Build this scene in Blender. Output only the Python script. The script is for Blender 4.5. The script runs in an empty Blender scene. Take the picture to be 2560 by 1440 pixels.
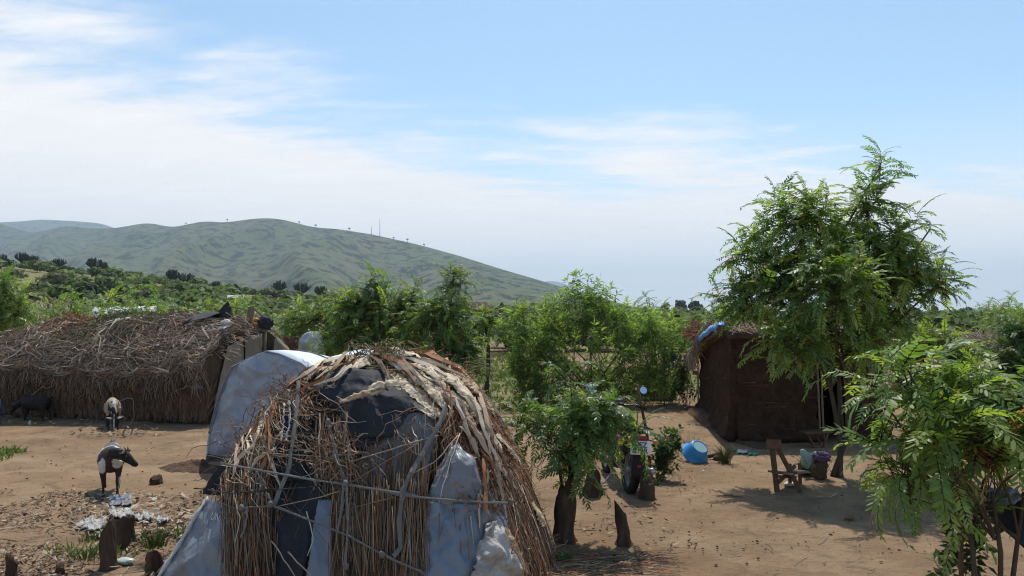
import bpy, bmesh, math, random
import numpy as np
from mathutils import Vector, Matrix
from mathutils import noise as mnoise
from mathutils.bvhtree import BVHTree

rng = np.random.default_rng(7)
random.seed(7)
scene = bpy.context.scene
COL = scene.collection

# ------------------------------------------------------------------ camera
FOC = 1934.0                     # focal length in photograph pixels (2560 wide)
EYE = 2.25                       # eye height above the yard
PITCH = math.atan(65 / FOC)
cam_d = bpy.data.cameras.new('camera')
cam_d.sensor_width = 36.0
cam_d.lens = 36.0 * FOC / 2560
cam_d.clip_start = 0.1
cam_d.clip_end = 60000
cam = bpy.data.objects.new('camera', cam_d)
cam.location = (0, 0, EYE)
cam.rotation_euler = (math.pi / 2 + PITCH, 0, 0)
COL.objects.link(cam)
scene.camera = cam

# ------------------------------------------------------------------ sky and sun
SUN_EL, SUN_AZ = math.radians(60), math.radians(5)      # azimuth from straight ahead towards the right
world = bpy.data.worlds.new('World')
scene.world = world
world.use_nodes = True
wn, wl = world.node_tree.nodes, world.node_tree.links
wn.clear()


def wnode(t, **kw):
    n = wn.new(t)
    for k, v in kw.items():
        setattr(n, k, v)
    return n


def wmath(op, a, b=None, c=None, clamp=False):
    n = wn.new('ShaderNodeMath')
    n.operation = op
    n.use_clamp = clamp
    for i, x in enumerate((a, b, c)):
        if x is None:
            continue
        if isinstance(x, (int, float)):
            n.inputs[i].default_value = x
        else:
            wl.new(x, n.inputs[i])
    return n.outputs[0]


sky = wnode('ShaderNodeTexSky', sky_type='NISHITA', sun_disc=False, sun_elevation=SUN_EL, sun_rotation=SUN_AZ,
            altitude=900, air_density=1.0, dust_density=1.2, ozone_density=1.6)
tc = wnode('ShaderNodeTexCoord')
sep = wnode('ShaderNodeSeparateXYZ')
wl.new(tc.outputs['Generated'], sep.inputs[0])
zz = wmath('ADD', wmath('MAXIMUM', sep.outputs[2], 0.0), 0.1)
px_ = wmath('DIVIDE', sep.outputs[0], zz)
py_ = wmath('DIVIDE', sep.outputs[1], zz)
comb = wnode('ShaderNodeCombineXYZ')
wl.new(px_, comb.inputs[0]); wl.new(py_, comb.inputs[1])


def wnoise(scale, detail, rough, dist, off, stretch=(1, 1, 1), rot=0.0):
    m = wnode('ShaderNodeMapping')
    m.inputs['Location'].default_value = off
    m.inputs['Scale'].default_value = stretch
    m.inputs['Rotation'].default_value = (0, 0, rot)
    wl.new(comb.outputs[0], m.inputs[0])
    n = wnode('ShaderNodeTexNoise', noise_dimensions='3D')
    n.inputs['Scale'].default_value = scale
    n.inputs['Detail'].default_value = detail
    n.inputs['Roughness'].default_value = rough
    n.inputs['Distortion'].default_value = dist
    wl.new(m.outputs[0], n.inputs['Vector'])
    return n.outputs[0]


# a bank of thin cloud lying beyond a slanting edge, broken up by noise
ax = wmath('SQRT', wmath('ADD', wmath('MULTIPLY', px_, px_), 0.25))
half = wmath('MULTIPLY', wmath('SUBTRACT', ax, px_), 0.46)
bank = wmath('ADD', wmath('SUBTRACT', py_, 3.02), half)
n1 = wnoise(0.95, 7, 0.55, 0.35, (3.1, 1.7, 0.4), (0.8, 1.25, 1), 0.35)
n2 = wnoise(4.5, 5, 0.6, 0.5, (0.3, 5.1, 1.4), (0.6, 1.6, 1), 0.3)
cl = wmath('ADD', wmath('MULTIPLY', bank, 0.80), wmath('MULTIPLY', wmath('SUBTRACT', n1, 0.5), 2.7))
cl = wmath('ADD', cl, wmath('MULTIPLY', wmath('SUBTRACT', n2, 0.5), 0.85))
ramp = wnode('ShaderNodeMapRange', interpolation_type='SMOOTHERSTEP')
ramp.inputs['From Min'].default_value = -0.20
ramp.inputs['From Max'].default_value = 0.9
ramp.inputs['To Max'].default_value = 0.93
wl.new(cl, ramp.inputs[0])
low = wnode('ShaderNodeMapRange', interpolation_type='SMOOTHSTEP')      # pale air near the horizon, all round
low.inputs['From Min'].default_value = 0.0
low.inputs['From Max'].default_value = 0.26
low.inputs['To Min'].default_value = 0.88
low.inputs['To Max'].default_value = 0.0
wl.new(sep.outputs[2], low.inputs[0])
cfac = wmath('MAXIMUM', ramp.outputs[0], low.outputs[0])
skymul = wnode('ShaderNodeMix', data_type='RGBA', blend_type='MULTIPLY')
skymul.inputs['Factor'].default_value = 1.0
SKYCOL = (0.95, 1.06, 1.00, 1)
skymul.inputs[7].default_value = SKYCOL
wl.new(sky.outputs[0], skymul.inputs[6])
CLOUD = 6.9
shade = wmath('ADD', 0.90, wmath('MULTIPLY', n2, 0.16))
ccol = wnode('ShaderNodeMix', data_type='RGBA', blend_type='MULTIPLY')
ccol.inputs['Factor'].default_value = 1.0
ccol.inputs[6].default_value = (CLOUD * 1.05, CLOUD * 1.0, CLOUD * .955, 1)
wl.new(shade, ccol.inputs[7])
mixc = wnode('ShaderNodeMix', data_type='RGBA')
wl.new(cfac, mixc.inputs[0])
wl.new(skymul.outputs[2], mixc.inputs[6])
wl.new(ccol.outputs[2], mixc.inputs[7])
bg = wnode('ShaderNodeBackground')
bg.inputs['Strength'].default_value = 0.13
wl.new(mixc.outputs[2], bg.inputs[0])
wo = wnode('ShaderNodeOutputWorld')
wl.new(bg.outputs[0], wo.inputs['Surface'])

sun_d = bpy.data.lights.new('sun', 'SUN')
sun_d.energy = 3.7
sun_d.angle = math.radians(0.53)
sun_d.color = (1.0, 0.95, 0.87)
sun = bpy.data.objects.new('sun', sun_d)
sdir = Vector((math.sin(SUN_AZ) * math.cos(SUN_EL), math.cos(SUN_AZ) * math.cos(SUN_EL), math.sin(SUN_EL)))
sun.rotation_euler = sdir.to_track_quat('Z', 'Y').to_euler()
sun.location = (20, 60, 90)
COL.objects.link(sun)

scene.view_settings.view_transform = 'Standard'
scene.view_settings.look = 'None'
scene.view_settings.exposure = 0.35
scene.view_settings.gamma = 1.0
scene.view_settings.use_curve_mapping = False
scene.render.engine = 'CYCLES'
cy = scene.cycles
cy.use_denoising = True
cy.max_bounces = 7
cy.diffuse_bounces = 4
cy.glossy_bounces = 2
cy.transmission_bounces = 4
cy.transparent_max_bounces = 8
cy.volume_bounces = 1
cy.caustics_reflective = False
cy.caustics_refractive = False
cy.sample_clamp_indirect = 6.0
cy.filter_width = 1.15
cy.denoising_prefilter = 'FAST'


# ------------------------------------------------------------------ places
CP, SP = math.cos(PITCH), math.sin(PITCH)


def ray(px, py):
    x, y, z = (px - 1280) / FOC, (720 - py) / FOC, -1.0
    a = math.pi / 2 + PITCH
    return Vector((x, y * math.cos(a) - z * math.sin(a), y * math.sin(a) + z * math.cos(a)))


def at(px, py, Y):
    d = ray(px, py)
    return Vector((0, 0, EYE)) + d * (Y / d.y)


def gnd(px, py, z=0.0):
    d = ray(px, py)
    return Vector((0, 0, EYE)) + d * ((z - EYE) / d.z)


def sstep(a, b, x):
    t = np.clip((x - a) / (b - a), 0, 1)
    return t * t * (3 - 2 * t)


RIDX = np.array([-400, -145, -100, -55, 0, 60, 116, 400])
RIDZ = np.array([20, 14.8, 10.0, 5.2, 2.2, 0.9, 0.5, 0.5])


def terr(x, y):
    x = np.asarray(x, float); y = np.asarray(y, float)
    yy = np.maximum(y, 1.0)
    a = x / yy * 220.0
    r = np.interp(a, RIDX, RIDZ) * sstep(34, 215, y) * (1 - sstep(240, 900, y))
    u = 0.020 * np.sin(x * 1.3 + 0.6 * y) * np.sin(y * 0.9 - 0.4 * x) + 0.012 * np.sin(x * 3.1 + 1.0) * np.sin(y * 2.7)
    far = 0.5 * sstep(30, 90, y) * (np.sin(x * 0.11 + 1) * np.sin(y * 0.07)) * (1 - sstep(300, 900, y))
    return r + u + far


def tz(x, y):
    return float(terr(x, y))


# ------------------------------------------------------------------ mesh helpers
class Geo:
    def __init__(self):
        self.V, self.F, self.C, self.n = [], [], [], 0

    def add(self, V, F, c=(1, 1, 1)):
        V = np.asarray(V, float).reshape(-1, 3)
        F = np.asarray(F, np.int64)
        C = np.asarray(c, float)
        if C.ndim == 1:
            C = np.broadcast_to(C, (len(V), 3))
        self.V.append(V); self.F.append(F + self.n); self.C.append(C)
        self.n += len(V)
        return self

    def mesh(self, name, smooth=True):
        V = np.concatenate(self.V); C = np.concatenate(self.C)
        me = bpy.data.meshes.new(name)
        me.vertices.add(len(V))
        me.vertices.foreach_set('co', V.astype(np.float32).ravel())
        loops = np.concatenate([f.ravel() for f in self.F])
        tot = np.concatenate([np.full(len(f), f.shape[1]) for f in self.F])
        start = np.concatenate([[0], np.cumsum(tot)[:-1]])
        me.loops.add(len(loops))
        me.loops.foreach_set('vertex_index', loops.astype(np.int32))
        me.polygons.add(len(tot))
        me.polygons.foreach_set('loop_start', start.astype(np.int32))
        me.update(calc_edges=True)
        at_ = me.attributes.new('col', 'FLOAT_COLOR', 'POINT')
        at_.data.foreach_set('color', np.hstack([C, np.ones((len(C), 1))]).astype(np.float32).ravel())
        if smooth:
            me.shade_smooth()
        else:
            me.shade_flat()
        return me


def obj(name, geo, m, parent=None, smooth=True, label=None, kind=None):
    me = geo.mesh(name, smooth) if isinstance(geo, Geo) else geo
    o = bpy.data.objects.new(name, me)
    COL.objects.link(o)
    if m is not None:
        me.materials.clear()
        me.materials.append(m)
    if parent is not None:
        o.parent = parent
        if parent.type == 'EMPTY':
            o.matrix_parent_inverse = Matrix.Translation(-parent.location)
        elif parent.parent is not None:
            pass
    if label:
        o['label'] = label
    if kind:
        o['kind'] = kind
    return o


def thing(name, label, cat, loc=(0, 0, 0), group=None):
    o = bpy.data.objects.new(name, None)
    o.empty_display_size = 0.2
    COL.objects.link(o)
    o.location = loc
    o['label'] = label
    o['category'] = cat
    if group:
        o['group'] = group
    return o


def tag(o, label, cat, group=None, kind=None):
    o['label'] = label
    if cat:
        o['category'] = cat
    if group:
        o['group'] = group
    if kind:
        o['kind'] = kind
    return o


def copy_tree(root, loc, rotz=0.0, scale=1.0, label=None):
    r = root.copy()
    COL.objects.link(r)
    r.location = loc
    r.rotation_euler = (0, 0, rotz)
    r.scale = (scale, scale, scale) if isinstance(scale, (int, float)) else scale
    if label:
        r['label'] = label
    for ch in list(root.children):
        c = ch.copy(); COL.objects.link(c); c.parent = r
        for g in ch.children:
            d = g.copy(); COL.objects.link(d); d.parent = c
    return r


def nrm(a):
    return a / np.maximum(np.linalg.norm(a, axis=-1, keepdims=True), 1e-9)


def strands(P, r0, r1, sides=3, cap=False):
    """P (N,k,3) paths -> tapered tubes"""
    P = np.asarray(P, float)
    if P.ndim == 2:
        P = P[None]
    N, k, _ = P.shape
    T = np.gradient(P, axis=1)
    T = nrm(T)
    ref = np.broadcast_to(np.array([0.31, 0.17, 0.93]), T.shape).copy()
    par = np.abs((T * ref).sum(-1)) > 0.92
    ref[par] = (1, 0.1, 0)
    n1 = nrm(np.cross(T, ref)); n2 = np.cross(T, n1)
    r0 = np.broadcast_to(np.asarray(r0, float), (N,)); r1 = np.broadcast_to(np.asarray(r1, float), (N,))
    s = np.linspace(0, 1, k)
    R = r0[:, None] * (1 - s) + r1[:, None] * s
    a = np.arange(sides) * 2 * math.pi / sides
    V = (P[:, :, None, :] + R[:, :, None, None] * (np.cos(a)[None, None, :, None] * n1[:, :, None, :] + np.sin(a)[None, None, :, None] * n2[:, :, None, :]))
    V = V.reshape(-1, 3)
    i = np.arange(N)[:, None, None] * (k * sides)
    j = np.arange(k - 1)[None, :, None] * sides
    q = np.arange(sides)[None, None, :]
    q2 = (q + 1) % sides
    F = np.stack([i + j + q, i + j + q2, i + j + sides + q2, i + j + sides + q], -1).reshape(-1, 4)
    return V, F


def tube(pts, radii, sides=8, cap=True):
    P = np.asarray([list(p) for p in pts], float)
    k = len(P)
    T = nrm(np.gradient(P, axis=0))
    R = np.broadcast_to(np.asarray(radii, float), (k,))
    n1 = np.cross(T[0], (0.3, 0.2, 0.93))
    if np.linalg.norm(n1) < 0.2:
        n1 = np.cross(T[0], (1, 0, 0))
    V = []
    a = np.arange(sides) * 2 * math.pi / sides
    for i in range(k):
        n1 = n1 - T[i] * np.dot(n1, T[i]); n1 = n1 / np.linalg.norm(n1)
        n2 = np.cross(T[i], n1)
        V.append(P[i] + R[i] * (np.cos(a)[:, None] * n1 + np.sin(a)[:, None] * n2))
    V = np.concatenate(V)
    j = np.arange(k - 1)[:, None] * sides
    q = np.arange(sides)[None]
    F = np.stack([j + q, j + (q + 1) % sides, j + sides + (q + 1) % sides, j + sides + q], -1).reshape(-1, 4)
    return V, F


def add_tube(g, pts, radii, sides=8, c=(1, 1, 1), cap=True):
    V, F = tube(pts, radii, sides)
    n0 = g.n
    g.add(V, F, c)
    if cap:
        k = len(pts)
        g.F.append(np.array([list(range(sides))[::-1]]) + n0)
        g.F.append(np.array([list(range((k - 1) * sides, k * sides))]) + n0)
    return g


def slab(G, thick, c=(1, 1, 1), g=None):
    """closed thin sheet from a grid of points (a,b,3)"""
    G = np.asarray(G, float)
    a, b, _ = G.shape
    du = np.gradient(G, axis=0); dv = np.gradient(G, axis=1)
    N = nrm(np.cross(du, dv))
    V = np.concatenate([(G + N * thick / 2).reshape(-1, 3), (G - N * thick / 2).reshape(-1, 3)])
    i = np.arange(a - 1)[:, None] * b + np.arange(b - 1)[None]
    top = np.stack([i, i + b, i + b + 1, i + 1], -1).reshape(-1, 4)
    n = a * b
    bot = (top + n)[:, ::-1]
    per = list(range(b)) + [r * b + b - 1 for r in range(1, a)] + [(a - 1) * b + c_ for c_ in range(b - 2, -1, -1)] + [r * b for r in range(a - 2, 0, -1)]
    per = np.array(per); nx = np.roll(per, -1)
    side = np.stack([per, nx, nx + n, per + n], -1)
    g = g or Geo()
    C = np.asarray(c, float)
    if C.ndim == 3:
        C = np.concatenate([C.reshape(-1, 3)] * 2)
    g.add(V, np.concatenate([top, bot, side]), C)
    return g


def box(g, cx, cy, cz, sx, sy, sz, rz=0.0, c=(1, 1, 1), M=None, bev=0.0):
    """box with chamfered edges"""
    b = bev
    if b <= 0:
        V = np.array([(x, y, z) for x in (-1, 1) for y in (-1, 1) for z in (-1, 1)], float) * (sx / 2, sy / 2, sz / 2)
        F = np.array([(0, 1, 3, 2), (4, 6, 7, 5), (0, 4, 5, 1), (2, 3, 7, 6), (0, 2, 6, 4), (1, 5, 7, 3)])
        if M is None:
            M = Matrix.Translation((cx, cy, cz)) @ Matrix.Rotation(rz, 4, 'Z')
        A = np.array(M)
        g.add(V @ A[:3, :3].T + A[:3, 3], F, c)
        return g
    bm = bmesh.new()
    bmesh.ops.create_cube(bm, size=1.0)
    for v in bm.verts:
        v.co = Vector((v.co.x * sx, v.co.y * sy, v.co.z * sz))
    bmesh.ops.bevel(bm, geom=list(bm.edges), offset=b, segments=1, affect='EDGES')
    if M is None:
        M = Matrix.Translation((cx, cy, cz)) @ Matrix.Rotation(rz, 4, 'Z')
    add_bm(g, bm, M, c)
    return g


def add_bm(g, bm, M=None, c=(1, 1, 1)):
    bm.verts.index_update()
    V = np.array([v.co[:] for v in bm.verts])
    if M is not None:
        A = np.array(M)
        V = V @ A[:3, :3].T + A[:3, 3]
    n0 = g.n
    by = {}
    for f in bm.faces:
        by.setdefault(len(f.verts), []).append([v.index for v in f.verts])
    first = True
    for k, fs in by.items():
        if first:
            g.add(V, np.array(fs), c); first = False
        else:
            g.F.append(np.array(fs) + n0)
    bm.free()
    return g


def plank(g, p0, p1, w, t, up=(0, 0, 1), c=(1, 1, 1), bev=0.004):
    """squared timber from p0 to p1, w across, t thick along 'up'"""
    p0, p1 = Vector(p0), Vector(p1)
    X = (p1 - p0); L = X.length; X.normalize()
    Z = Vector(up) - X * Vector(up).dot(X)
    if Z.length < 1e-4:
        Z = Vector((0, 1, 0)) - X * X.y
    Z.normalize(); Y = Z.cross(X)
    M = Matrix((X, Y, Z)).transposed().to_4x4()
    M.translation = (p0 + p1) / 2
    box(g, 0, 0, 0, L, w, t, c=c, M=M, bev=bev)
    return g


def lathe(g, prof, sides=20, M=None, c=(1, 1, 1)):
    """prof: [(r,z)...]"""
    a = np.arange(sides) * 2 * math.pi / sides
    V = np.concatenate([np.stack([r * np.cos(a), r * np.sin(a), np.full(sides, z)], -1) for r, z in prof])
    if M is not None:
        A = np.array(M); V = V @ A[:3, :3].T + A[:3, 3]
    k = len(prof)
    j = np.arange(k - 1)[:, None] * sides; q = np.arange(sides)[None]
    F = np.stack([j + q, j + (q + 1) % sides, j + sides + (q + 1) % sides, j + sides + q], -1).reshape(-1, 4)
    g.add(V, F, c)
    return g


def lumpy(g, c0, rad, seed=0, amp=0.25, sub=3, c=(1, 1, 1), flat=None, freq=1.6):
    bm = bmesh.new()
    bmesh.ops.create_icosphere(bm, subdivisions=sub, radius=1.0)
    for v in bm.verts:
        k = 1 + amp * mnoise.noise(v.co * freq + Vector((seed * 7.3, seed * 1.9, seed)))
        v.co = Vector((v.co.x * rad[0] * k, v.co.y * rad[1] * k, v.co.z * rad[2] * k))
        if flat is not None:
            v.co.z = max(v.co.z, flat)
    add_bm(g, bm, Matrix.Translation(c0), c)
    return g


def vnoise(P, f, seed=0.0):
    P = np.asarray(P, float).reshape(-1, 3)
    return np.array([mnoise.noise(Vector(p) * f + Vector((seed, seed * 2.1, seed * 0.7))) for p in P])


# ------------------------------------------------------------------ materials
def mat(name, color=(0.5, 0.5, 0.5), attr=False, rough=0.85, spec=0.3, metal=0.0, var=None, bump=None, transl=0.0,
        tcol=None, rnd=0.0, hue2=None, stretch=None, coord='Object', coat=0.0, bump2=None, stain=None, crinkle=None):
    m = bpy.data.materials.new(name)
    m.use_nodes = True
    nt = m.node_tree
    N, L = nt.nodes, nt.links
    N.clear()
    out = N.new('ShaderNodeOutputMaterial')
    p = N.new('ShaderNodeBsdfPrincipled')
    p.inputs['Roughness'].default_value = rough
    p.inputs['Specular IOR Level'].default_value = spec
    p.inputs['Metallic'].default_value = metal
    p.inputs['Coat Weight'].default_value = coat
    tcn = N.new('ShaderNodeTexCoord')
    vec = tcn.outputs[coord]
    if stretch:
        mp = N.new('ShaderNodeMapping'); mp.inputs['Scale'].default_value = stretch
        L.new(vec, mp.inputs[0]); vec = mp.outputs[0]

    def nz(scale, det=4, rg=0.55, dist=0.0):
        n = N.new('ShaderNodeTexNoise')
        n.inputs['Scale'].default_value = scale; n.inputs['Detail'].default_value = det
        n.inputs['Roughness'].default_value = rg; n.inputs['Distortion'].default_value = dist
        L.new(vec, n.inputs['Vector'])
        return n.outputs[0]

    def mixcol(mode, fac, a, b):
        x = N.new('ShaderNodeMix'); x.data_type = 'RGBA'; x.blend_type = mode
        for s, v in ((0, fac), (6, a), (7, b)):
            if isinstance(v, (int, float)):
                x.inputs[s].default_value = v
            elif isinstance(v, tuple):
                x.inputs[s].default_value = (*v, 1) if len(v) == 3 else v
            else:
                L.new(v, x.inputs[s])
        return x.outputs[2]

    def rng_(v, a, b, c, d):
        r = N.new('ShaderNodeMapRange')
        r.inputs[1].default_value = a; r.inputs[2].default_value = b
        r.inputs[3].default_value = c; r.inputs[4].default_value = d
        L.new(v, r.inputs[0])
        return r.outputs[0]
    if attr:
        a = N.new('ShaderNodeAttribute'); a.attribute_name = 'col'
        col = a.outputs['Color']
    else:
        r = N.new('ShaderNodeRGB'); r.outputs[0].default_value = (*color, 1)
        col = r.outputs[0]
    if hue2:                                   # second colour patched in by noise
        f = rng_(nz(hue2[1], 5, 0.6, 0.3), hue2[2], hue2[3], 0.0, 1.0)
        col = mixcol('MIX', f, col, hue2[0])
    if stain:
        f = rng_(nz(stain[1], 6, 0.65, 0.8), stain[2], stain[3], 0.0, stain[4])
        col = mixcol('MIX', f, col, stain[0])
    if var:
        f = rng_(nz(var[0], 6, 0.6), 0.25, 0.75, 1 - var[1], 1 + var[1])
        col = mixcol('MULTIPLY', 1.0, col, f)
    if rnd:
        oi = N.new('ShaderNodeObjectInfo')
        f = rng_(oi.outputs['Random'], 0, 1, 1 - rnd, 1 + rnd)
        col = mixcol('MULTIPLY', 1.0, col, f)
    L.new(col, p.inputs['Base Color'])
    if bump:
        b = N.new('ShaderNodeBump')
        b.inputs['Strength'].default_value = bump[1]; b.inputs['Distance'].default_value = bump[2]
        L.new(nz(bump[0], 6, 0.62), b.inputs['Height'])
        nrmo = b.outputs[0]
        if bump2:
            b2 = N.new('ShaderNodeBump')
            b2.inputs['Strength'].default_value = bump2[1]; b2.inputs['Distance'].default_value = bump2[2]
            L.new(nz(bump2[0], 5, 0.6, 0.6), b2.inputs['Height'])
            L.new(nrmo, b2.inputs['Normal'])
            nrmo = b2.outputs[0]
        if crinkle:
            wpn = N.new('ShaderNodeTexNoise'); wpn.inputs['Scale'].default_value = crinkle[0] * 0.6; wpn.inputs['Detail'].default_value = 2
            L.new(vec, wpn.inputs['Vector'])
            mxv = N.new('ShaderNodeVectorMath'); mxv.operation = 'MULTIPLY_ADD'; L.new(wpn.outputs['Color'], mxv.inputs[0]); mxv.inputs[1].default_value = (0.16, 0.16, 0.16); L.new(vec, mxv.inputs[2])
            vo = N.new('ShaderNodeTexVoronoi'); vo.inputs['Scale'].default_value = crinkle[0]; vo.feature = 'F1'
            L.new(mxv.outputs[0], vo.inputs['Vector'])
            b3 = N.new('ShaderNodeBump'); b3.inputs['Strength'].default_value = crinkle[1]; b3.inputs['Distance'].default_value = crinkle[2]
            L.new(vo.outputs['Distance'], b3.inputs['Height']); L.new(nrmo, b3.inputs['Normal']); nrmo = b3.outputs[0]
        L.new(nrmo, p.inputs['Normal'])
    sh = p.outputs[0]
    if transl > 0:
        t = N.new('ShaderNodeBsdfTranslucent')
        if tcol:
            L.new(mixcol('MULTIPLY', 1.0, col, tcol), t.inputs[0])
        else:
            L.new(col, t.inputs[0])
        mx = N.new('ShaderNodeMixShader'); mx.inputs[0].default_value = transl
        L.new(p.outputs[0], mx.inputs[1]); L.new(t.outputs[0], mx.inputs[2])
        sh = mx.outputs[0]
    L.new(sh, out.inputs['Surface'])
    return m


MT = {}
MT['leaf'] = mat('leaf_green', attr=True, rough=0.45, spec=0.42, transl=0.50, tcol=(1.5, 1.5, 0.5), rnd=0.16)
MT['leaf_far'] = mat('leaf_far', attr=True, rough=0.7, spec=0.15, transl=0.28, tcol=(1.2, 1.25, 0.6), rnd=0.22)
MT['bark'] = mat('bark', (0.085, 0.062, 0.046), rough=0.95, spec=0.1, var=(9, 0.35), bump=(28, 0.7, 0.02), stretch=(1, 1, 0.35))
MT['stump'] = mat('charred_stump', (0.075, 0.050, 0.036), rough=0.95, spec=0.1, var=(7, 0.45), bump=(22, 1.0, 0.03), stretch=(1, 1, 0.3), hue2=((0.16, 0.12, 0.09), 5, 0.55, 0.75))
MT['straw'] = mat('straw', attr=True, rough=0.8, spec=0.2, var=(3.0, 0.18))
MT['thatch_under'] = mat('thatch_under', (0.10, 0.073, 0.05), rough=0.95, spec=0.05, var=(5, 0.4), bump=(30, 1.0, 0.05), stretch=(1, 1, 0.4))
MT['wood'] = mat('weathered_wood', (0.21, 0.155, 0.11), rough=0.85, spec=0.2, var=(6, 0.35), bump=(30, 0.5, 0.006), stretch=(1, 1, 0.3))
MT['wood_dark'] = mat('brown_wood', (0.115, 0.060, 0.034), rough=0.75, spec=0.25, var=(7, 0.35), bump=(25, 0.5, 0.006))
MT['tarp'] = mat('silver_blue_tarp', (0.175, 0.208, 0.26), rough=0.42, spec=0.4, var=(2.2, 0.12), bump=(9, 0.3, 0.012), bump2=(2.6, 0.35, 0.06), crinkle=(4.5, 0.55, 0.06), stain=((0.17, 0.16, 0.155), 1.6, 0.52, 0.8, 0.55))
MT['tarp_tent'] = mat('tent_tarp_shaded', (0.225, 0.268, 0.335), rough=0.4, spec=0.45, var=(2.2, 0.10), bump=(9, 0.3, 0.012), bump2=(2.6, 0.35, 0.06), crinkle=(2.6, 0.7, 0.12), stain=((0.20, 0.19, 0.185), 1.3, 0.55, 0.8, 0.5))  # darker copy of the tent tarpaulin, its shade put into the colour
MT['tarp_grey'] = mat('dirty_grey_tarp', (0.185, 0.195, 0.215), rough=0.42, spec=0.4, var=(3.0, 0.15), bump=(16, 0.35, 0.010), bump2=(4, 0.4, 0.04), crinkle=(7.0, 0.6, 0.05), stain=((0.12, 0.10, 0.08), 2.1, 0.5, 0.75, 0.75))
MT['tarp_tan'] = mat('tan_sheeting', (0.27, 0.235, 0.19), rough=0.85, spec=0.15, var=(2.5, 0.18), bump=(14, 0.4, 0.015), bump2=(4, 0.5, 0.05), stain=((0.21, 0.15, 0.10), 1.5, 0.5, 0.75, 0.7))
MT['tarp_white'] = mat('white_sheeting', (0.50, 0.50, 0.50), rough=0.5, spec=0.3, var=(2.0, 0.1), bump=(10, 0.3, 0.02), stain=((0.35, 0.30, 0.25), 1.8, 0.55, 0.8, 0.6))
MT['tarp_blue'] = mat('blue_tarp', (0.10, 0.28, 0.62), rough=0.4, spec=0.4, var=(3, 0.1), bump=(12, 0.3, 0.01))
MT['black_cloth'] = mat('black_cloth', (0.024, 0.026, 0.033), rough=0.75, spec=0.25, var=(4, 0.25), bump=(40, 0.2, 0.004), bump2=(5, 0.6, 0.05), stain=((0.06, 0.055, 0.05), 3, 0.55, 0.8, 0.5))
MT['sacking'] = mat('tan_bark_sheet', attr=True, rough=0.85, spec=0.15, var=(9, 0.22), bump=(45, 0.9, 0.010), bump2=(9, 0.4, 0.03))
MT['strap'] = mat('grey_rubber_strap', (0.145, 0.135, 0.12), rough=0.75, spec=0.3, var=(12, 0.25), bump=(40, 0.3, 0.003))
MT['mud'] = mat('mud_wall', (0.062, 0.038, 0.026), rough=0.97, spec=0.05, var=(4.5, 0.35), bump=(14, 1.0, 0.06), bump2=(3.0, 0.8, 0.10))
MT['soil'] = mat('loose_soil', (0.115, 0.076, 0.052), rough=0.97, spec=0.05, var=(9, 0.35), bump=(25, 1.0, 0.03))
MT['opening_shade'] = mat('painted_interior_shade', (0.02, 0.016, 0.014), rough=1.0, spec=0.0)  # near-black colour stands for the shade inside openings
MT['cloth'] = mat('coloured_cloth', attr=True, rough=0.9, spec=0.1, var=(8, 0.2), bump=(30, 0.3, 0.004))
MT['paint'] = mat('coloured_plastic', attr=True, rough=0.35, spec=0.45, var=(5, 0.08))
MT['rubber'] = mat('black_rubber', (0.018, 0.018, 0.019), rough=0.75, spec=0.25, var=(20, 0.2))
MT['steel'] = mat('grey_metal', (0.32, 0.32, 0.33), rough=0.4, spec=0.5, metal=0.8, var=(9, 0.2))
MT['blackmetal'] = mat('black_metal', (0.022, 0.022, 0.025), rough=0.4, spec=0.5, var=(9, 0.2))
MT['maroon'] = mat('maroon_paint', (0.15, 0.012, 0.035), rough=0.25, spec=0.5, coat=0.4, var=(6, 0.1))
MT['mirror'] = mat('mirror_glass', (0.9, 0.92, 0.95), rough=0.03, spec=0.5, metal=1.0)
MT['coat'] = mat('goat_coat', attr=True, rough=0.7, spec=0.25, var=(20, 0.22), bump=(70, 0.35, 0.006))
MT['horn'] = mat('horn', (0.16, 0.12, 0.09), rough=0.6, bump=(60, 0.4, 0.003))
MT['litter'] = mat('dry_litter', attr=True, rough=0.9, spec=0.1)
MT['rag_white'] = mat('dirty_white_rag', (0.40, 0.385, 0.36), rough=0.7, spec=0.2, var=(7, 0.25), bump=(25, 0.6, 0.02), crinkle=(9.0, 0.7, 0.05), stain=((0.16, 0.115, 0.08), 5.0, 0.48, 0.7, 0.8))
MT['grass'] = mat('grass_blades', attr=True, rough=0.6, spec=0.2, transl=0.3, tcol=(1.2, 1.25, 0.6))

# ================================================================== the setting
def cmix(a, b, f):
    f = np.asarray(f)[..., None]
    return np.asarray(a) * (1 - f) + np.asarray(b) * f


# ground: one sheet, fine near the yard and coarse towards the horizon
yl = np.concatenate([np.linspace(-8, 3.8, 14), np.linspace(4, 30, 210), 30 + np.cumsum(np.geomspace(0.2, 900, 90))])
xh = np.concatenate([np.linspace(0, 12, 76)[1:], 12 + np.cumsum(np.geomspace(0.25, 900, 78))])
xl = np.concatenate([-xh[::-1], [0], xh])
GX, GY = np.meshgrid(xl, yl)
GZ = terr(GX, GY)
near = (GY > 3.5) & (GY < 30) & (np.abs(GX) < 13)
nn = np.zeros(GX.shape)
pts = np.stack([GX[near], GY[near], 0 * GX[near]], -1)
nn[near] = vnoise(pts, 0.9, 3.0) * 0.02 + vnoise(pts, 3.2, 8.0) * 0.010
GZ = GZ + nn
big = np.sin(GX * 0.37 + 1.3 * np.sin(GY * 0.21)) * np.sin(GY * 0.29 + 0.8 * np.sin(GX * 0.17))
dirt = np.array([0.268, 0.178, 0.106]); dirt2 = np.array([0.205, 0.134, 0.080])
green = np.array([0.105, 0.155, 0.040]); dry = np.array([0.20, 0.19, 0.085])
col = cmix(dirt, dirt2, np.clip(0.5 + 0.6 * big, 0, 1))
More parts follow.
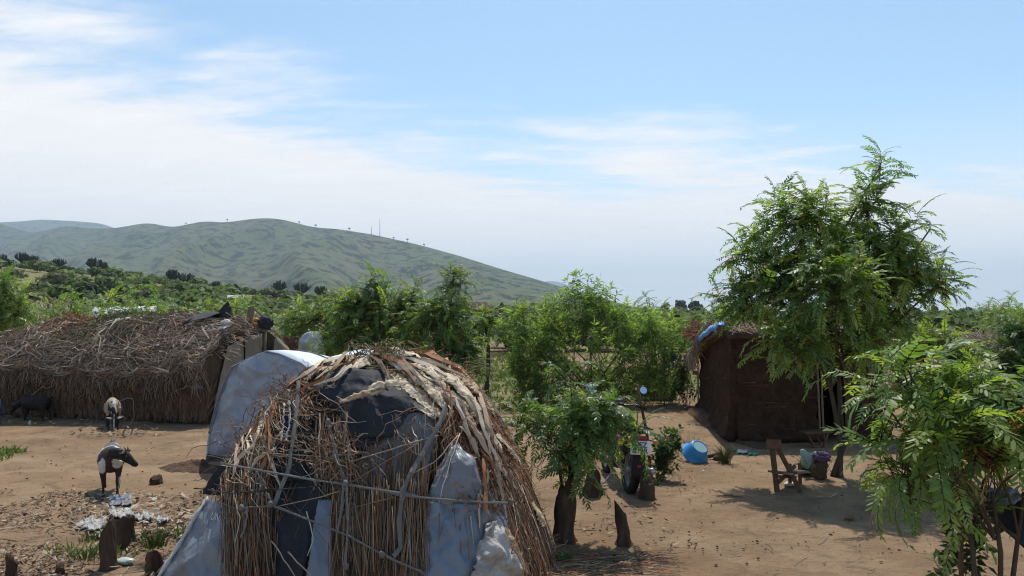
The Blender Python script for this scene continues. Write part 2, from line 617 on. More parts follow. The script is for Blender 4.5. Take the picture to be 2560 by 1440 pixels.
GRASS_SPOTS = [(-0.55, 24.0, 2.3, 6.5, 0.9), (-8.55, 12.2, 0.8, 0.8, 0.9), (-1.2, 34, 4, 7, 0.8), (-12.5, 15.0, 1.6, 2.0, 0.6), (13.5, 20.0, 3.5, 4.0, 0.8), (6.5, 27, 5, 5, 0.6), (0.9, 17.0, 0.9, 2.2, 0.6), (-14, 22, 4, 4, .7)]
gm = np.zeros(GX.shape)
for cx, cy, rx, ry, s in GRASS_SPOTS:
    gm = np.maximum(gm, s * (1 - sstep(0.6, 1.15, np.hypot((GX - cx) / rx, (GY - cy) / ry) + 0.12 * np.sin(GX * 5) * np.sin(GY * 4))))
gm = np.maximum(gm, 0.85 * sstep(34, 60, GY + 6 * big) - 0.75 * sstep(0.75, 0.95, big) * (1 - sstep(90, 140, GY)))
gm = np.where(GY > 60, np.maximum(gm, 0.75), gm)
gcol = cmix(green, dry, np.clip(0.45 + 0.55 * np.sin(GX * 0.05 + 2) * np.sin(GY * 0.033 + GX * 0.02), 0, 1))
col = col * (1 - gm[..., None]) + gcol * gm[..., None]
a, b = GX.shape
ii = np.arange(a - 1)[:, None] * b + np.arange(b - 1)[None]
FQ = np.stack([ii, ii + 1, ii + b + 1, ii + b], -1).reshape(-1, 4)
g = Geo().add(np.stack([GX, GY, GZ], -1), FQ, col.reshape(-1, 3))
MT['ground'] = mat('trodden_earth', attr=True, rough=0.97, spec=0.08, var=(1.3, 0.26), bump=(7.0, 0.9, 0.06), bump2=(38, 0.8, 0.018), coord='Object', hue2=((0.305, 0.215, 0.136), 0.55, 0.45, 0.72), stain=((0.135, 0.09, 0.06), 2.3, 0.52, 0.68, 0.65))
ground = obj('ground', g, MT['ground'])
ground['kind'] = 'structure'
ground['label'] = 'bare trodden brown earth of the yard with patches of grass'


def hill(name, label, ridge, Yr, foot, mcol, seed, amp, ncol=330, nrow=80, back=700):
    rp = np.array(ridge, float)
    px = np.linspace(rp[0, 0], rp[-1, 0], ncol)
    # smooth interpolation of the ridge
    py = np.interp(px, rp[:, 0], rp[:, 1])
    k = np.hanning(13); k /= k.sum()
    py = np.convolve(np.pad(py, 6, mode='edge'), k, mode='valid')
    Y = np.interp(px, [q[0] for q in Yr], [q[1] for q in Yr])
    R = np.array([at(x, y, yy)[:] for x, y, yy in zip(px, py, Y)])
    v = np.concatenate([np.linspace(-0.6, 0, 9)[:-1], np.linspace(0, 1, nrow)])
    V = np.zeros((len(v), ncol, 3)); C = np.zeros((len(v), ncol, 3))
    for i, t in enumerate(v):
        if t < 0:
            V[i] = R + np.array([0, -t * back, 0]) * 1.0
            V[i, :, 2] = R[:, 2] * (1 + 1.0 * t)
            continue
        V[i, :, 0] = R[:, 0] * (1 - 0.22 * t)
        V[i, :, 1] = R[:, 1] - t * foot
        V[i, :, 2] = np.maximum(R[:, 2] + 6, 4) * (1 - t) ** 1.12 - 6
        P = V[i].copy()
        Q = np.stack([(P[:, 0] + 0.25 * P[:, 1]) * 1.0, P[:, 1] * 0.45, np.full(ncol, seed * 100.0)], -1)
        w = math.sin(math.pi * min(1, t * 1.02)) ** 0.75
        r = 1 - np.abs(vnoise(Q, 1 / 260.0, seed)) * 2
        r2 = 1 - np.abs(vnoise(Q, 1 / 95.0, seed + 4)) * 2
        V[i, :, 2] += w * np.minimum(1, np.maximum(R[:, 2], 0) / 230.0) * amp * ((r - 0.55) * 1.0 + (r2 - 0.55) * 0.36)
    F_ = np.arange(len(v) - 1)[:, None] * ncol + np.arange(ncol - 1)[None]
    F_ = np.stack([F_, F_ + ncol, F_ + ncol + 1, F_ + 1], -1).reshape(-1, 4)
    o = obj(name, Geo().add(V, F_, mcol), MT['hill'])
    o['kind'] = 'structure'
    o['label'] = label
    return V


def hill_mat():
    m = mat('hill_scrub', attr=True, rough=0.95, spec=0.05, coord='Object', hue2=((0.125, 0.115, 0.058), 0.0045, 0.47, 0.62), bump=(0.03, 0.5, 6.0))
    nt = m.node_tree; N, L = nt.nodes, nt.links
    p = [n for n in N if n.type == 'BSDF_PRINCIPLED'][0]
    src = p.inputs['Base Color'].links[0].from_socket
    tcn = N.new('ShaderNodeTexCoord')
    vor = N.new('ShaderNodeTexNoise'); vor.inputs['Scale'].default_value = 0.036; vor.inputs['Detail'].default_value = 5; vor.inputs['Roughness'].default_value = 0.75
    L.new(tcn.outputs['Object'], vor.inputs['Vector'])
    r = N.new('ShaderNodeMapRange'); r.inputs[1].default_value = 0.50; r.inputs[2].default_value = 0.55
    L.new(vor.outputs[0], r.inputs[0])
    x = N.new('ShaderNodeMix'); x.data_type = 'RGBA'
    L.new(r.outputs[0], x.inputs[0]); L.new(src, x.inputs[6]); x.inputs[7].default_value = (0.016, 0.026, 0.010, 1)
    L.new(x.outputs[2], p.inputs['Base Color'])
    return m


MT['hill'] = hill_mat()
RIDGE = [(-700, 560), (-300, 552), (-60, 548), (0, 558), (45, 572), (75, 584), (120, 575), (170, 562), (215, 571), (285, 571), (370, 556), (430, 569), (470, 561), (510, 552), (560, 557), (600, 551), (650, 545), (690, 546), (725, 553), (780, 568), (850, 573), (940, 588), (1040, 610), (1150, 640), (1250, 672), (1330, 695), (1390, 713), (1440, 728), (1500, 752), (1580, 775)]
HV = hill('hill', 'long grassy hill dotted with dark scrub rising behind the bushland', RIDGE, [(-700, 3300), (0, 2900), (300, 2500), (650, 2150), (1580, 1750)], 1150, (0.092, 0.112, 0.046), 2.0, 58)
hill('hill', 'pale blue farther hill showing over the ridge at the left', [(-500, 575), (-200, 560), (0, 556), (60, 553), (100, 548), (150, 551), (185, 552), (215, 556), (245, 556), (275, 565), (330, 590), (420, 640)], [(-500, 4600), (500, 4600)], 1500, (0.10, 0.12, 0.06), 5.0, 90, 120, 30, 1500)
hill('hill', 'faint blue hill beyond the end of the long slope', [(1300, 720), (1370, 702), (1395, 704), (1420, 712), (1450, 728), (1480, 750), (1520, 782)], [(1300, 7000), (1750, 7000)], 1200, (0.10, 0.12, 0.06), 9.0, 30, 60, 16, 1500)

# the air: even haze round everything
hz = bpy.data.materials.new('haze_air')
hz.use_nodes = True
hn, hl = hz.node_tree.nodes, hz.node_tree.links
hn.clear()
ho = hn.new('ShaderNodeOutputMaterial')
hv = hn.new('ShaderNodeVolumePrincipled')
hv.inputs['Color'].default_value = (0.66, 0.81, 1.0, 1)
hv.inputs['Density'].default_value = 0.00017
hv.inputs['Anisotropy'].default_value = 0.0
hl.new(hv.outputs[0], ho.inputs['Volume'])
g = Geo()
box(g, 0, 5130, 294, 19400, 10400, 612)
haze = obj('haze', g, hz, smooth=False)
haze['kind'] = 'stuff'
haze['label'] = 'pale haze that fades the far hills'

# ================================================================== foliage
def frond(L=0.44, n=10, ll=0.092, lw=0.026, droop=1.0, seed=0, lod=0, curl=0.25):
    """one feathered leaf: rachis along +X arching down, pairs of leaflets"""
    r = np.random.default_rng(seed)
    k = 9
    th = 0.35 - droop * np.linspace(0, 1, k) ** 1.2
    pts = np.zeros((k, 3))
    for i in range(1, k):
        pts[i] = pts[i - 1] + L / (k - 1) * np.array([math.cos(th[i]), 0.0, math.sin(th[i])])
    pts[:, 1] = curl * 0.12 * L * np.linspace(0, 1, k) ** 2 * (1 if seed % 2 else -1)
    g = Geo()
    s = np.linspace(0, 1, k)
    cst = (0.16, 0.17, 0.05)
    V, F_ = strands(pts[::(2 if lod else 1)], 0.0035, 0.0012)
    g.add(V, F_, cst)
    shape6 = np.array([(0, 0), (0.28, 0.5), (0.72, 0.46), (1.0, 0.0), (0.72, -0.46), (0.28, -0.5)])
    shape4 = np.array([(0, 0), (0.45, 0.55), (1.0, 0.0), (0.45, -0.55)])
    sh = shape4 if lod else shape6
    for i in range(n):
        t = (i + 0.9) / n * 0.98
        c = np.array([np.interp(t, s, pts[:, j]) for j in range(3)])
        a = np.interp(t, s, th)
        X = np.array([math.cos(a), 0, math.sin(a)]); Z = np.array([-math.sin(a), 0, math.cos(a)])
        size = (0.72 + 0.45 * math.sin(math.pi * min(1, t * 0.85 + 0.12)))
        for side in (-1, 1):
            sw = math.radians(58 - 22 * t + r.normal(0, 6))
            d = X * math.cos(sw) + np.array([0, side, 0]) * math.sin(sw)
            hang = r.normal(-0.22, 0.14)
            d = d + Z * hang; d /= np.linalg.norm(d)
            w = np.cross(Z + 0.25 * r.normal(size=3), d); w /= np.linalg.norm(w)
            q = ll * size * r.uniform(0.88, 1.1)
            P = c + sh[:, :1] * q * d + sh[:, 1:] * lw * size * 1.0 * w
            f = r.uniform(0.8, 1.2)
            g.add(P, [list(range(len(sh)))], (1.0 * f, 1.0 * f, 1.0 * f))
    return g


def geo_arrays(g):
    V = np.concatenate(g.V); C = np.concatenate(g.C)
    return V, C, g.F


FR = [frond(0.46, 14, 0.070, 0.0185, d, sd) for d, sd in ((0.7, 1), (1.0, 2), (1.25, 3), (1.5, 4), (0.9, 5), (1.15, 6))]
FRN = [frond(0.52, 14, 0.078, 0.021, d, sd, curl=0.6) for d, sd in ((0.9, 31), (1.3, 32), (1.6, 33), (1.1, 34), (1.9, 35))]
FRL = [frond(0.46, 11, 0.080, 0.026, d, sd, lod=1) for d, sd in ((0.8, 11), (1.1, 12), (1.4, 13), (1.0, 14))]
LEAFC = {'mid': np.array([0.135, 0.228, 0.066]), 'light': np.array([0.215, 0.295, 0.078]), 'dark': np.array([0.090, 0.162, 0.057]), 'young': np.array([0.32, 0.31, 0.10]), 'brown': np.array([0.28, 0.17, 0.08])}


def frond_mats(origins, dirs, up_jit, scales, r):
    """4x4 matrices: X along dir, Z as near up as possible"""
    X = nrm(dirs)
    up = np.tile(np.array([0, 0, 1.0]), (len(X), 1)) + r.normal(0, up_jit, (len(X), 3))
    Z = nrm(up - X * (up * X).sum(-1, keepdims=True)); Y = np.cross(Z, X)
    M = np.zeros((len(X), 4, 4)); M[:, 3, 3] = 1
    M[:, :3, 0] = X * scales[:, None]; M[:, :3, 1] = Y * scales[:, None]; M[:, :3, 2] = Z * scales[:, None]; M[:, :3, 3] = origins
    return M


def add_instances(g, proto, M, C):
    """joined copies of one proto Geo at matrices M with colours C (N,3) multiplied"""
    V, PC, Fs = geo_arrays(proto)
    W = np.einsum('nij,vj->nvi', M[:, :3, :3], V) + M[:, None, :3, 3]
    CC = PC[None] * C[:, None, :]
    n0 = g.n; nv = len(V); N = len(M)
    g.V.append(W.reshape(-1, 3)); g.C.append(CC.reshape(-1, 3)); g.n += N * nv
    for f in Fs:
        g.F.append((f[None] + (np.arange(N) * nv)[:, None, None] + n0).reshape(-1, f.shape[1]))


LEAFM = {}


def leaf_mesh(vi, tint, protos):
    key = (vi, tint, id(protos))
    if key not in LEAFM:
        V, C, Fs = geo_arrays(protos[vi])
        g = Geo(); g.V = [V]; g.C = [C * LEAFC[tint]]; g.F = Fs; g.n = len(V)
        me = g.mesh('leaf', smooth=False)
        me.materials.append(MT['leaf'])
        LEAFM[key] = me
    return LEAFM[key]


def lobed(lobes, Y):
    out = []
    for l in lobes:
        px, py, rx, ry = l[:4]; dy = l[4] if len(l) > 4 else 0.0
        c = np.array(at(px, py, Y + dy)[:]); k = (Y + dy) / FOC
        out.append((c, np.array([rx * k, 0.5 * (rx + ry) * k * (l[5] if len(l) > 5 else 1.0), ry * k])))
    return out


def feather_tree(name, label, cat, base, lobes, nshoot, seed, stems=3, stem_r=0.05, fsize=1.0, per=9, nobj=0, protos=None, lod=False,
                 shoot_len=0.6, group=None, tints=('mid', 'mid', 'dark', 'light'), young=0.12, stem_top=None, bark='bark', upright=0.9, stemcol=None, shell=0.45, avoid=()):
    r = np.random.default_rng(seed)
    protos = protos or (FRL if lod else FR)
    base = Vector(base)
    root = thing(name, label, cat, base, group)
    vol = np.array([l[1].prod() for l in lobes]) ** 0.62; vol = vol / vol.sum()
    cen = sum(l[0] * w for l, w in zip(lobes, vol))
    tips, outs, cents = [], [], []
    for i in range(nshoot):
        li = r.choice(len(lobes), p=vol)
        c, rad = lobes[li]
        d = r.normal(size=3); d /= np.linalg.norm(d)
        if d[2] < -0.5:
            d[2] *= -0.5
        q = c + d * rad * (shell + (1 - shell) * r.uniform() ** 0.6)
        tips.append(q); outs.append(nrm(d + 0.5 * nrm(q - cen))); cents.append(li)
    tips, outs = np.array(tips), np.array(outs)
    # trunk stems and limbs
    gb = Geo()
    st = np.array(base)
    hubs = []
    for s in range(stems):
        ang = s * 2.4 + r.uniform(0, 1)
        top = cen + np.array([math.cos(ang) * 0.22, math.sin(ang) * 0.22, -0.25]) * max(0.4, lobes[0][1].mean())
        if stem_top is not None:
            top = np.array(stem_top[s % len(stem_top)])
        b0 = st + np.array([math.cos(ang), math.sin(ang), 0]) * stem_r * 1.1
        m1 = b0 * 0.65 + top * 0.35 + r.normal(0, 0.05, 3) * np.linalg.norm(top - b0); m1[2] = b0[2] * 0.65 + top[2] * 0.35
        add_tube(gb, [b0 - (0, 0, 0.05), b0 * 0.9 + m1 * 0.1, m1, (m1 + top) / 2 + r.normal(0, 0.03, 3), top], np.array([1.35, 1.0, 0.85, 0.7, 0.5]) * stem_r, 7)
        hubs.append((m1, top))
    trunk_o = obj('trunk', gb, MT[bark], root)
    gl = Geo()
    lim = []
    for li, (c, rad) in enumerate(lobes):
        h = hubs[li % len(hubs)]
        p0 = h[0] * 0.35 + h[1] * 0.65
        p2 = c - np.array([0, 0, 0.35]) * rad
        mid = (p0 + p2) / 2 + r.normal(0, 0.06, 3) * np.linalg.norm(p2 - p0)
        V, F_ = tube([p0, mid, p2, c + np.array([0, 0, 0.3]) * rad], np.array([0.5, 0.38, 0.26, 0.12]) * stem_r, 5)
        gl.add(V, F_)
        lim.append((mid, p2, c))
    paths = []
    sd = []
    for q, o_, li in zip(tips, outs, cents):
        d = nrm(0.55 * o_ + np.array([0, 0, upright]) + r.normal(0, 0.18, 3))
        sl = shoot_len * r.uniform(0.7, 1.2)
        b0 = q - d * sl
        m_ = lim[li][1] * 0.5 + lim[li][2] * 0.5
        paths.append([m_ + r.normal(0, 0.04, 3), (m_ + b0) / 2 - np.array([0, 0, 0.03]), b0, (b0 + q) / 2, q])
        sd.append((b0, q, d, sl))
    V, F_ = strands(np.array(paths), 0.11 * stem_r + 0.004, 0.003)
    gl.add(V, F_)
    obj('branches', gl, MT[bark], trunk_o)
    # leaves
    O, D, S, T, ag = [], [], [], [], []
    for (b0, q, d, sl) in sd:
        n = max(3, int(per * r.uniform(0.75, 1.2)))
        a0 = r.uniform(0, 6.28)
        e1 = nrm(np.cross(d, (0.2, 0.9, 0.1))); e2 = np.cross(d, e1)
        ty = r.choice(tints)
        for i in range(n):
            t = 0.1 + 0.9 * (i + 0.5) / n
            a = a0 + i * 2.4
            hor = e1 * math.cos(a) + e2 * math.sin(a)
            el = -0.05 + 0.95 * t ** 2 + r.normal(0, 0.12)
            D.append(hor * math.cos(el) + d * math.sin(el)); O.append(b0 + (q - b0) * t)
            sz = fsize * r.uniform(0.6, 1.2) * (1.0 if t < 0.8 else 0.75)
            if t > 0.9 and r.uniform() < young * 3:
                sz *= 0.6; T.append('young' if r.uniform() < 0.65 else 'brown')
            elif r.uniform() < young * 0.35:
                T.append('light')
            elif r.uniform() < 0.03:
                T.append('brown' if r.uniform() < .5 else 'young')
            else:
                T.append(ty)
            S.append(sz)
    O, D, S, T = np.array(O), np.array(D), np.array(S), np.array(T)
    if len(avoid):
        keep = np.ones(len(O), bool)
        mid_ = O + nrm(D) * 0.2
        for c_, q_ in avoid:
            keep &= (np.linalg.norm(mid_ - np.array(c_), axis=1) > q_) & (np.linalg.norm(O - np.array(c_), axis=1) > q_)
        O, D, S, T = O[keep], D[keep], S[keep], T[keep]
    M = frond_mats(O, D, 0.25, S, r)
    vi = r.integers(0, len(protos), len(M))
    # the leaves nearest the camera are objects of their own, the rest one mass
    dist = np.linalg.norm(O - np.array([0, 0, EYE]), axis=1)
    order = np.argsort(dist)
    single = set(order[:nobj].tolist())
    T = np.array(T)
    if nobj:
        for i in order[:nobj]:
            o = bpy.data.objects.new('leaf', leaf_mesh(int(vi[i]), str(T[i]), protos))
            COL.objects.link(o)
            o.parent = root
            o.matrix_parent_inverse = Matrix.Translation(-base)
            o.matrix_basis = Matrix(M[i].tolist())
    rest = np.array([i for i in range(len(M)) if i not in single])
    if len(rest):
        gc = Geo()
        for v in range(len(protos)):
            ix = rest[vi[rest] == v]
            if len(ix):
                C = np.array([LEAFC[str(t)] for t in T[ix]]) * r.uniform(0.8, 1.2, (len(ix), 1))
                add_instances(gc, protos[v], M[ix], C)
        o = obj('crown', gc, MT['leaf'], root, smooth=False)
        if nobj:
            o['kind'] = 'stuff'
    return root


def leafy_mass(n, rad, r, size=0.16, asp=0.45, up=0.5, colors=None, lobes=5, droop=0.2):
    """bush crown: small leaf faces over overlapping lobes, relative to base at origin"""
    L = []
    for i in range(lobes):
        a = r.uniform(0, 6.28); d = r.uniform(0.0, 0.55)
        L.append((np.array([math.cos(a) * d * rad[0], math.sin(a) * d * rad[1], rad[2] * r.uniform(0.75, 1.45)]), np.array(rad) * r.uniform(0.4, 0.72) * np.array([1, 1, 0.85])))
    P, Nn = [], []
    for i in range(n):
        c, q = L[r.integers(lobes)]
        d = r.normal(size=3); d /= np.linalg.norm(d)
        P.append(c + d * q * (0.55 + 0.45 * r.uniform() ** 0.5)); Nn.append(d)
    P = np.array(P); P[:, 2] = np.maximum(P[:, 2], 0.08)
    Nn = nrm(np.array(Nn) + np.array([0, 0, up]) + r.normal(0, 0.45, (n, 3)))
    X = nrm(np.cross(Nn, r.normal(size=(n, 3)))) + np.array([0, 0, -droop]); X = nrm(X); Y = nrm(np.cross(Nn, X))
    s = size * r.uniform(0.6, 1.3, (n, 1))
    V = np.stack([P - X * s, P + Y * s * asp, P + X * s, P - Y * s * asp], 1)
    C = colors[r.integers(0, len(colors), n)] * r.uniform(0.7, 1.25, (n, 1))
    g = Geo()
    g.add(V.reshape(-1, 3), np.arange(n * 4).reshape(n, 4), np.repeat(C, 4, 0))
    return g


def bush_proto(name, label, cat, n, rad, seed, size, colors, group, lobes=6, asp=0.45):
    r = np.random.default_rng(seed)
    root = thing(name, label, cat, (0, 0, 0), group)
    gt = Geo()
    for i in range(4):
        a = i * 1.6 + r.uniform(0, 1)
        e = np.array([math.cos(a) * rad[0] * 0.35, math.sin(a) * rad[1] * 0.35, rad[2] * 1.1])
        add_tube(gt, [(0, 0, -0.1), e * 0.4 + r.normal(0, 0.04, 3), e], [0.05 * rad[2], 0.035 * rad[2], 0.012 * rad[2]], 5)
    obj('trunk', gt, MT['bark'], root)
    obj('crown', leafy_mass(n, rad, r, size, asp, colors=np.array(colors), lobes=lobes), MT['leaf_far'], root, smooth=False)
    return root


GREENS = [(0.095, 0.145, 0.048), (0.120, 0.165, 0.056), (0.075, 0.120, 0.042), (0.145, 0.175, 0.065)]
OLIVE = [(0.135, 0.145, 0.060), (0.115, 0.135, 0.052), (0.155, 0.160, 0.072)]
DARK = [(0.032, 0.056, 0.022), (0.042, 0.068, 0.026), (0.028, 0.050, 0.024)]

# --- the big feather-leaved tree in front of the mud hut
TREE_Y = 10.9
tb = gnd(2092, 1190)
lob = lobed([(1990, 530, 95, 70), (1905, 630, 85, 85), (1865, 735, 75, 75), (2000, 680, 130, 110, -0.3), (2130, 600, 95, 85, 0.2), (2165, 480, 50, 55, 0.3), (2200, 405, 30, 30, 0.3), (2250, 570, 60, 60),
             (2290, 665, 85, 55), (2325, 565, 26, 24), (2060, 790, 165, 65, -0.2), (1965, 825, 95, 42, -0.9), (2180, 830, 60, 42, 0.4), (2090, 700, 110, 90, -1.0), (2070, 862, 95, 32, -0.2), (2215, 680, 100, 70, 0.1), (2350, 695, 38, 26, 0), (2190, 745, 100, 45, 0.2)], TREE_Y)
feather_tree('shade_tree', 'tall feathery-leaved tree with a pointed top in front of the mud hut', 'tree', tb, lob, 222, 21, stems=3, stem_r=0.042, fsize=1.2, per=9, nobj=300, shoot_len=0.5,
             stem_top=[at(2062, 905, 10.9)[:], at(2120, 880, 10.7)[:], at(2090, 860, 11.1)[:]], tints=('mid', 'mid', 'light', 'light', 'mid', 'dark'), young=0.14, upright=0.75)

# --- the near tree at the right edge
nb = Vector((2.78, 4.62, 0.0))
lob = lobed([(2215, 990, 75, 62), (2320, 1045, 125, 105), (2255, 1165, 85, 80), (2400, 960, 120, 65, 0.3), (2270, 915, 50, 35), (2480, 1110, 100, 110), (2560, 1050, 110, 120, 0.3), (2390, 1180, 80, 70, -0.3), (2470, 1250, 60, 40), (2620, 1080, 80, 90)], 4.6)
RED_AT = at(2462, 1136, 4.35); GARM_AT = at(2545, 1270, 4.35)
feather_tree('young_tree', 'large-leaved young tree standing closest to the camera at the right edge', 'tree', nb, lob, 58, 33, stems=3, stem_r=0.020, fsize=0.92, per=7, avoid=[(RED_AT[:], 0.17), (at(2462, 1136, 4.1)[:], 0.15), (GARM_AT[:], 0.24), (at(2545, 1290, 4.1)[:], 0.22)], nobj=300, shoot_len=0.3, protos=FRN,
             stem_top=[at(2410, 1230, 4.6)[:], at(2480, 1230, 4.55)[:], at(2560, 1230, 4.7)[:]], tints=('light', 'mid', 'light', 'mid'), young=0.2, upright=0.6)

# --- the sapling sprouting from a stump beside the hut
sb = gnd(1412, 1345)
lob = lobed([(1425, 935, 32, 35), (1345, 1050, 62, 45), (1450, 1040, 95, 60), (1400, 1120, 90, 55, -0.25), (1525, 1030, 52, 38), (1585, 1062, 30, 22), (1480, 1095, 60, 45), (1430, 1165, 55, 26), (1295, 1045, 45, 35)], 7.8)
feather_tree('sapling', 'bushy green sapling sprouting from a burnt stump in front of the motorcycle', 'tree', sb + Vector((0, 0, 0.5)), lob, 50, 41, stems=3, stem_r=0.020, fsize=0.80, per=8, nobj=300, shoot_len=0.26, protos=FRN,
             stem_top=[at(1420, 1120, 7.8)[:], at(1400, 1130, 7.75)[:], at(1460, 1120, 7.8)[:]], tints=('mid', 'light', 'mid', 'dark'), young=0.08, upright=0.6)

# --- feathery trees behind the silver tent
def back_tree(label, px, gy, lobes, Y, n, seed, nobj, young=0.12, tints=('mid', 'mid', 'dark', 'light'), base_px=None, fs=1.05, grp=None):
    b_ = at(px, 900, Y); b_.z = tz(b_.x, Y)
    return feather_tree('feathery_tree', label, 'tree', b_, lobed([(l[0], l[1], l[2] * 1.12, l[3] * 1.08) for l in lobes], Y), n, seed, stems=2, stem_r=0.05, fsize=fs, per=8, nobj=nobj, lod=True, shoot_len=0.5, young=young, tints=tints, upright=0.7, group=grp)


back_tree('feathery tree with a tall leaning spike of leaves behind the patched dome hut', 1110, 0, [(1135, 690, 26, 45), (1120, 770, 70, 55), (1070, 800, 80, 50), (1090, 860, 100, 55), (1130, 900, 80, 40), (1165, 870, 30, 40)], 17.5, 125, 51, 120)
back_tree('feathery tree with thin upright shoots behind the silver tarp tent', 960, 0, [(945, 705, 40, 35), (900, 740, 60, 35), (930, 770, 100, 50), (890, 840, 100, 50), (1010, 830, 80, 55), (1000, 755, 60, 40), (1035, 725, 28, 26), (870, 780, 60, 40)], 18.5, 175, 52, 120, young=0.2)
back_tree('broad feathery tree between the thatched hut roof and the tent', 800, 0, [(790, 790, 90, 40), (860, 760, 70, 45), (850, 840, 80, 50), (760, 840, 50, 30)], 21.0, 110, 53, 60, tints=('mid', 'light', 'light', 'dark'))
back_tree('leaning feathery branch tree beside the open grass', 1215, 0, [(1222, 790, 26, 28), (1215, 830, 24, 26)], 22.0, 16, 54, 30)
back_tree('feathery tree at the left edge above the thatched hut', 20, 0, [(10, 720, 55, 45), (45, 770, 45, 40), (10, 800, 60, 40), (-60, 740, 60, 60)], 20.5, 80, 55, 60, tints=('light', 'mid', 'mid'))
back_tree('low bright green bush at the left end of the thatched hut', 5, 0, [(5, 850, 35, 30), (-40, 880, 50, 40)], 19.5, 34, 56, 20, tints=('light', 'light', 'mid'), fs=0.7)
back_tree('round green feathery bush against the far dark hut', 2330, 0, [(2330, 850, 75, 38), (2380, 880, 60, 45), (2290, 890, 60, 45), (2340, 920, 90, 35)], 15.5, 110, 57, 120, tints=('light', 'mid', 'light'))
back_tree('feathery tree cut off by the right edge of the picture', 2530, 0, [(2550, 830, 60, 50), (2500, 900, 60, 50), (2550, 930, 80, 50), (2600, 850, 70, 70)], 17.0, 110, 58, 80, tints=('mid', 'mid', 'dark'))

# --- thicket of feathery trees in the middle distance: three kinds, copied
TH = []
for q, (h, w, sd) in enumerate(((2.6, 1.5, 61), (3.1, 1.7, 62), (2.2, 1.3, 63))):
    L_ = [(np.array([0, 0, h * 0.62]), np.array([w * 0.75, w * 0.75, h * 0.3])), (np.array([w * 0.45, 0.2, h * 0.45]), np.array([w * 0.5, w * 0.5, h * 0.25])), (np.array([-w * 0.4, -0.2, h * 0.42]), np.array([w * 0.5, w * 0.5, h * 0.25])), (np.array([0.1, w * 0.2, h * 0.85]), np.array([w * 0.3, w * 0.3, h * 0.15]))]
    TH.append(feather_tree('thicket_tree', 'x', 'tree', (0, 0, 0), L_, 62, sd, stems=2, stem_r=0.05, fsize=1.25, per=7, lod=True, shoot_len=0.6, group='feathery trees crowding the middle distance', tints=('mid', 'light', 'mid', 'dark'), young=0.15, upright=0.9))
TLAB = ['feathery thicket tree with a broad loose crown in the middle distance', 'taller feathery thicket tree in the middle distance', 'small feathery thicket tree in the middle distance']
rr = np.random.default_rng(5)
spots = []
for px, Y in [(215, 23.5), (235, 27), (400, 30), (330, 27), (285, 30), (160, 33), (420, 27), (470, 31), (510, 26), (560, 29), (610, 27), (660, 30), (700, 26), (740, 29), (780, 33), (830, 29), (380, 36), (450, 40), (540, 38), (620, 42), (690, 38), (760, 44), (880, 34), (930, 30), (1000, 33), (1060, 31), (230, 42), (60, 34), (20, 28), (-40, 30), (1280, 44), (1350, 40), (1640, 34), (1560, 45), (1480, 50), (1800, 40), (900, 48), (980, 52), (1050, 60), (820, 55), (700, 55), (560, 56), (430, 55), (330, 52), (200, 55), (90, 52), (1760, 55), (1850, 60), (2500, 40), (2560, 34), (2460, 60)]:
    x = (px - 1280) / FOC * Y
    spots.append((x, Y))
def region(px):
    for lim, nm in ((130, 'at the left edge'), (300, 'above the left end of the thatched roof'), (430, 'above the middle of the thatched roof'), (560, 'left of the wooden rack'), (720, 'behind the wooden rack'), (860, 'behind the broad feathery tree'), (1100, 'behind the silver tent trees'), (1300, 'by the far clearing'), (1520, 'behind the flowering bush on its left'), (1760, 'behind the flowering bush on its right'), (2000, 'behind the mud hut'), (9999, 'near the right edge')):
        if px < lim:
            return nm


def row(Y):
    return 'nearer' if Y < 30 else ('middle row' if Y < 42 else 'farther')


seen_l = set()
used_t = [False] * 3
for i, (x, Y) in enumerate(spots):
    k = int(rr.integers(3)); pxl = 1280 + x / Y * FOC
    lk = [q for q in (k, (k + 1) % 3, (k + 2) % 3) if '%s %s feathery thicket tree %s' % (row(Y), ('broad', 'tall', 'small')[q], region(pxl)) not in seen_l]
    k = lk[0] if lk else k
    TLAB[k] = '%s %s feathery thicket tree %s' % (row(Y), ('broad', 'tall', 'small')[k], region(pxl))
    if TLAB[k] in seen_l:
        continue
    seen_l.add(TLAB[k])
    loc = (x, Y, tz(x, Y) - 0.05); rz = rr.uniform(0, 6.28); sc = float(rr.uniform(0.85, 1.2))
    if not used_t[k]:
        o = TH[k]; o.location = loc; o.rotation_euler = (0, 0, rz); o.scale = (sc, sc, sc); o['label'] = TLAB[k]; used_t[k] = True
    else:
        copy_tree(TH[k], loc, rz, sc, TLAB[k])

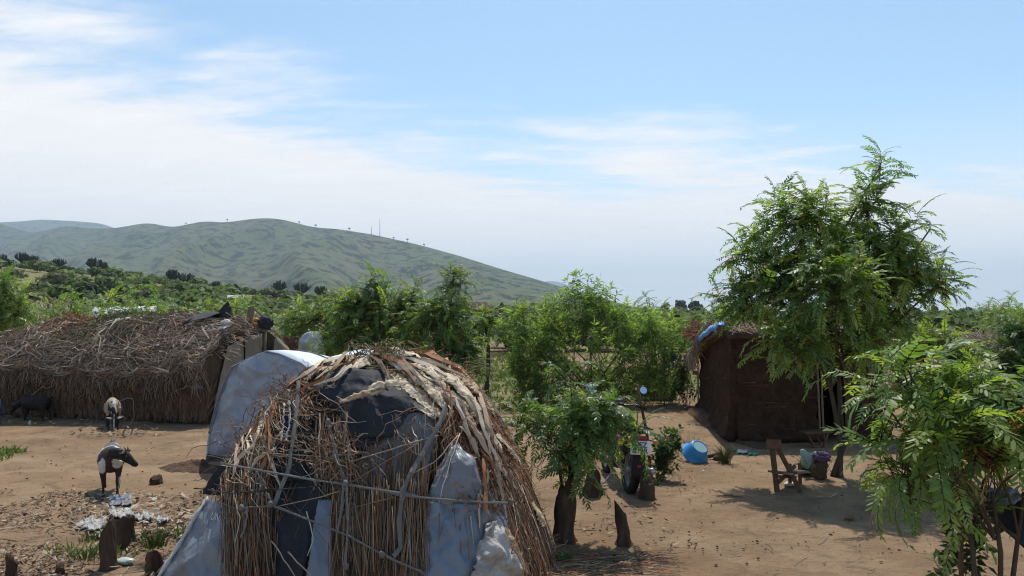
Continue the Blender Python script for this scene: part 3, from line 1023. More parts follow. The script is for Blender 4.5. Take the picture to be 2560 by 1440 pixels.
# --- bushes over the rising land: the nearer ones one by one, the farther ones one mass
BP = [bush_proto('bush', 'x', 'bush', 520, (1.5, 1.5, 1.1), 71, 0.20, GREENS, 'bushes on the rising land'),
      bush_proto('bush', 'x', 'bush', 560, (1.9, 1.7, 1.25), 72, 0.22, DARK + GREENS[:1], 'bushes on the rising land'),
      bush_proto('bush', 'x', 'bush', 420, (1.4, 1.3, 0.9), 73, 0.20, OLIVE, 'bushes on the rising land')]
BLAB = ['rounded green bush on the rising scrubland', 'dark dense bush on the rising scrubland', 'olive dry bush on the rising scrubland']
usedb = [False] * 3
mass = Geo()
mpro = [leafy_mass(150, (1.8, 1.8, 1.15), np.random.default_rng(80 + i), 0.40, 0.6, colors=np.array(c), lobes=5) for i, c in enumerate((GREENS, GREENS, DARK, OLIVE))]
nb_ = 0
cand = []
for i in range(2600):
    Y = 46 + 330 * rr.uniform() ** 1.35
    px = rr.uniform(-260, 2820)
    x = (px - 1280) / FOC * Y
    if 1150 < px < 1265 and Y < 125:
        continue
    if px > 1900 and rr.uniform() < 0.55 and Y < 260:
        continue
    dens = 0.5 + 0.5 * math.sin(x * 0.13 + 1.0) * math.sin(Y * 0.09 + x * 0.03)
    if rr.uniform() > 0.25 + 0.75 * dens:
        continue
    cand.append((Y, x))
cand.sort()
MM = [[] for _ in mpro]
for j, (Y, x) in enumerate(cand):
    sc = float(rr.uniform(0.65, 1.35)); rz = rr.uniform(0, 6.28)
    k = int(rr.choice(3, p=[0.5, 0.2, 0.3])); bl_ = '%s bush on the scrubland %s' % (('rounded green', 'dark dense', 'olive dry')[k], region(1280 + x / Y * FOC))
    if j < 90 and bl_ not in seen_l:
        seen_l.add(bl_)
        loc = (x, Y, tz(x, Y) - 0.1); pxl = 1280 + x / Y * FOC
        BLAB[k] = '%s bush on the scrubland %s' % (('rounded green', 'dark dense', 'olive dry')[k], region(pxl))
        if not usedb[k]:
            o = BP[k]; o.location = loc; o.scale = (sc,) * 3; o['label'] = BLAB[k]; usedb[k] = True
        else:
            copy_tree(BP[k], loc, rz, (sc * 1.1, sc * 1.1, sc), BLAB[k])
    else:
        k = int(rr.choice(4, p=[0.36, 0.26, 0.16, 0.22]))
        c_, s_ = math.cos(rz) * sc, math.sin(rz) * sc
        MM[k].append([[c_ * 1.2, -s_ * 1.2, 0, x], [s_ * 1.2, c_ * 1.2, 0, Y], [0, 0, sc, tz(x, Y) - 0.15], [0, 0, 0, 1]])
for k, l in enumerate(MM):
    A = np.array(l)
    add_instances(mass, mpro[k], A, rr.uniform(0.75, 1.25, (len(A), 1)) * np.ones((1, 3)))
o = obj('scrub', mass, MT['leaf_far'], smooth=False)
tag(o, 'far bushland covering the rising land below the hills', None, kind='stuff')

# ================================================================== huts
BROWN = np.array([0.19, 0.122, 0.080]); TAN = np.array([0.355, 0.265, 0.180]); PALE = np.array([0.55, 0.46, 0.345]); RUST = np.array([0.30, 0.135, 0.064]); GREY = np.array([0.27, 0.225, 0.185]); DKB = np.array([0.105, 0.070, 0.048]); OLV = np.array([0.17, 0.165, 0.06])


def pick(r, n, cols, w=None, jit=0.2):
    c = np.array(cols)[r.choice(len(cols), n, p=w)]
    return c * r.uniform(1 - jit, 1 + jit, (n, 1))


def add_strands(g, P, r0, r1, C, sides=3):
    P = np.asarray(P, float)
    V, F_ = strands(P, r0, r1, sides)
    g.add(V, F_, np.repeat(C, P.shape[1] * sides, 0))


# ------------------------------------------------------------------ the dome hut in front
HC = np.array([-1.12, 7.2])
PZ = np.array([-0.05, 0.0, 0.35, 0.8, 1.13, 1.34, 1.49, 1.61, 1.70, 1.755, 1.78])
PR = np.array([1.60, 1.58, 1.47, 1.27, 1.06, 0.92, 0.79, 0.66, 0.47, 0.26, 0.0])


def dome_pt(a, t, off=0.0):
    """a plan angle, t 0 (foot) .. 1 (crown)"""
    L = t * (len(PZ) - 2) + 1
    z = np.interp(L, np.arange(len(PZ)), PZ); r = np.interp(L, np.arange(len(PZ)), PR) + off
    c, s = np.cos(a), np.sin(a)
    n = 2.5
    k = (np.abs(c) ** n + np.abs(s) ** n) ** (-1 / n)
    kx = np.where(c < 0, 1.03, 0.88)
    return np.stack([HC[0] + r * k * c * kx, HC[1] + r * k * s, z + off * 0.4], -1)


na, ntt = 96, 40
A_, T_ = np.meshgrid(np.linspace(0, 2 * math.pi, na, endpoint=False), np.linspace(0, 1, ntt))
DV = dome_pt(A_, T_)
dn = vnoise(DV, 1.6, 2.0).reshape(A_.shape)
DV = DV + ((DV - np.array([HC[0], HC[1], 0.6])) * 1.0) * (0.030 * dn)[..., None]
ix = np.arange(ntt - 1)[:, None] * na; iq = np.arange(na)[None]
DF = np.stack([ix + iq, ix + (iq + 1) % na, ix + na + (iq + 1) % na, ix + na + iq], -1).reshape(-1, 4)
dome = thing('thatched_hut', 'patched dome hut of reeds, grey tarpaulin and black cloth tied with straps, nearest the camera', 'hut', (HC[0], HC[1], 0))
obj('thatch_core', Geo().add(DV, DF), MT['thatch_under'], dome)
DBVH = BVHTree.FromPolygons([tuple(v) for v in DV.reshape(-1, 3)], [tuple(f) for f in DF])
EYEV = Vector((0, 0, EYE))


def hit(px, py, bvh=DBVH, Ymiss=6.9):
    loc, n, _, _ = bvh.ray_cast(EYEV, ray(px, py).normalized())
    if loc is None:
        q = at(px, py, Ymiss)
        loc2, n, _, _ = bvh.find_nearest(q)
        return np.array(q[:]), np.array((q - loc2).normalized()[:] if (q - loc2).length > 1e-3 else n[:]), False
    if n.y > 0.2 and n.dot(ray(px, py)) > 0:
        n = -n
    return np.array(loc[:]), np.array(n[:]), True


def resample(pts, n):
    P = np.array(pts, float)
    if len(P) == 1:
        return np.repeat(P, n, 0)
    s = np.concatenate([[0], np.cumsum(np.linalg.norm(np.diff(P, axis=0), axis=1))])
    if s[-1] < 1e-6:
        return np.repeat(P[:1], n, 0)
    u = np.linspace(0, s[-1], n)
    return np.stack([np.interp(u, s, P[:, 0]), np.interp(u, s, P[:, 1])], -1)


def drape(left, right, nr, nc, off=0.02, wr=0.012, wf=6.0, seed=0.0, bvh=DBVH, Ymiss=6.9, rag=3.0, folds=0.0, nf=5.0, bow=0.0, crease=None, snap=True):
    crease = crease if crease is not None else 0.034; wr = wr * 0.55; folds = folds * 0.7
    """points on the hut for a sheet whose left and right edges run along these photo lines"""
    L_, R_ = resample(left, nr), resample(right, nr)
    G = np.zeros((nr, nc, 3))
    for i in range(nr):
        for j in range(nc):
            f = j / (nc - 1)
            p = L_[i] * (1 - f) + R_[i] * f
            e = 0.0
            if i in (0, nr - 1) or j in (0, nc - 1):
                e = rag
            p = p + np.array([mnoise.noise(Vector((i * 0.7, j * 0.9, seed + 3))), mnoise.noise(Vector((i * 0.7, j * 0.9, seed + 9)))]) * e
            q, n, ok = hit(p[0], p[1], bvh, Ymiss)
            if snap and not ok:
                l2, n2_, _, _ = bvh.find_nearest(Vector(q)); q = np.array(l2[:])
            w = wr * mnoise.noise(Vector(q) * wf + Vector((seed * 3, seed, 0))) + folds * math.sin(f * nf * 6.28 + 1.2 * math.sin(i * 0.35 + seed)) + bow * math.sin(math.pi * f) * math.sin(math.pi * i / (nr - 1))
            cv = Vector((q[0] * 6.0 + q[2] * 2.0, q[1] * 3, q[2] * 3.0 - q[0] * 1.5)) + Vector((seed, seed * 2, 1))
            w += crease * (0.5 - abs(mnoise.noise(cv)) * 1.6 + 0.5 * (0.3 - abs(mnoise.noise(cv * 2.7))))
            G[i, j] = q + n * (off + w)
    return G


def sheet(name, m, left, right, nr, nc, parent=dome, thick=0.006, label=None, color=(1, 1, 1), **kw):
    G = drape(left, right, nr, nc, **kw)
    if m == 'sacking':
        N_ = (vnoise(G, 30.0, seed_ := kw.get('seed', 0)) * 0.010 + np.abs(vnoise(G, 14.0, seed_ + 2)) * 0.010).reshape(nr, nc)
        G = G + N_[..., None] * np.array([0.1, -0.5, 0.8])
        jj = np.linspace(0, 1, nc)[None, :, None]; ii_ = np.linspace(0, 1, nr)[:, None, None]
        fib = np.array([[0.78 + 0.5 * mnoise.noise(Vector((j * 0.9, i * 0.12, seed_))) + 0.35 * mnoise.noise(Vector((j * 0.3, i * 0.4, seed_ + 5))) for j in range(nc)] for i in range(nr)])[..., None]
        edge = np.minimum(1, 0.45 + 4 * np.minimum(jj, 1 - jj)) * np.minimum(1, 0.5 + 6 * np.minimum(ii_, 1 - ii_))
        color = np.array(color)[None, None] * fib * edge * np.array([1.0, 0.97, 0.91])
    g = slab(G, thick, color)
    return obj(name, g, MT[m], parent, label=label, smooth=(m != 'sacking'))


r = np.random.default_rng(100)
# reeds laid all round the dome, hanging from crown to foot
def ring_strands(n, t0, t1, a0, a1, off, cols, w, r0=0.004, k=5, spread=0.12, curl=0.03):
    g = Geo()
    a = r.uniform(a0, a1, n); fr = np.abs(((a + math.pi / 2 + 0.08 + math.pi) % (2 * math.pi)) - math.pi) < 0.70
    a = np.where(fr & (r.uniform(size=n) < (0.93 if t0[0] < 0.8 else 0.25)), a + math.pi, a); ts = r.uniform(t0[0], t0[1], n); te = np.clip(ts - r.uniform(t1[0], t1[1], n), 0.0, 1)
    s = np.linspace(0, 1, k)
    T2 = ts[:, None] * (1 - s) + te[:, None] * s
    A2 = a[:, None] + (r.normal(0, spread, n))[:, None] * s + 0.02 * r.normal(size=(n, k))
    P = dome_pt(A2, T2, 0.015) + r.normal(0, curl * 0.3, (n, k, 3)) * 0.4
    lift = (off * r.uniform(0.2, 1.0, n))[:, None] + curl * r.uniform(0, 1, (n, 1)) * s ** 2
    out = nrm(P - np.array([HC[0], HC[1], 0.5]))
    P = P + out * lift[..., None]
    C = pick(r, n, cols, w)
    add_strands(g, P, r0 * r.uniform(0.4, 1.9, n), r0 * 0.4, C)
    return g


gth = ring_strands(2600, (0.15, 1.0), (0.2, 0.5), 0, 6.283, 0.035, [BROWN, TAN, RUST, DKB], [0.4, 0.25, 0.2, 0.15], 0.0045)
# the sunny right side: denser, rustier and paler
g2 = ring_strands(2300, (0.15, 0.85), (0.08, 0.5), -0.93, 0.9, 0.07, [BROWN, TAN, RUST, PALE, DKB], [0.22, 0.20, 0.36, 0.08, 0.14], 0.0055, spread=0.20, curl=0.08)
g3 = ring_strands(900, (0.3, 0.75), (0.03, 0.12), -0.85, 0.5, 0.09, [RUST, BROWN, TAN, DKB], [0.5, 0.25, 0.15, 0.1], 0.006, spread=0.12, curl=0.08)
g4 = ring_strands(1300, (0.35, 0.9), (0.05, 0.25), 2.2, 3.95, 0.08, [BROWN, TAN, RUST, PALE, DKB], [0.35, 0.25, 0.2, 0.1, 0.1], 0.0042, spread=0.5, curl=0.10)
g5 = ring_strands(800, (0.7, 1.0), (0.1, 0.4), -0.6, 3.9, 0.06, [TAN, PALE, BROWN, RUST], [0.35, 0.2, 0.25, 0.2], 0.004, spread=0.6, curl=0.08)
g6 = ring_strands(900, (0.82, 1.0), (0.05, 0.3), 0, 6.283, 0.06, [TAN, PALE, BROWN, RUST, OLV], [0.3, 0.2, 0.22, 0.18, 0.1], 0.0045, spread=0.9, curl=0.08)
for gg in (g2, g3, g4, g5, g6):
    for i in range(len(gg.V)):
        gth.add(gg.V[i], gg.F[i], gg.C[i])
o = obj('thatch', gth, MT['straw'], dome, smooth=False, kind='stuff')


def px_strands(g, starts, ends, off, r0, cols, w=None, k=6, sag=0.02, bvh=DBVH, Ymiss=6.9, jit=0.006, lift=0.0, sides=3):
    n = len(starts)
    P = np.zeros((n, k, 3))
    for i in range(n):
        o_ = off * r.uniform(0.3, 1.1)
        b_ = r.normal(0, sag)
        for j in range(k):
            f = j / (k - 1)
            p = np.array(starts[i]) * (1 - f) + np.array(ends[i]) * f
            q, nn_, ok = hit(p[0], p[1], bvh, Ymiss)
            P[i, j] = q + nn_ * (o_ + lift * math.sin(math.pi * f)) + np.array([b_ * math.sin(math.pi * f), 0, 0]) + r.normal(0, jit, 3)
    C = pick(r, n, cols, w)
    add_strands(g, P, r0 * r.uniform(0.4, 1.8, n), r0 * 0.55 * np.ones(n), C, sides)
    return P


# --- tarpaulin layers of the front
sheet('tarp_panel', 'black_cloth', [(690, 1045), (680, 1180), (672, 1300), (668, 1450)], [(905, 1060), (815, 1250), (790, 1330), (760, 1450)], 40, 24, off=0.035, wr=0.02, label='dark cloth, lower down painted as the shade between the reed bundles')  # real black cloth above; the lower part is a painted shaded gap
sheet('tarp_panel', 'tarp_grey', [(985, 1045), (880, 1180), (850, 1240)], [(1100, 1040), (1080, 1130), (1050, 1265)], 40, 34, off=0.045, wr=0.03, wf=5, seed=1, label='grey tarpaulin under the crown of the front')
sheet('tarp_panel', 'tarp', [(803, 1255), (790, 1330), (772, 1450)], [(834, 1255), (836, 1340), (838, 1450)], 36, 12, off=0.065, wr=0.015, seed=2, label='narrow pale blue tarpaulin strip')
sheet('tarp_panel', 'tarp', [(1062, 1262), (1055, 1340), (1055, 1450)], [(1240, 1275), (1245, 1350), (1272, 1450)], 50, 46, off=0.085, wr=0.03, wf=4, folds=0.018, nf=3.2, seed=3, label='blue grey tarpaulin hanging in folds')
sheet('tarp_panel', 'tarp_grey', [(1124, 1105), (1085, 1190), (1060, 1268)], [(1128, 1105), (1180, 1185), (1228, 1272)], 44, 40, off=0.075, wr=0.02, seed=4, bow=0.12, folds=0.008, nf=4, label='silver tarpaulin gathered to a point')
sheet('tarp_panel', 'rag_white', [(1195, 1318), (1175, 1370), (1160, 1450)], [(1222, 1310), (1245, 1380), (1275, 1450)], 36, 30, off=0.13, wr=0.03, wf=6, seed=5, bow=0.05, folds=0.03, nf=1.2, label='tarpaulin bulging at the corner, sunlight put into its pale colour')  # pale colour stands for the sunlit patch of the front tarpaulin
sheet('tarp_panel', 'tarp_grey', [(835, 1180), (838, 1300), (838, 1450)], [(1065, 1180), (1062, 1300), (1060, 1450)], 44, 36, off=0.035, wr=0.03, wf=4, folds=0.01, nf=4, seed=13, label='grey tarpaulin behind the reed bundles')
# lower left tarpaulin, pegged out from the wall
cornersL = [at(522, 1246, 6.45), at(470, 1330, 6.3), at(396, 1450, 6.15), at(360, 1530, 6.1)]
cornersR = [np.array(hit(606, 1262)[0]) + (0, -0.06, 0.0), np.array(hit(598, 1340)[0]) + (0, -0.05, 0), np.array(hit(590, 1450)[0]) + (0, -0.05, 0), np.array(hit(585, 1530)[0]) + (0, -0.05, 0)]
nr, nc = 48, 36
G = np.zeros((nr, nc, 3))
for i in range(nr):
    u = i / (nr - 1) * 3; k0 = min(2, int(u)); f = u - k0
    a_ = np.array(cornersL[k0]) * (1 - f) + np.array(cornersL[k0 + 1]) * f
    b_ = np.array(cornersR[k0]) * (1 - f) + np.array(cornersR[k0 + 1]) * f
    for j in range(nc):
        q = j / (nc - 1)
        p = a_ * (1 - q) + b_ * q
        p = p + np.array([0.2, -1, 0.3]) * (0.05 * math.sin(math.pi * q) + 0.022 * mnoise.noise(Vector(p) * 5) + 0.02 * math.sin((q * 3 + i * 0.11) * 2.2) - 0.05 * abs(mnoise.noise(Vector((p[0] * 5 + p[2] * 4, p[2] * 2, 1)))) - 0.025 * abs(mnoise.noise(Vector((p[0] * 9 - p[2] * 10, p[2] * 7, 5)))))
        G[i, j] = p
TARP_GRID = G
corner_tarp = obj('tarp_panel', slab(G, 0.006), MT['tarp_grey'], dome, label='grey tarpaulin pegged out at the lower corner')
gr = Geo(); add_tube(gr, [G[i, 0] + np.array([-0.005, -0.01, 0.01]) for i in range(0, nr, 2)], 0.018 + 0.006 * np.sin(np.arange(len(range(0, nr, 2))) * 2.0), 7)
obj('rolled_edge', gr, MT['tarp_white'], corner_tarp)
sheet('tarp_panel', 'black_cloth', [(562, 1172), (522, 1242)], [(620, 1175), (612, 1250)], 12, 12, off=0.05, wr=0.015, seed=6, Ymiss=6.6, snap=False, label='small dark tarpaulin patch above the corner')

# --- reed bundles of the front
def bundle(n, xs, y0, xe, y1, off=0.10, cols=(BROWN * .8, TAN * .65, DKB, RUST * .7), w=(0.4, 0.2, 0.22, 0.18), r0=0.0042, gg=None):
    S = [(r.uniform(*xs), r.uniform(*y0)) for _ in range(n)]
    E = [(xe[0] + (s_[0] - xs[0]) / (xs[1] - xs[0]) * (xe[1] - xe[0]) + r.normal(0, 10), r.uniform(*y1)) for s_ in S]
    px_strands(gg, S, E, off, r0, cols, w, sag=0.012)


gbd = Geo()
bundle(110, (585, 700), (1140, 1260), (590, 690), (1430, 1475), gg=gbd)
bundle(70, (840, 905), (1130, 1260), (842, 905), (1430, 1475), gg=gbd)
bundle(80, (842, 925), (1210, 1300), (838, 930), (1430, 1475), off=0.11, gg=gbd)
bundle(95, (905, 1060), (1130, 1290), (900, 1055), (1430, 1475), off=0.12, gg=gbd)
bundle(45, (930, 1010), (1200, 1260), (890, 1060), (1400, 1475), off=0.13, gg=gbd)
bundle(70, (1010, 1062), (1080, 1240), (985, 1062), (1300, 1475), off=0.13, gg=gbd)
bundle(35, (880, 990), (1080, 1160), (850, 980), (1215, 1300), off=0.10, gg=gbd)
bundle(110, (800, 880), (1050, 1130), (800, 900), (1180, 1260), off=0.12, cols=(BROWN, TAN, RUST, DKB), gg=gbd)
bundle(80, (650, 720), (1040, 1140), (585, 690), (1190, 1260), off=0.13, cols=(BROWN, TAN, RUST, PALE), w=(0.4, 0.3, 0.2, 0.1), gg=gbd)
obj('reed_bundle', gbd, MT['straw'], dome, smooth=False, kind='stuff')
# tangle of curly stalks
gta = Geo()
for (cx, cy, sx, sy, n) in ((855, 1150, 70, 45, 150), (650, 1150, 60, 60, 130), (740, 1040, 55, 40, 90), (1000, 1090, 60, 40, 30), (620, 1230, 40, 40, 50), (760, 1000, 60, 30, 60)):
    S = [(r.normal(cx, sx * 0.6), r.normal(cy, sy * 0.6)) for _ in range(n)]
    E = [(s_[0] + r.normal(0, 45), s_[1] + r.normal(10, 40)) for s_ in S]
    px_strands(gta, S, E, 0.13, 0.0036, (BROWN, TAN, RUST, PALE), (0.4, 0.3, 0.2, 0.1), sag=0.03, jit=0.010, lift=0.05)
# stalks sticking out of the outline
for (x0, y0, x1, y1, n) in ((560, 1180, 720, 1000, 90), (700, 1000, 880, 905, 80), (880, 900, 1110, 900, 70), (1130, 905, 1270, 1080, 60), (1280, 1100, 1390, 1390, 60)):
    S = []; E = []
    for _ in range(n):
        f = r.uniform(); x = x0 + (x1 - x0) * f; y = y0 + (y1 - y0) * f
        S.append((x + 18, y + 18) if x < 1000 else (x - 18, y + 14)); E.append((x + r.normal(-2 if x < 1000 else 4, 16), y + r.normal(-4, 14)))
    px_strands(gta, S, E, 0.05, 0.0038, (BROWN, TAN, RUST, PALE), (0.35, 0.3, 0.25, 0.1), sag=0.02, jit=0.008, Ymiss=7.1)
obj('loose_stalks', gta, MT['straw'], dome, smooth=False, kind='stuff')

# separate long reeds and poles that can be told apart
def single_px(name, m, pts, rad, off=0.16, label=None, col=(1, 1, 1), sides=5, bvh=DBVH, parent=dome, Ymiss=6.9, taper=0.6):
    P = resample(pts, 9)
    Q = [hit(p[0], p[1], bvh, Ymiss) for p in P]
    W = [q[0] + q[1] * off for q in Q]
    g = Geo(); add_tube(g, W, np.linspace(rad, rad * taper, 9), sides, col)
    return obj(name, g, MT[m], parent, label=label)


for pts, rad, c in [([(1080, 1110), (880, 1172)], 0.006, GREY), ([(1040, 1128), (960, 1175), (878, 1228)], 0.008, BROWN), ([(1120, 1110), (1080, 1170), (1030, 1200)], 0.006, TAN), ([(1125, 1105), (1105, 1190), (1085, 1270)], 0.005, PALE),
                    ([(860, 1245), (790, 1262), (715, 1280)], 0.005, TAN), ([(665, 1100), (640, 1150), (612, 1190)], 0.007, PALE), ([(740, 1390), (790, 1440), (830, 1480)], 0.006, TAN), ([(705, 1365), (760, 1450)], 0.006, TAN), ([(785, 1290), (800, 1360), (785, 1400)], 0.005, PALE),
                    ([(890, 890), (870, 905)], 0.004, RUST), ([(1100, 1000), (1110, 1050), (1085, 1110)], 0.008, RUST), ([(1085, 990), (1105, 1040)], 0.006, RUST), ([(1230, 1130), (1290, 1180), (1335, 1205)], 0.005, TAN), ([(770, 1130), (660, 1110)], 0.004, TAN), ([(690, 1155), (820, 1160)], 0.004, TAN),
                    ([(625, 1240), (640, 1310), (628, 1370)], 0.006, PALE), ([(1240, 1390), (1255, 1330), (1270, 1400)], 0.006, RUST), ([(985, 1255), (830, 1300)], 0.005, BROWN)]:
    single_px('pole', 'straw', pts, rad, col=c)
for i in range(210):
    zone = [((590, 690), (1180, 1290), (595, 690)), ((840, 930), (1230, 1310), (800, 925)), ((925, 1058), (1190, 1300), (905, 1055))][i % 3]
    x = r.uniform(*zone[0]); y = r.uniform(*zone[1]); x2 = x + r.normal(-4, 16)
    single_px('reed', 'straw', [(x, y), ((x + x2) / 2 + r.normal(0, 3), (y + 1460) / 2), (x2, r.uniform(1400, 1475))], r.uniform(0.0035, 0.006), off=r.uniform(0.12, 0.16), col=tuple(pick(r, 1, [BROWN * .9, TAN * .7, RUST * .8, PALE * .7], [0.45, 0.30, 0.18, 0.07])[0]), sides=4)

# dry crumbling leaves caught in the thatch
def flakes(n, xs, ys, off, size, cols, Ymiss=7.0):
    V = []
    C = pick(r, n, cols, None, .35)
    for i in range(n):
        q, nn_, ok = hit(r.uniform(*xs), r.uniform(*ys), DBVH, Ymiss)
        if not ok:
            continue
        q = q + nn_ * off * r.uniform(.3, 1.2); X = nrm(r.normal(size=3)); Yv = nrm(np.cross(X, r.normal(size=3))); s_ = size * r.uniform(.5, 1.5)
        V.append([q - X * s_, q + Yv * s_ * .4, q + X * s_, q - Yv * s_ * .3])
    V = np.array(V).reshape(-1, 3); m_ = len(V) // 4
    return V, np.arange(m_ * 4).reshape(m_, 4), np.repeat(C[:m_], 4, 0)


gfk = Geo()
gfk.add(*flakes(900, (1120, 1300), (1060, 1290), 0.14, 0.022, [RUST, RUST * 1.3, BROWN, TAN, DKB]))
gfk.add(*flakes(500, (1180, 1390), (1200, 1440), 0.12, 0.018, [RUST, BROWN, TAN, DKB]))
gfk.add(*flakes(600, (600, 800), (960, 1180), 0.13, 0.02, [RUST, BROWN, TAN, PALE, DKB]))
gfk.add(*flakes(900, (820, 1170), (880, 975), 0.12, 0.026, [TAN, PALE, RUST, BROWN, PALE]))
obj('dry_leaves', gfk, MT['litter'], dome, smooth=False, kind='stuff')

# --- straps
def strap(pts, w, name='strap', m='strap', off=0.165, nr=26, wr=0.006, parent=dome, bvh=DBVH, label=None, twist=0.0, Ymiss=6.9):
    P = resample(pts, nr)
    T = np.gradient(P, axis=0); T /= np.linalg.norm(T, axis=1, keepdims=True)
    Nn = np.stack([-T[:, 1], T[:, 0]], -1)
    ww = (w / 2) * (0.85 + 0.25 * np.array([mnoise.noise(Vector((i * 0.4, w, P[0, 0]))) for i in range(nr)]))[:, None]
    ww = ww * (0.5 if name == 'strap' else 1.0)
    L_, R_ = P - Nn * ww, P + Nn * ww
    G = np.zeros((nr, 3, 3))
    for i in range(nr):
        for j, f in enumerate((0, 0.5, 1)):
            p = L_[i] * (1 - f) + R_[i] * f
            q, n, ok = hit(p[0], p[1], bvh, Ymiss)
            G[i, j] = q + n * (off + wr * mnoise.noise(Vector((i * 0.5, j * 0.3, w))) + (0.003 if j == 1 else 0))
    return obj(name, slab(G, 0.003), MT[m], parent, label=label, smooth=False)


strap([(570, 1180), (640, 1190), (770, 1212), (875, 1230), (1000, 1250), (1110, 1264), (1232, 1277)], 13, off=0.185)
strap([(530, 1240), (640, 1246), (760, 1240), (870, 1228)], 6, off=0.175, m='black_cloth', label='thin black cord')
strap([(640, 1282), (712, 1278)], 7)
strap([(712, 1278), (790, 1312), (880, 1352), (950, 1390), (1060, 1442)], 11, off=0.185)
strap([(778, 985), (765, 1090), (748, 1190), (712, 1278)], 17)
strap([(672, 1190), (690, 1225), (712, 1278)], 9)
strap([(690, 1190), (676, 1280)], 6)
strap([(838, 1075), (848, 1120), (875, 1228)], 9)
strap([(872, 1232), (868, 1290), (858, 1345)], 13, off=0.205)
strap([(880, 1234), (882, 1300), (874, 1420)], 11, off=0.21)
strap([(1095, 1050), (1070, 1110), (1035, 1180), (1008, 1240), (998, 1320), (1002, 1380), (985, 1400)], 24, off=0.18, wr=0.02, label='wide frayed cloth band')
strap([(660, 1282), (655, 1330), (645, 1360)], 10, off=0.19)
strap([(840, 1080), (858, 1095), (868, 1120)], 9, off=0.2, wr=0.02)
# knots
for x, y in ((712, 1278), (876, 1230), (840, 1085), (1228, 1276), (652, 1286), (958, 1398), (875, 1425)):
    q, n, ok = hit(x, y)
    g = Geo(); lumpy(g, Vector(q + n * 0.20), (0.022, 0.02, 0.028), x, 0.4, 2)
    obj('knot', g, MT['strap'], dome)
# three pale stripes on the dark cloth
track = sheet('cloth', 'black_cloth', [(700, 1050), (692, 1140), (696, 1215)], [(800, 1010), (778, 1120), (770, 1210)], 20, 14, off=0.075, wr=0.03, folds=0.012, nf=3, seed=7, label='dark tracksuit cloth with three pale stripes')
for k in range(3):
    strap([(738 + k * 12, 1030 - k * 6), (734 + k * 13, 1080), (726 + k * 12, 1122)], 4, name='stripe', m='tarp_white', off=0.125, wr=0.02, parent=track)
# --- black cloth over the shoulder
sheet('cloth', 'black_cloth', [(800, 985), (800, 1000), (850, 1040), (868, 1075), (878, 1110)], [(862, 935), (950, 950), (1000, 985), (1032, 1035), (985, 1105)], 52, 52, off=0.10, wr=0.05, wf=5, seed=8, bow=0.06, folds=0.008, nf=3, rag=5, label='black cloth draped over the front shoulder')
sheet('cloth', 'black_cloth', [(868, 1055), (870, 1100), (885, 1130)], [(1030, 1042), (985, 1090), (925, 1135)], 30, 36, off=0.09, wr=0.03, wf=5, seed=9, rag=4, label='lower fold of the black cloth')
# --- pale bark sheets and husks on the crown
def husk(left, right, nr, nc, col, **kw):
    c = np.array(col) * (1.25 + 0.4 * r.uniform())
    kw['wr'] = kw.get('wr', .03) * 0.6; kw['off'] = kw.get('off', .1) - 0.02
    return sheet('bark_sheet', 'sacking', left, right, nr * 2, nc * 2, color=tuple(c), thick=0.003, **kw)


for k in range(5):                       # crumpled strips over the shoulder
    o0, o1 = k * 24, k * 21
    husk([(948 + o0, 972 - k * 5), (1000 + o0 * .8, 1012 - k * 4), (1075 + o1 * .5, 1062 - k * 2)], [(968 + o0, 962 - k * 5), (1018 + o0 * .8, 1004 - k * 4), (1084 + o1 * .5, 1058 - k * 2)], 24, 6, [PALE, PALE * 1.1, TAN * 1.1][k % 3], off=0.10 + 0.012 * (k % 2), wr=0.05, wf=9, seed=60 + k, rag=6)
for k in range(4):
    husk([(895 + k * 22, 966 - k * 3), (940 + k * 20, 990 - k * 5), (1005 + k * 10, 1008 - k * 8)], [(912 + k * 22, 958 - k * 3), (958 + k * 20, 980 - k * 5), (1020 + k * 10, 1000 - k * 8)], 18, 6, [PALE, TAN * 1.15][k % 2], off=0.11, wr=0.04, wf=8, seed=70 + k, rag=6)
for k, (x0, y0, x1, y1, w) in enumerate([(1060, 905, 1230, 1010, 26), (1085, 920, 1255, 1060, 30), (1040, 930, 1200, 1050, 24), (1110, 905, 1275, 1075, 30), (1000, 925, 1120, 1000, 22), (1150, 960, 1285, 1120, 26), (1130, 1000, 1265, 1150, 20), (1090, 990, 1200, 1110, 18), (960, 915, 1080, 960, 18), (1180, 940, 1290, 1090, 20)]):
    x0, x1 = 1000 + (x0 - 1000) * .88, 1000 + (x1 - 1000) * .88
    dx, dy = x1 - x0, y1 - y0; l_ = math.hypot(dx, dy); nx, ny = -dy / l_ * w / 2, dx / l_ * w / 2
    xm, ym = (x0 + x1) / 2 + 10, (y0 + y1) / 2 - 12
    husk([(x0 + nx * 0.7, y0 + ny * 0.7), (xm + nx, ym + ny), (x1 + nx * 0.5, y1 + ny * 0.5)], [(x0 - nx * 0.7, y0 - ny * 0.7), (xm - nx, ym - ny), (x1 - nx * 0.5, y1 - ny * 0.5)], 18, 6, [PALE, TAN * 1.2, PALE * 1.1, GREY * 1.2][k % 4], off=0.11 + 0.012 * (k % 3), wr=0.03, wf=7, seed=20 + k, rag=5, bow=0.03, Ymiss=7.3)
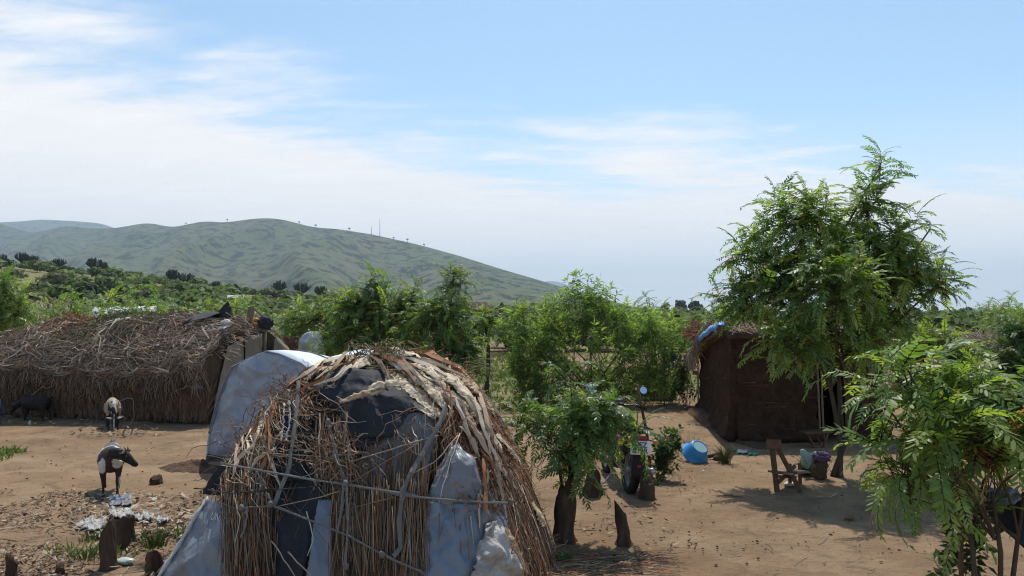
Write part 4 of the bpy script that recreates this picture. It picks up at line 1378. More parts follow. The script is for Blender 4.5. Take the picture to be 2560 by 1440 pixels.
for k, (x0, y0, x1, y1, w) in enumerate([(930, 925, 868, 960, 24), (925, 890, 870, 935, 22), (830, 935, 720, 985, 34), (800, 950, 700, 1020, 26), (770, 945, 705, 1000, 20), (970, 1008, 865, 1050, 16), (1000, 1000, 930, 1015, 18), (905, 905, 1060, 935, 16), (880, 895, 780, 945, 14), (1230, 1330, 1290, 1440, 22), (1330, 1290, 1385, 1370, 24), (1300, 1270, 1330, 1330, 16), (1215, 1100, 1285, 1190, 14)]):
    dx, dy = x1 - x0, y1 - y0; l_ = math.hypot(dx, dy); nx, ny = -dy / l_ * w / 2, dx / l_ * w / 2
    husk([(x0 + nx, y0 + ny), (x1 + nx * 0.6, y1 + ny * 0.6)], [(x0 - nx, y0 - ny), (x1 - nx * 0.6, y1 - ny * 0.6)], 12, 5, [PALE, TAN * 1.15][k % 2], off=(0.23 if k in (5, 6) else 0.13), wr=0.025, wf=9, seed=40 + k, rag=5, bow=0.02, Ymiss=7.0)
# broad dry palm strips lying over the crown and down the sides
zones = [((900, 1110), (892, 930), (40, 170), (8, 85)), ((770, 900), (905, 955), (-120, -30), (15, 80)), ((1110, 1240), (960, 1180), (8, 70), (60, 160)), ((610, 740), (1020, 1150), (-60, 30), (30, 110))]
for k in range(96):
    zx, zy, ex_, ey_ = zones[k % 4]
    x0, y0 = r.uniform(*zx), r.uniform(*zy); x1, y1 = x0 + r.uniform(*ex_), y0 + r.uniform(*ey_)
    w = r.uniform(3.5, 10); dx, dy = x1 - x0, y1 - y0; l_ = math.hypot(dx, dy); nx, ny = -dy / l_ * w / 2, dx / l_ * w / 2
    xm, ym = (x0 + x1) / 2 + r.normal(0, 6), (y0 + y1) / 2 + r.normal(0, 6)
    G = drape([(x0 + nx * .6, y0 + ny * .6), (xm + nx, ym + ny), (x1 + nx * .25, y1 + ny * .25)], [(x0 - nx * .6, y0 - ny * .6), (xm - nx, ym - ny), (x1 - nx * .25, y1 - ny * .25)], 9, 3, off=r.uniform(0.11, 0.17), wr=0.01, seed=float(k), rag=1.0, crease=0.012, bow=0.02, Ymiss=7.1)
    obj('palm_strip', slab(G, 0.003, tuple(pick(r, 1, [PALE, TAN * 1.1, PALE * 1.1, RUST, BROWN * 1.1], [0.24, 0.27, 0.09, 0.22, 0.18])[0])), MT['straw'], dome, smooth=False)
# --- green grass and a maroon rag on the crown
gg_ = Geo()
S = [(r.uniform(890, 1000), r.uniform(898, 915)) for _ in range(90)]
E = [(s_[0] + r.uniform(-30, 60), s_[1] + r.uniform(10, 40)) for s_ in S]
px_strands(gg_, S, E, 0.17, 0.004, (OLV, OLV * 0.7, TAN), (0.4, 0.3, 0.3), lift=0.07)
S = [(r.uniform(1130, 1190), r.uniform(915, 960)) for _ in range(40)]
E = [(s_[0] + r.uniform(10, 60), s_[1] + r.uniform(-10, 40)) for s_ in S]
px_strands(gg_, S, E, 0.10, 0.0035, (OLV, OLV * 0.7), None, lift=0.05, Ymiss=7.6)
obj('grass_bunch', gg_, MT['grass'], dome, smooth=False, kind='stuff', label='green grass bunch laid on the crown')
sheet('cloth', 'cloth', [(998, 900), (1010, 912)], [(1030, 900), (1045, 914)], 8, 10, off=0.15, wr=0.02, color=(0.07, 0.03, 0.06), label='dark maroon rag on the crown')
# faint stencilled letters on the pegged-out tarpaulin
cu = bpy.data.curves.new('letters', 'FONT'); cu.body = 'UNHCR'; cu.size = 1.0
to = bpy.data.objects.new('letters', cu); COL.objects.link(to)
dgp = bpy.context.evaluated_depsgraph_get()
tm = bpy.data.meshes.new_from_object(to.evaluated_get(dgp))
bpy.data.objects.remove(to)
tv = np.array([v.co[:] for v in tm.vertices]); tv[:, :2] -= tv[:, :2].min(0); tw = tv[:, 0].max(); th_ = tv[:, 1].max()
for v, q in zip(tm.vertices, tv):
    u = (0.34 + 0.56 * q[0] / tw) * (nc - 1); w_ = (0.19 - 0.075 * q[1] / th_ + 0.02 * q[0] / tw) * (nr - 1)
    i0, j0 = int(w_), int(u); fi, fj = w_ - i0, u - j0
    p = (G_ := TARP_GRID)[i0, j0] * (1 - fi) * (1 - fj) + G_[i0 + 1, j0] * fi * (1 - fj) + G_[i0, j0 + 1] * (1 - fi) * fj + G_[i0 + 1, j0 + 1] * fi * fj
    v.co = Vector(p + np.array([0, -0.010, 0.006]))
obj('lettering', tm, mat('faded_white_print', (0.62, 0.63, 0.66), rough=0.8), corner_tarp, label='faded white stencilled letters')

# reeds fallen at the foot of the dome
gfl = Geo()
n = 260
P = np.zeros((n, 4, 3))
for i in range(n):
    c = gnd(r.uniform(1330, 1660), r.uniform(1385, 1470)); a = r.normal(0.12, 0.3); l_ = r.uniform(0.2, 0.55)
    for j in range(4):
        f = (j / 3 - 0.5) * l_
        P[i, j] = (c.x + math.cos(a) * f, c.y + math.sin(a) * f, 0.015 + r.uniform(0, 0.03))
add_strands(gfl, P, 0.004, 0.0025, pick(r, n, [BROWN, TAN, RUST]))
o = obj('fallen_reeds', gfl, MT['straw'], smooth=False)
tag(o, 'loose brown reeds strewn on the ground beside the dome hut', None, kind='stuff')

# ------------------------------------------------------------------ long thatched hut at the left
HX0, HX1, HY0, HY1 = -12.6, -6.25, 16.0, 19.4
lh = thing('long_thatched_hut', 'long low hut with a sagging grey-brown brush roof and reed walls', 'hut', (-9, 17.7, 0))
prof = [(HY0 + .02, 0), (HY0 - .03, .4), (HY0 - .06, .75), (HY0 - .20, .86), (HY0 - .26, 1.0), (HY0 - .12, 1.24), (HY0 + .18, 1.5), (HY0 + .58, 1.76), (HY0 + 1.1, 1.98), (HY0 + 1.7, 2.1), (HY0 + 2.3, 2.02), (HY0 + 2.9, 1.7), (HY1 + .15, 1.1), (HY1, .8), (HY1, 0)]
nx_ = 60
xs = np.linspace(HX0, HX1, nx_)
LG = np.zeros((len(prof), nx_, 3))
for j, x in enumerate(xs):
    e = sstep(0, 1.5, x - HX0)            # the left end is rounded off
    e = (0.5 + 0.5 * e) * (0.86 + 0.14 * sstep(0, 1.0, HX1 - x))
    wob = 0.16 * mnoise.noise(Vector((x * 0.9, 3.3, 0))) + 0.09 * mnoise.noise(Vector((x * 2.6, 7.1, 0)))
    sag = 1 - 0.045 * math.sin((x - HX0) * 1.1) - 0.03 * math.sin((x - HX0) * 2.7 + 1)
    for i, (y, z) in enumerate(prof):
        zz_ = z if z < 0.95 else 0.9 + (z - 0.9) * e * sag
        yy_ = y + (1 - e) * 0.9 * (1 if i < 8 else -1) * (0.4 if z < 0.95 else 0.7)
        LG[i, j] = (x, yy_ + (wob if i in (3, 4, 5) else 0) * 0.5, zz_ + wob * {2: .4, 3: 1, 4: 1, 5: .8, 6: .4}.get(i, 0))
LG += (0.22 * vnoise(LG, 0.9, 6) + 0.17 * vnoise(LG, 2.3, 9)).reshape(LG.shape[:2])[..., None] * np.array([0, -0.6, 0.8]) * (LG[..., 2:3] > 0.9)
LROT = math.radians(-13)


def rl(P):
    P = np.array(P, float); x, y = P[..., 0] - HX1, P[..., 1] - HY0
    Q = P.copy(); Q[..., 0] = HX1 + x * math.cos(LROT) - y * math.sin(LROT); Q[..., 1] = HY0 + x * math.sin(LROT) + y * math.cos(LROT)
    return Q


LG = rl(LG)
i_ = np.arange(len(prof) - 1)[:, None] * nx_ + np.arange(nx_ - 1)[None]
LF = np.stack([i_, i_ + 1, i_ + nx_ + 1, i_ + nx_], -1).reshape(-1, 4)
gcore = Geo().add(LG, LF)
gcore.F.append(np.array([[k * nx_ for k in range(len(prof))][::-1]])); gcore.F.append(np.array([[k * nx_ + nx_ - 1 for k in range(len(prof))]]))
obj('thatch_core', gcore, MT['thatch_under'], lh, smooth=False)
LBVH = BVHTree.FromPolygons([tuple(v) for v in LG.reshape(-1, 3)], [tuple(f) for f in LF])
SC = np.cumsum([0] + [math.dist(prof[i], prof[i + 1]) for i in range(len(prof) - 1)])


def long_pt(u, s):
    """u along the hut 0..1, s index along the profile (float)"""
    u = np.clip(u, 0, 0.9999) * (nx_ - 1); s = np.clip(s, 0, len(prof) - 1.0001)
    i0 = s.astype(int); j0 = u.astype(int); fi = (s - i0)[..., None]; fj = (u - j0)[..., None]
    return LG[i0, j0] * (1 - fi) * (1 - fj) + LG[i0 + 1, j0] * fi * (1 - fj) + LG[i0, j0 + 1] * (1 - fi) * fj + LG[i0 + 1, j0 + 1] * fi * fj


def long_strands(n, u, s, du, ds, off, cols, w, r0, k=4, curl=0.10, jit=0.022):
    uu = r.uniform(u[0], u[1], n); ss = r.uniform(s[0], s[1], n)
    f = np.linspace(-0.5, 0.5, k)
    U = uu[:, None] + (r.normal(0, du, n))[:, None] * f; S_ = ss[:, None] + (r.normal(ds[0], ds[1], n))[:, None] * f
    P = long_pt(U, S_)
    out = np.stack([0 * U, np.where(S_ < 9, -0.75, 0.5), np.where(S_ < 2.4, 0.05, 0.75)], -1)
    P = P + out * ((off * r.uniform(0.1, 1, n))[:, None] + curl * r.uniform(-0.2, 1, (n, 1)) * (f + 0.5) ** 2)[..., None] + r.normal(0, jit, (n, k, 3))
    return P, pick(r, n, cols, w, 0.28)


gl_ = Geo()
GB = [GREY * np.array([1.12, 1.04, .96]), BROWN * 1.25, TAN, GREY * 1.6, DKB]
for (n, u, s, du, ds, off, rad) in [(4600, (0.0, 1.0), (3.2, 9.4), 0.10, (-0.5, 0.9), 0.14, 0.0075), (1700, (0.0, 1.0), (3.3, 7.5), 0.03, (-1.2, 0.7), 0.20, 0.0075), (1700, (0, 1), (4.5, 11), 0.14, (-0.2, 0.7), 0.20, 0.0075)]:
    P, C = long_strands(n, u, s, du, ds, off, GB, [0.36, 0.28, 0.10, 0.14, 0.12], rad)
    add_strands(gl_, P, rad * r.uniform(0.6, 1.5, n), rad * 0.5, C)
# fringe hanging from the eave
n = 1900
uu = r.uniform(0, 1, n)
P0 = long_pt(uu, np.full(n, 3.6)) + r.normal(0, 0.05, (n, 3))
clp = np.clip(0.75 + 1.3 * vnoise(np.stack([uu * 6.3, 0 * uu, 0 * uu], -1), 1.5, 4), 0.15, 1.8)
dr = np.stack([r.normal(0, 0.12, n), r.normal(-0.03, 0.06, n), -r.uniform(0.06, 0.48, n) * clp], -1)
f = np.linspace(0, 1, 4)
P = P0[:, None] + dr[:, None] * f[None, :, None] + np.array([0, -0.06, 0.05]) * np.sin(f * 3.1)[None, :, None] + r.normal(0, 0.012, (n, 4, 3))
add_strands(gl_, P, 0.008, 0.004, pick(r, n, [GREY, BROWN, TAN, DKB], [0.3, 0.35, 0.15, 0.2]))
# broad dry leaves among the straw
n = 1500
P, C = long_strands(n, (0, 1), (3.2, 9.2), 0.05, (-0.5, 0.6), 0.20, [GREY * 1.7, TAN * 1.1, PALE * .85, BROWN], [0.4, 0.25, 0.15, 0.2], 0.01, k=4, curl=0.12)
wv = nrm(np.cross(np.gradient(P, axis=1), r.normal(size=(n, 1, 3)) + np.array([0, -.5, .8]))) * (r.uniform(0.008, 0.022, (n, 1)) * np.array([0.6, 1, 0.8, 0.15]))[..., None]
V = np.stack([P - wv, P + wv], 2).reshape(-1, 3)
b0_ = np.arange(n)[:, None] * 8 + np.arange(3)[None] * 2
gl_.add(V, np.stack([b0_, b0_ + 1, b0_ + 3, b0_ + 2], -1).reshape(-1, 4), np.repeat(C, 8, 0))
obj('roof_thatch', gl_, MT['straw'], lh, smooth=False, kind='stuff', label='tangled grey brown brush and straw roof')
# reed wall
gw = Geo()
n = 1900
uu = r.uniform(0.0, 1.0, n)
f = np.linspace(0, 1, 4)
X = HX0 + uu * (HX1 - HX0)
P = np.zeros((n, 4, 3))
top = r.uniform(0.45, 0.98, n); lean = r.normal(0, 0.11, n); bot = r.uniform(0, 0.3, n)
P0 = long_pt(uu, np.full(n, 0.3))
for k_ in range(4):
    P[:, k_] = np.stack([P0[:, 0] + lean * f[k_], P0[:, 1] - 0.03 - r.uniform(0, 0.06, n) - 0.05 * (1 - f[k_]), bot + (top - bot) * f[k_]], -1)
add_strands(gw, P, 0.011, 0.007, pick(r, n, [BROWN * 0.62, DKB * .75, BROWN * .8, RUST * 0.5], [0.4, 0.25, 0.2, 0.15], 0.35))
obj('reed_wall', gw, MT['straw'], lh, smooth=False, kind='stuff')
# branches with green leaves, dried rusty branches, long poles on the roof
gv = Geo(); M_, C_ = [], []
P, C = long_strands(70, (0.36, 0.72), (6.0, 9.6), 0.12, (-1.2, 0.8), 0.22, [OLV, TAN, OLV * 0.8], None, 0.008, k=6)
add_strands(gv, P, 0.012, 0.005, C)
obj('green_branches', gv, MT['straw'], lh, smooth=False, label='cut green branches laid on the roof')
n = 1500
uu = np.clip(r.normal(0.54, 0.09, n), 0.36, 0.74); P = long_pt(uu, np.clip(r.normal(7.6, 1.0, n) + (uu - 0.54) * 4, 5.4, 9.8)) + np.stack([r.normal(0, .05, n), -r.uniform(0.02, 0.2, n), r.uniform(0.03, 0.24, n)], -1)
X = nrm(r.normal(size=(n, 3))); Yv = nrm(np.cross(X, r.normal(size=(n, 3)))); s_ = r.uniform(0.025, 0.055, (n, 1))
V = np.stack([P - X * s_, P + Yv * s_ * .5, P + X * s_, P - Yv * s_ * .5], 1).reshape(-1, 3)
obj('green_leaves', Geo().add(V, np.arange(n * 4).reshape(n, 4), np.repeat(pick(r, n, [(0.085, 0.11, 0.05), (0.12, 0.135, 0.06), (0.06, 0.08, 0.035)], None), 4, 0)), MT['leaf_far'], lh, smooth=False, kind='stuff', label='wilting green leaves on the roof')
for (u0, s0, su, ss_, n) in ((0.36, 7.6, 0.05, 0.9, 900), (0.98, 9.4, 0.02, 0.4, 200), (0.30, 8.6, 0.06, 0.5, 300)):
    uu = np.clip(r.normal(u0, su, n), 0.05, 0.999); P = long_pt(uu, np.clip(r.normal(s0, ss_, n), 5, 10)) + np.stack([r.normal(0, .06, n), -r.uniform(0.02, 0.15, n), r.uniform(0.03, 0.28, n)], -1)
    X = nrm(r.normal(size=(n, 3))); Yv = nrm(np.cross(X, r.normal(size=(n, 3)))); s_ = r.uniform(0.02, 0.055, (n, 1))
    V = np.stack([P - X * s_, P + Yv * s_ * .35, P + X * s_, P - Yv * s_ * .35], 1).reshape(-1, 3)
    obj('dry_leaves', Geo().add(V, np.arange(n * 4).reshape(n, 4), np.repeat(pick(r, n, [RUST, BROWN, RUST * 1.3], None), 4, 0)), MT['litter'], lh, smooth=False, kind='stuff', label='rusty dried leaves on the roof')
for pts, rad in [([(415, 795), (395, 900)], 0.014), ([(430, 785), (445, 835)], 0.014), ([(450, 850), (425, 905), (405, 940)], 0.018), ([(350, 855), (315, 885)], 0.018), ([(470, 905), (490, 930)], 0.012), ([(75, 855), (45, 885)], 0.012), ([(290, 1010), (345, 985), (350, 1050), (300, 1075)], 0.010), ([(95, 985), (150, 940)], 0.012), ([(530, 880), (500, 935)], 0.012), ([(210, 990), (260, 965)], 0.010), ([(300, 890), (240, 900)], 0.013), ([(560, 905), (470, 960), (440, 980)], 0.012)]:
    single_px('stick', 'straw', pts, rad, off=0.16, col=tuple(TAN * r.uniform(0.7, 1.2)), bvh=LBVH, parent=lh, Ymiss=15.85)
sheet('tarp_panel', 'tarp', [(478, 958), (490, 968)], [(530, 940), (520, 966)], 6, 8, parent=lh, off=0.12, wr=0.02, bvh=LBVH, Ymiss=15.8, label='scrap of blue grey tarpaulin under the eave')
sheet('tarp_panel', 'tarp', [(392, 848), (398, 858)], [(418, 846), (415, 855)], 6, 8, parent=lh, off=0.14, wr=0.03, bvh=LBVH, label='scrap of blue tarpaulin in the thatch')
sheet('tarp_panel', 'tarp', [(525, 840), (512, 848)], [(570, 836), (575, 842)], 6, 10, parent=lh, off=0.16, wr=0.04, bvh=LBVH, label='blue tarpaulin showing under the ridge')
# gable end of tan sheeting at the right
ex = HX1 + 0.06
def wall_sheet(name, m, P4, nr, nc, parent, wr=0.03, label=None, seed=0, thick=0.012, color=(1, 1, 1), nrmv=(1, -0.3, 0.1)):
    a_, b_, c_, d_ = [rl(p) for p in P4]     # top-left, top-right, bottom-right, bottom-left
    G = np.zeros((nr, nc, 3))
    for i in range(nr):
        for j in range(nc):
            u, v = j / (nc - 1), i / (nr - 1)
            p = (a_ * (1 - u) + b_ * u) * (1 - v) + (d_ * (1 - u) + c_ * u) * v
            G[i, j] = p + np.array(nrmv) * wr * (mnoise.noise(Vector(p) * 3 + Vector((seed, 0, 0))) + 0.5 * mnoise.noise(Vector(p) * 8 + Vector((seed, 3, 0))))
    return obj(name, slab(G, thick, color), MT[m], parent, label=label)


wall_sheet('gable_sheet', 'tarp_tan', [(ex, HY0 + 0.55, 1.55), (ex, HY0 + 1.15, 1.72), (ex + 0.02, HY0 + 1.2, 0.0), (ex, HY0 - 0.02, 0.0)], 14, 8, lh, label='tan sheeting nailed over the gable end')
wall_sheet('gable_sheet', 'tarp_tan', [(ex + 0.01, HY0 + 1.2, 1.74), (ex, HY0 + 1.9, 1.8), (ex + 0.01, HY0 + 1.95, 0.0), (ex + 0.03, HY0 + 1.22, 0.0)], 14, 8, lh, seed=5, label='stained tan sheeting beside the doorway')
wall_sheet('gable_sheet', 'tarp_tan', [(ex + 0.25, HY0 + 2.1, 1.75), (ex + 0.02, HY1 - 0.3, 1.4), (ex + 0.3, HY1, 0.0), (ex + 0.03, HY0 + 2.0, 0.0)], 14, 8, lh, seed=9, label='loose tan flap of the gable')
wall_sheet('doorway', 'opening_shade', [(ex - 0.02, HY0 + 1.9, 1.65), (ex - 0.02, HY0 + 2.3, 1.65), (ex - 0.02, HY0 + 2.3, 0.9), (ex - 0.02, HY0 + 1.9, 0.9)], 4, 4, lh)  # flat dark sheet painted as the shade of an opening
g = Geo(); add_tube(g, [rl(q) for q in ((ex + 0.06, HY0 + 1.93, 0), (ex + 0.05, HY0 + 1.95, 1.0), (ex + 0.07, HY0 + 1.93, 1.85))], 0.035, 7)
obj('door_post', g, MT['wood'], lh)
# bundle of straw over the gable edge
gq = Geo(); n = 420
P = np.zeros((n, 4, 3))
c0 = np.stack([HX1 + r.uniform(-0.7, 0.25, n), HY0 + r.uniform(0.2, 2.3, n), np.zeros(n)], -1); c0[:, 2] = np.interp(c0[:, 1] - HY0, [0, 0.35, 0.9, 1.45, 1.9, 2.4], [1.2, 1.6, 1.93, 2.1, 2.12, 2.0]) + r.uniform(-0.05, 0.12, n) - 0.25 * sstep(-0.1, 0.3, c0[:, 0] - HX1)
d0 = nrm(np.stack([r.normal(0.9, 0.3, n), r.normal(-0.3, 0.3, n), r.normal(-0.15, 0.2, n)], -1)) * r.uniform(0.25, 0.6, (n, 1))
for k_ in range(4):
    f_ = k_ / 3 - 0.5
    P[:, k_] = c0 + d0 * f_ + np.array([0, 0, -0.1]) * f_ ** 2 + r.normal(0, 0.008, (n, 3))
add_strands(gq, rl(P), 0.008, 0.005, pick(r, n, [GREY, TAN, BROWN], [0.4, 0.35, 0.25]))
obj('edge_thatch', gq, MT['straw'], lh, smooth=False, kind='stuff')

# ------------------------------------------------------------------ silver tarpaulin tent
ta = Vector((-4.68, 11.95, 0)); tbb = Vector((-2.9, 10.75, 0))
tdir = (tbb - ta).normalized(); tnor = Vector((tdir.y, -tdir.x, 0))     # towards the camera
if tnor.y > 0:
    tnor = -tnor
tent = thing('tarp_tent', 'silver blue tarpaulin tent with a shaded front and a sunlit top', 'tent', (-3.7, 12.0, 0))


def on_front(px, py):
    d = ray(px, py); k = (ta - EYEV).dot(tnor) / d.dot(tnor)
    return EYEV + d * k


arch_px = [(520, 1150), (524, 1100), (530, 1070), (545, 1015), (562, 965), (583, 920), (628, 898), (673, 880), (703, 887), (758, 910), (792, 937), (840, 1000), (868, 1080), (880, 1190)]
arch = [on_front(*p) for p in arch_px]
arch[0].z = 0.0; arch[-1].z = 0.0
axis = Vector((0.62, 1.0, 0)).normalized()
AR = np.array([a_[:] for a_ in arch])
dense = np.linspace(0, len(arch) - 1, 53)
AR = np.stack([np.interp(dense, np.arange(len(arch)), AR[:, k]) for k in range(3)], -1)
ctr = AR.mean(0)
# the front sheet fills the arch
G = np.zeros((53, 20, 3))
mid_ = np.array([(AR[0, 0] + AR[-1, 0]) / 2, (AR[0, 1] + AR[-1, 1]) / 2, 0.25])
rows = 30
# rows between ground line and arch: fan from the left leg to the right leg
LFT = AR[:27]; RGT = AR[26:][::-1]
uu_ = np.linspace(0, 26, 66)
LFT = np.stack([np.interp(uu_, np.arange(27), LFT[:, k]) for k in range(3)], -1); RGT = np.stack([np.interp(uu_, np.arange(27), RGT[:, k]) for k in range(3)], -1)
G = np.zeros((66, 60, 3))
for i in range(66):
    for j in range(60):
        f = j / 59
        p = LFT[i] * (1 - f) + RGT[i] * f
        w = 0.055 * mnoise.noise(Vector(p) * 1.7 + Vector((4, 0, 0))) + 0.05 * abs(mnoise.noise(Vector((p[0] * 2.2 + p[2] * 1.4, p[2] * 2.4 - p[0], 3)))) + 0.03 * abs(mnoise.noise(Vector((p[0] * 3.2 - p[2] * 2.8, p[2] * 3.0, 7))))
        w += 0.10 * (0.4 - abs(mnoise.noise(Vector((p[0] * 1.6 + p[2] * 2.2, p[2] * 1.2 - p[0] * 0.8, 11))))) + 0.06 * (0.4 - abs(mnoise.noise(Vector((p[0] * 3.5 - p[2] * 2.6, p[2] * 3.2 + p[0], 17)))))
        G[i, j] = p + np.array(tnor) * (w * math.sin(math.pi * f) ** 0.5 * min(1, i / 8 + 0.3))
obj('front_sheet', slab(G, 0.008), MT['tarp_tent'], tent, label='creased silver blue front sheet, shade put into its colour')
RS = np.zeros((9, 53, 3))
for i in range(9):
    t = i / 8
    sc_ = 1 - 0.10 * t
    for j in range(53):
        p = AR[j].copy(); p[2] *= (1 + 0.03 * math.sin(t * 9)) * (1 - 0.05 * t)
        p = p + np.array(axis) * (2.25 * t) - np.array(tnor) * 0.0
        p[2] += 0.03 * mnoise.noise(Vector(p) * 1.5) - 0.03 * math.sin(math.pi * ((t * 3) % 1)) * (p[2] > 0.4)
        RS[i, j] = p
RS[0] += np.array(tnor) * 0.03
RS = RS + 0.012 * nrm(RS - np.array([ctr[0], ctr[1], 0.3]))
tent_roof = obj('roof_sheet', slab(RS, 0.008), mat('tent_tarp_sunlit', (0.66, 0.70, 0.74), rough=0.4, spec=0.4, var=(2, 0.08), bump=(6, 0.35, 0.03), stain=((0.45, 0.42, 0.38), 1.3, 0.55, 0.8, 0.4)), tent, label='silver roof sheet, sunlight put into its colour')  # same tarpaulin made near white: sunlight put into the colour
g = Geo(); add_tube(g, [Vector(p) + tnor * 0.035 + Vector((0, 0, 0.012)) for p in AR[6:48:2]], 0.012, 6)
obj('hem', g, MT['tarp'], tent_roof)
for t in (0.35, 0.62):
    i = int(t * 8)
    g = Geo(); add_tube(g, [RS[i, j] + np.array([0, 0, 0.012]) for j in range(16, 46, 2)], 0.010, 5)
    obj('tie_rope', g, MT['wood'], tent_roof)
g = slab(np.array([[G[0, j] + np.array([0, 0, 0.02]) + np.array(tnor) * 0.02, G[0, j] + np.array([0, 0, 0.11]) + np.array(tnor) * 0.02] for j in range(0, 32)]), 0.02)
obj('base_skirt', g, MT['black_cloth'], tent)
# dug soil heaped along the foot of the tent
c0 = gnd(505, 1168)
G = np.zeros((40, 56, 3))
for i in range(40):
    for j in range(56):
        x, y = (j / 55 - .5) * 1.5, (i / 39 - .5) * 1.1
        rr_ = math.hypot(x / .72, y / .52)
        p = Vector((x * 4, y * 4, 2))
        h = max(0, 1 - rr_ ** 2) * (.09 + .05 * mnoise.noise(p) + .05 * mnoise.noise(p * 3.1) + .03 * mnoise.noise(p * 7)) - .03 * rr_
        G[i, j] = (c0.x + x, c0.y + y, h - .005)
g = slab(G, 0.01)
o = obj('soil_heap', g, MT['soil'])
tag(o, 'low heap of dug dark soil at the foot of the silver tent', 'soil heap')

# ------------------------------------------------------------------ small hut with white sheeting behind
sh = thing('small_hut', 'small brushwood hut with a white sheet over its end behind the silver tent', 'hut', (-5.9, 20.5, 0))
g = Geo(); c0 = at(740, 900, 21.5); lumpy(g, Vector((c0.x, c0.y + 0.5, 0.55)), (1.15, 1.3, 1.02), 4, 0.2, 4, flat=-0.6)
obj('thatch_core', g, MT['thatch_under'], sh)
n = 1100
d = nrm(r.normal(size=(n, 3))); d[:, 2] = np.abs(d[:, 2]); c_ = np.array([c0.x, c0.y + 0.5, 0.55]) + d * np.array([1.18, 1.33, 1.05])
dd = nrm(np.stack([r.normal(0, .6, n), r.normal(0, .4, n), r.normal(-.2, .3, n)], -1)) * r.uniform(0.15, 0.4, (n, 1))
P = np.stack([c_ + dd * (k_ / 3 - 0.5) + r.normal(0, 0.01, (n, 3)) for k_ in range(4)], 1)
g = Geo(); add_strands(g, P, 0.009, 0.005, pick(r, n, [BROWN, GREY, RUST, DKB], [0.35, 0.3, 0.15, 0.2]))
obj('thatch', g, MT['straw'], sh, smooth=False, kind='stuff')
cw = at(773, 868, 19.9)
g = Geo(); lumpy(g, cw + Vector((0, 0.25, -0.1)), (0.36, 0.28, 0.47), 8, 0.25, 4)
obj('white_sheet', g, MT['tarp_white'], sh, label='crumpled white sheet')
g = Geo(); n = 160; c1 = np.array(at(727, 866, 19.8)[:])
P = np.stack([c1 + np.stack([r.uniform(-.16, .16, n), r.uniform(-.1, .1, n), np.zeros(n)], -1) + np.stack([r.normal(0, .03, n), r.normal(0, .03, n), np.full(n, (k_ / 3 - 0.5) * 0.5)], -1) for k_ in range(4)], 1)
add_strands(g, P, 0.008, 0.006, pick(r, n, [RUST, BROWN, TAN]))
obj('straw_bundle', g, MT['straw'], sh, smooth=False, kind='stuff')

# ------------------------------------------------------------------ mud hut at the right
mh = thing('mud_hut', 'dark mud-walled hut with a thatched roof and a blue sheet along its edge', 'hut', (5.6, 15.5, 0))
FX0, FX1, FY0, FY1 = 3.98, 6.55, 13.75, 18.6
LX1 = 4.62                                    # back left corner


def mud_wall(p0, p1, h0, h1, n=70, rows=40, t=0.22, name='mud_wall', hole=None):
    p0, p1 = Vector(p0), Vector(p1)
    d = (p1 - p0).normalized(); nn_ = Vector((d.y, -d.x, 0))
    G = np.zeros((rows, n, 3))
    for i in range(rows):
        for j in range(n):
            u = j / (n - 1); v = i / (rows - 1)
            h = h0 + (h1 - h0) * u if not callable(h0) else h0(u)
            p = p0 + (p1 - p0) * u + Vector((0, 0, h * v))
            w = 0.06 * mnoise.noise(p * 2.2) + 0.035 * mnoise.noise(p * 6) + 0.02 * mnoise.noise(p * 13) + 0.16 * max(0, 1 - v * 4.5) ** 2
            G[i, j] = p + nn_ * w
    return obj(name, slab(G, t), MT['mud'], mh)


RIDGE_Y, RIDGE_Z = 13.95, 1.88
def gable_h(u):
    y = FY0 + (FY1 - FY0) * (1 - u)
    return RIDGE_Z + (1.30 - RIDGE_Z) * max(0, y - RIDGE_Y) / (FY1 - RIDGE_Y)


side_wall = mud_wall((LX1, FY1, 0), (FX0, FY0, 0), gable_h, None)
front_wall = mud_wall((FX0, FY0, 0), (5.42, FY0 + 0.1, 0), 1.86, 1.86)
mud_wall((5.95, FY0 + 0.12, 0), (FX1, FY0 + 0.2, 0), 1.86, 1.84)
mud_wall((FX1, FY0 + 0.2, 0), (FX1, FY1, 0), 1.6, 1.5)
g = Geo(); box(g, 5.68, FY0 + 0.16, 1.68, 0.62, 0.2, 0.34); obj('lintel', g, MT['mud'], mh)
g = Geo(); box(g, 5.68, FY0 + 1.2, 0.8, 1.0, 0.05, 1.6); obj('interior_shade_board', g, MT['opening_shade'], mh)  # dark board added behind the door opening for the shade indoors
# roof: a curved slab of thatch, with straw on top
def roofpt(x, y, off=0.0):
    z = np.where(y < RIDGE_Y, RIDGE_Z + 0.06 - (RIDGE_Y - y) * 0.16, RIDGE_Z + 0.06 - (y - RIDGE_Y) * 0.122)
    return np.stack([x, y, z + off], -1)
def roof_x0(y):
    return FX0 - 0.06 + (LX1 - FX0) * (y - FY0) / (FY1 - FY0) - 0.12
ry = np.linspace(FY0 - 0.25, FY1 + 0.45, 18)
G = np.array([[roofpt(np.array(roof_x0(y) + (FX1 + 0.4 - roof_x0(y)) * u), np.array(y)) for u in np.linspace(0, 1, 12)] for y in ry])
roof_o = obj('roof_slab', slab(G, 0.10), MT['thatch_under'], mh)
gR = Geo(); n = 2600
yy = r.uniform(FY0 - 0.3, FY1 + 0.5, n); x0 = roof_x0(yy); xx = x0 + (FX1 + 0.4 - x0) * r.uniform(0, 1, n) ** 1.6
c_ = roofpt(xx, yy, 0.06) + np.stack([np.zeros(n), np.zeros(n), r.uniform(0, 0.10, n)], -1)
dd = np.stack([r.normal(0, .3, n), np.where(yy < RIDGE_Y, -1, 1) * r.uniform(0.5, 1, n), -0.2 + r.normal(0, .12, n)], -1); dd = nrm(dd) * r.uniform(0.25, 0.6, (n, 1))
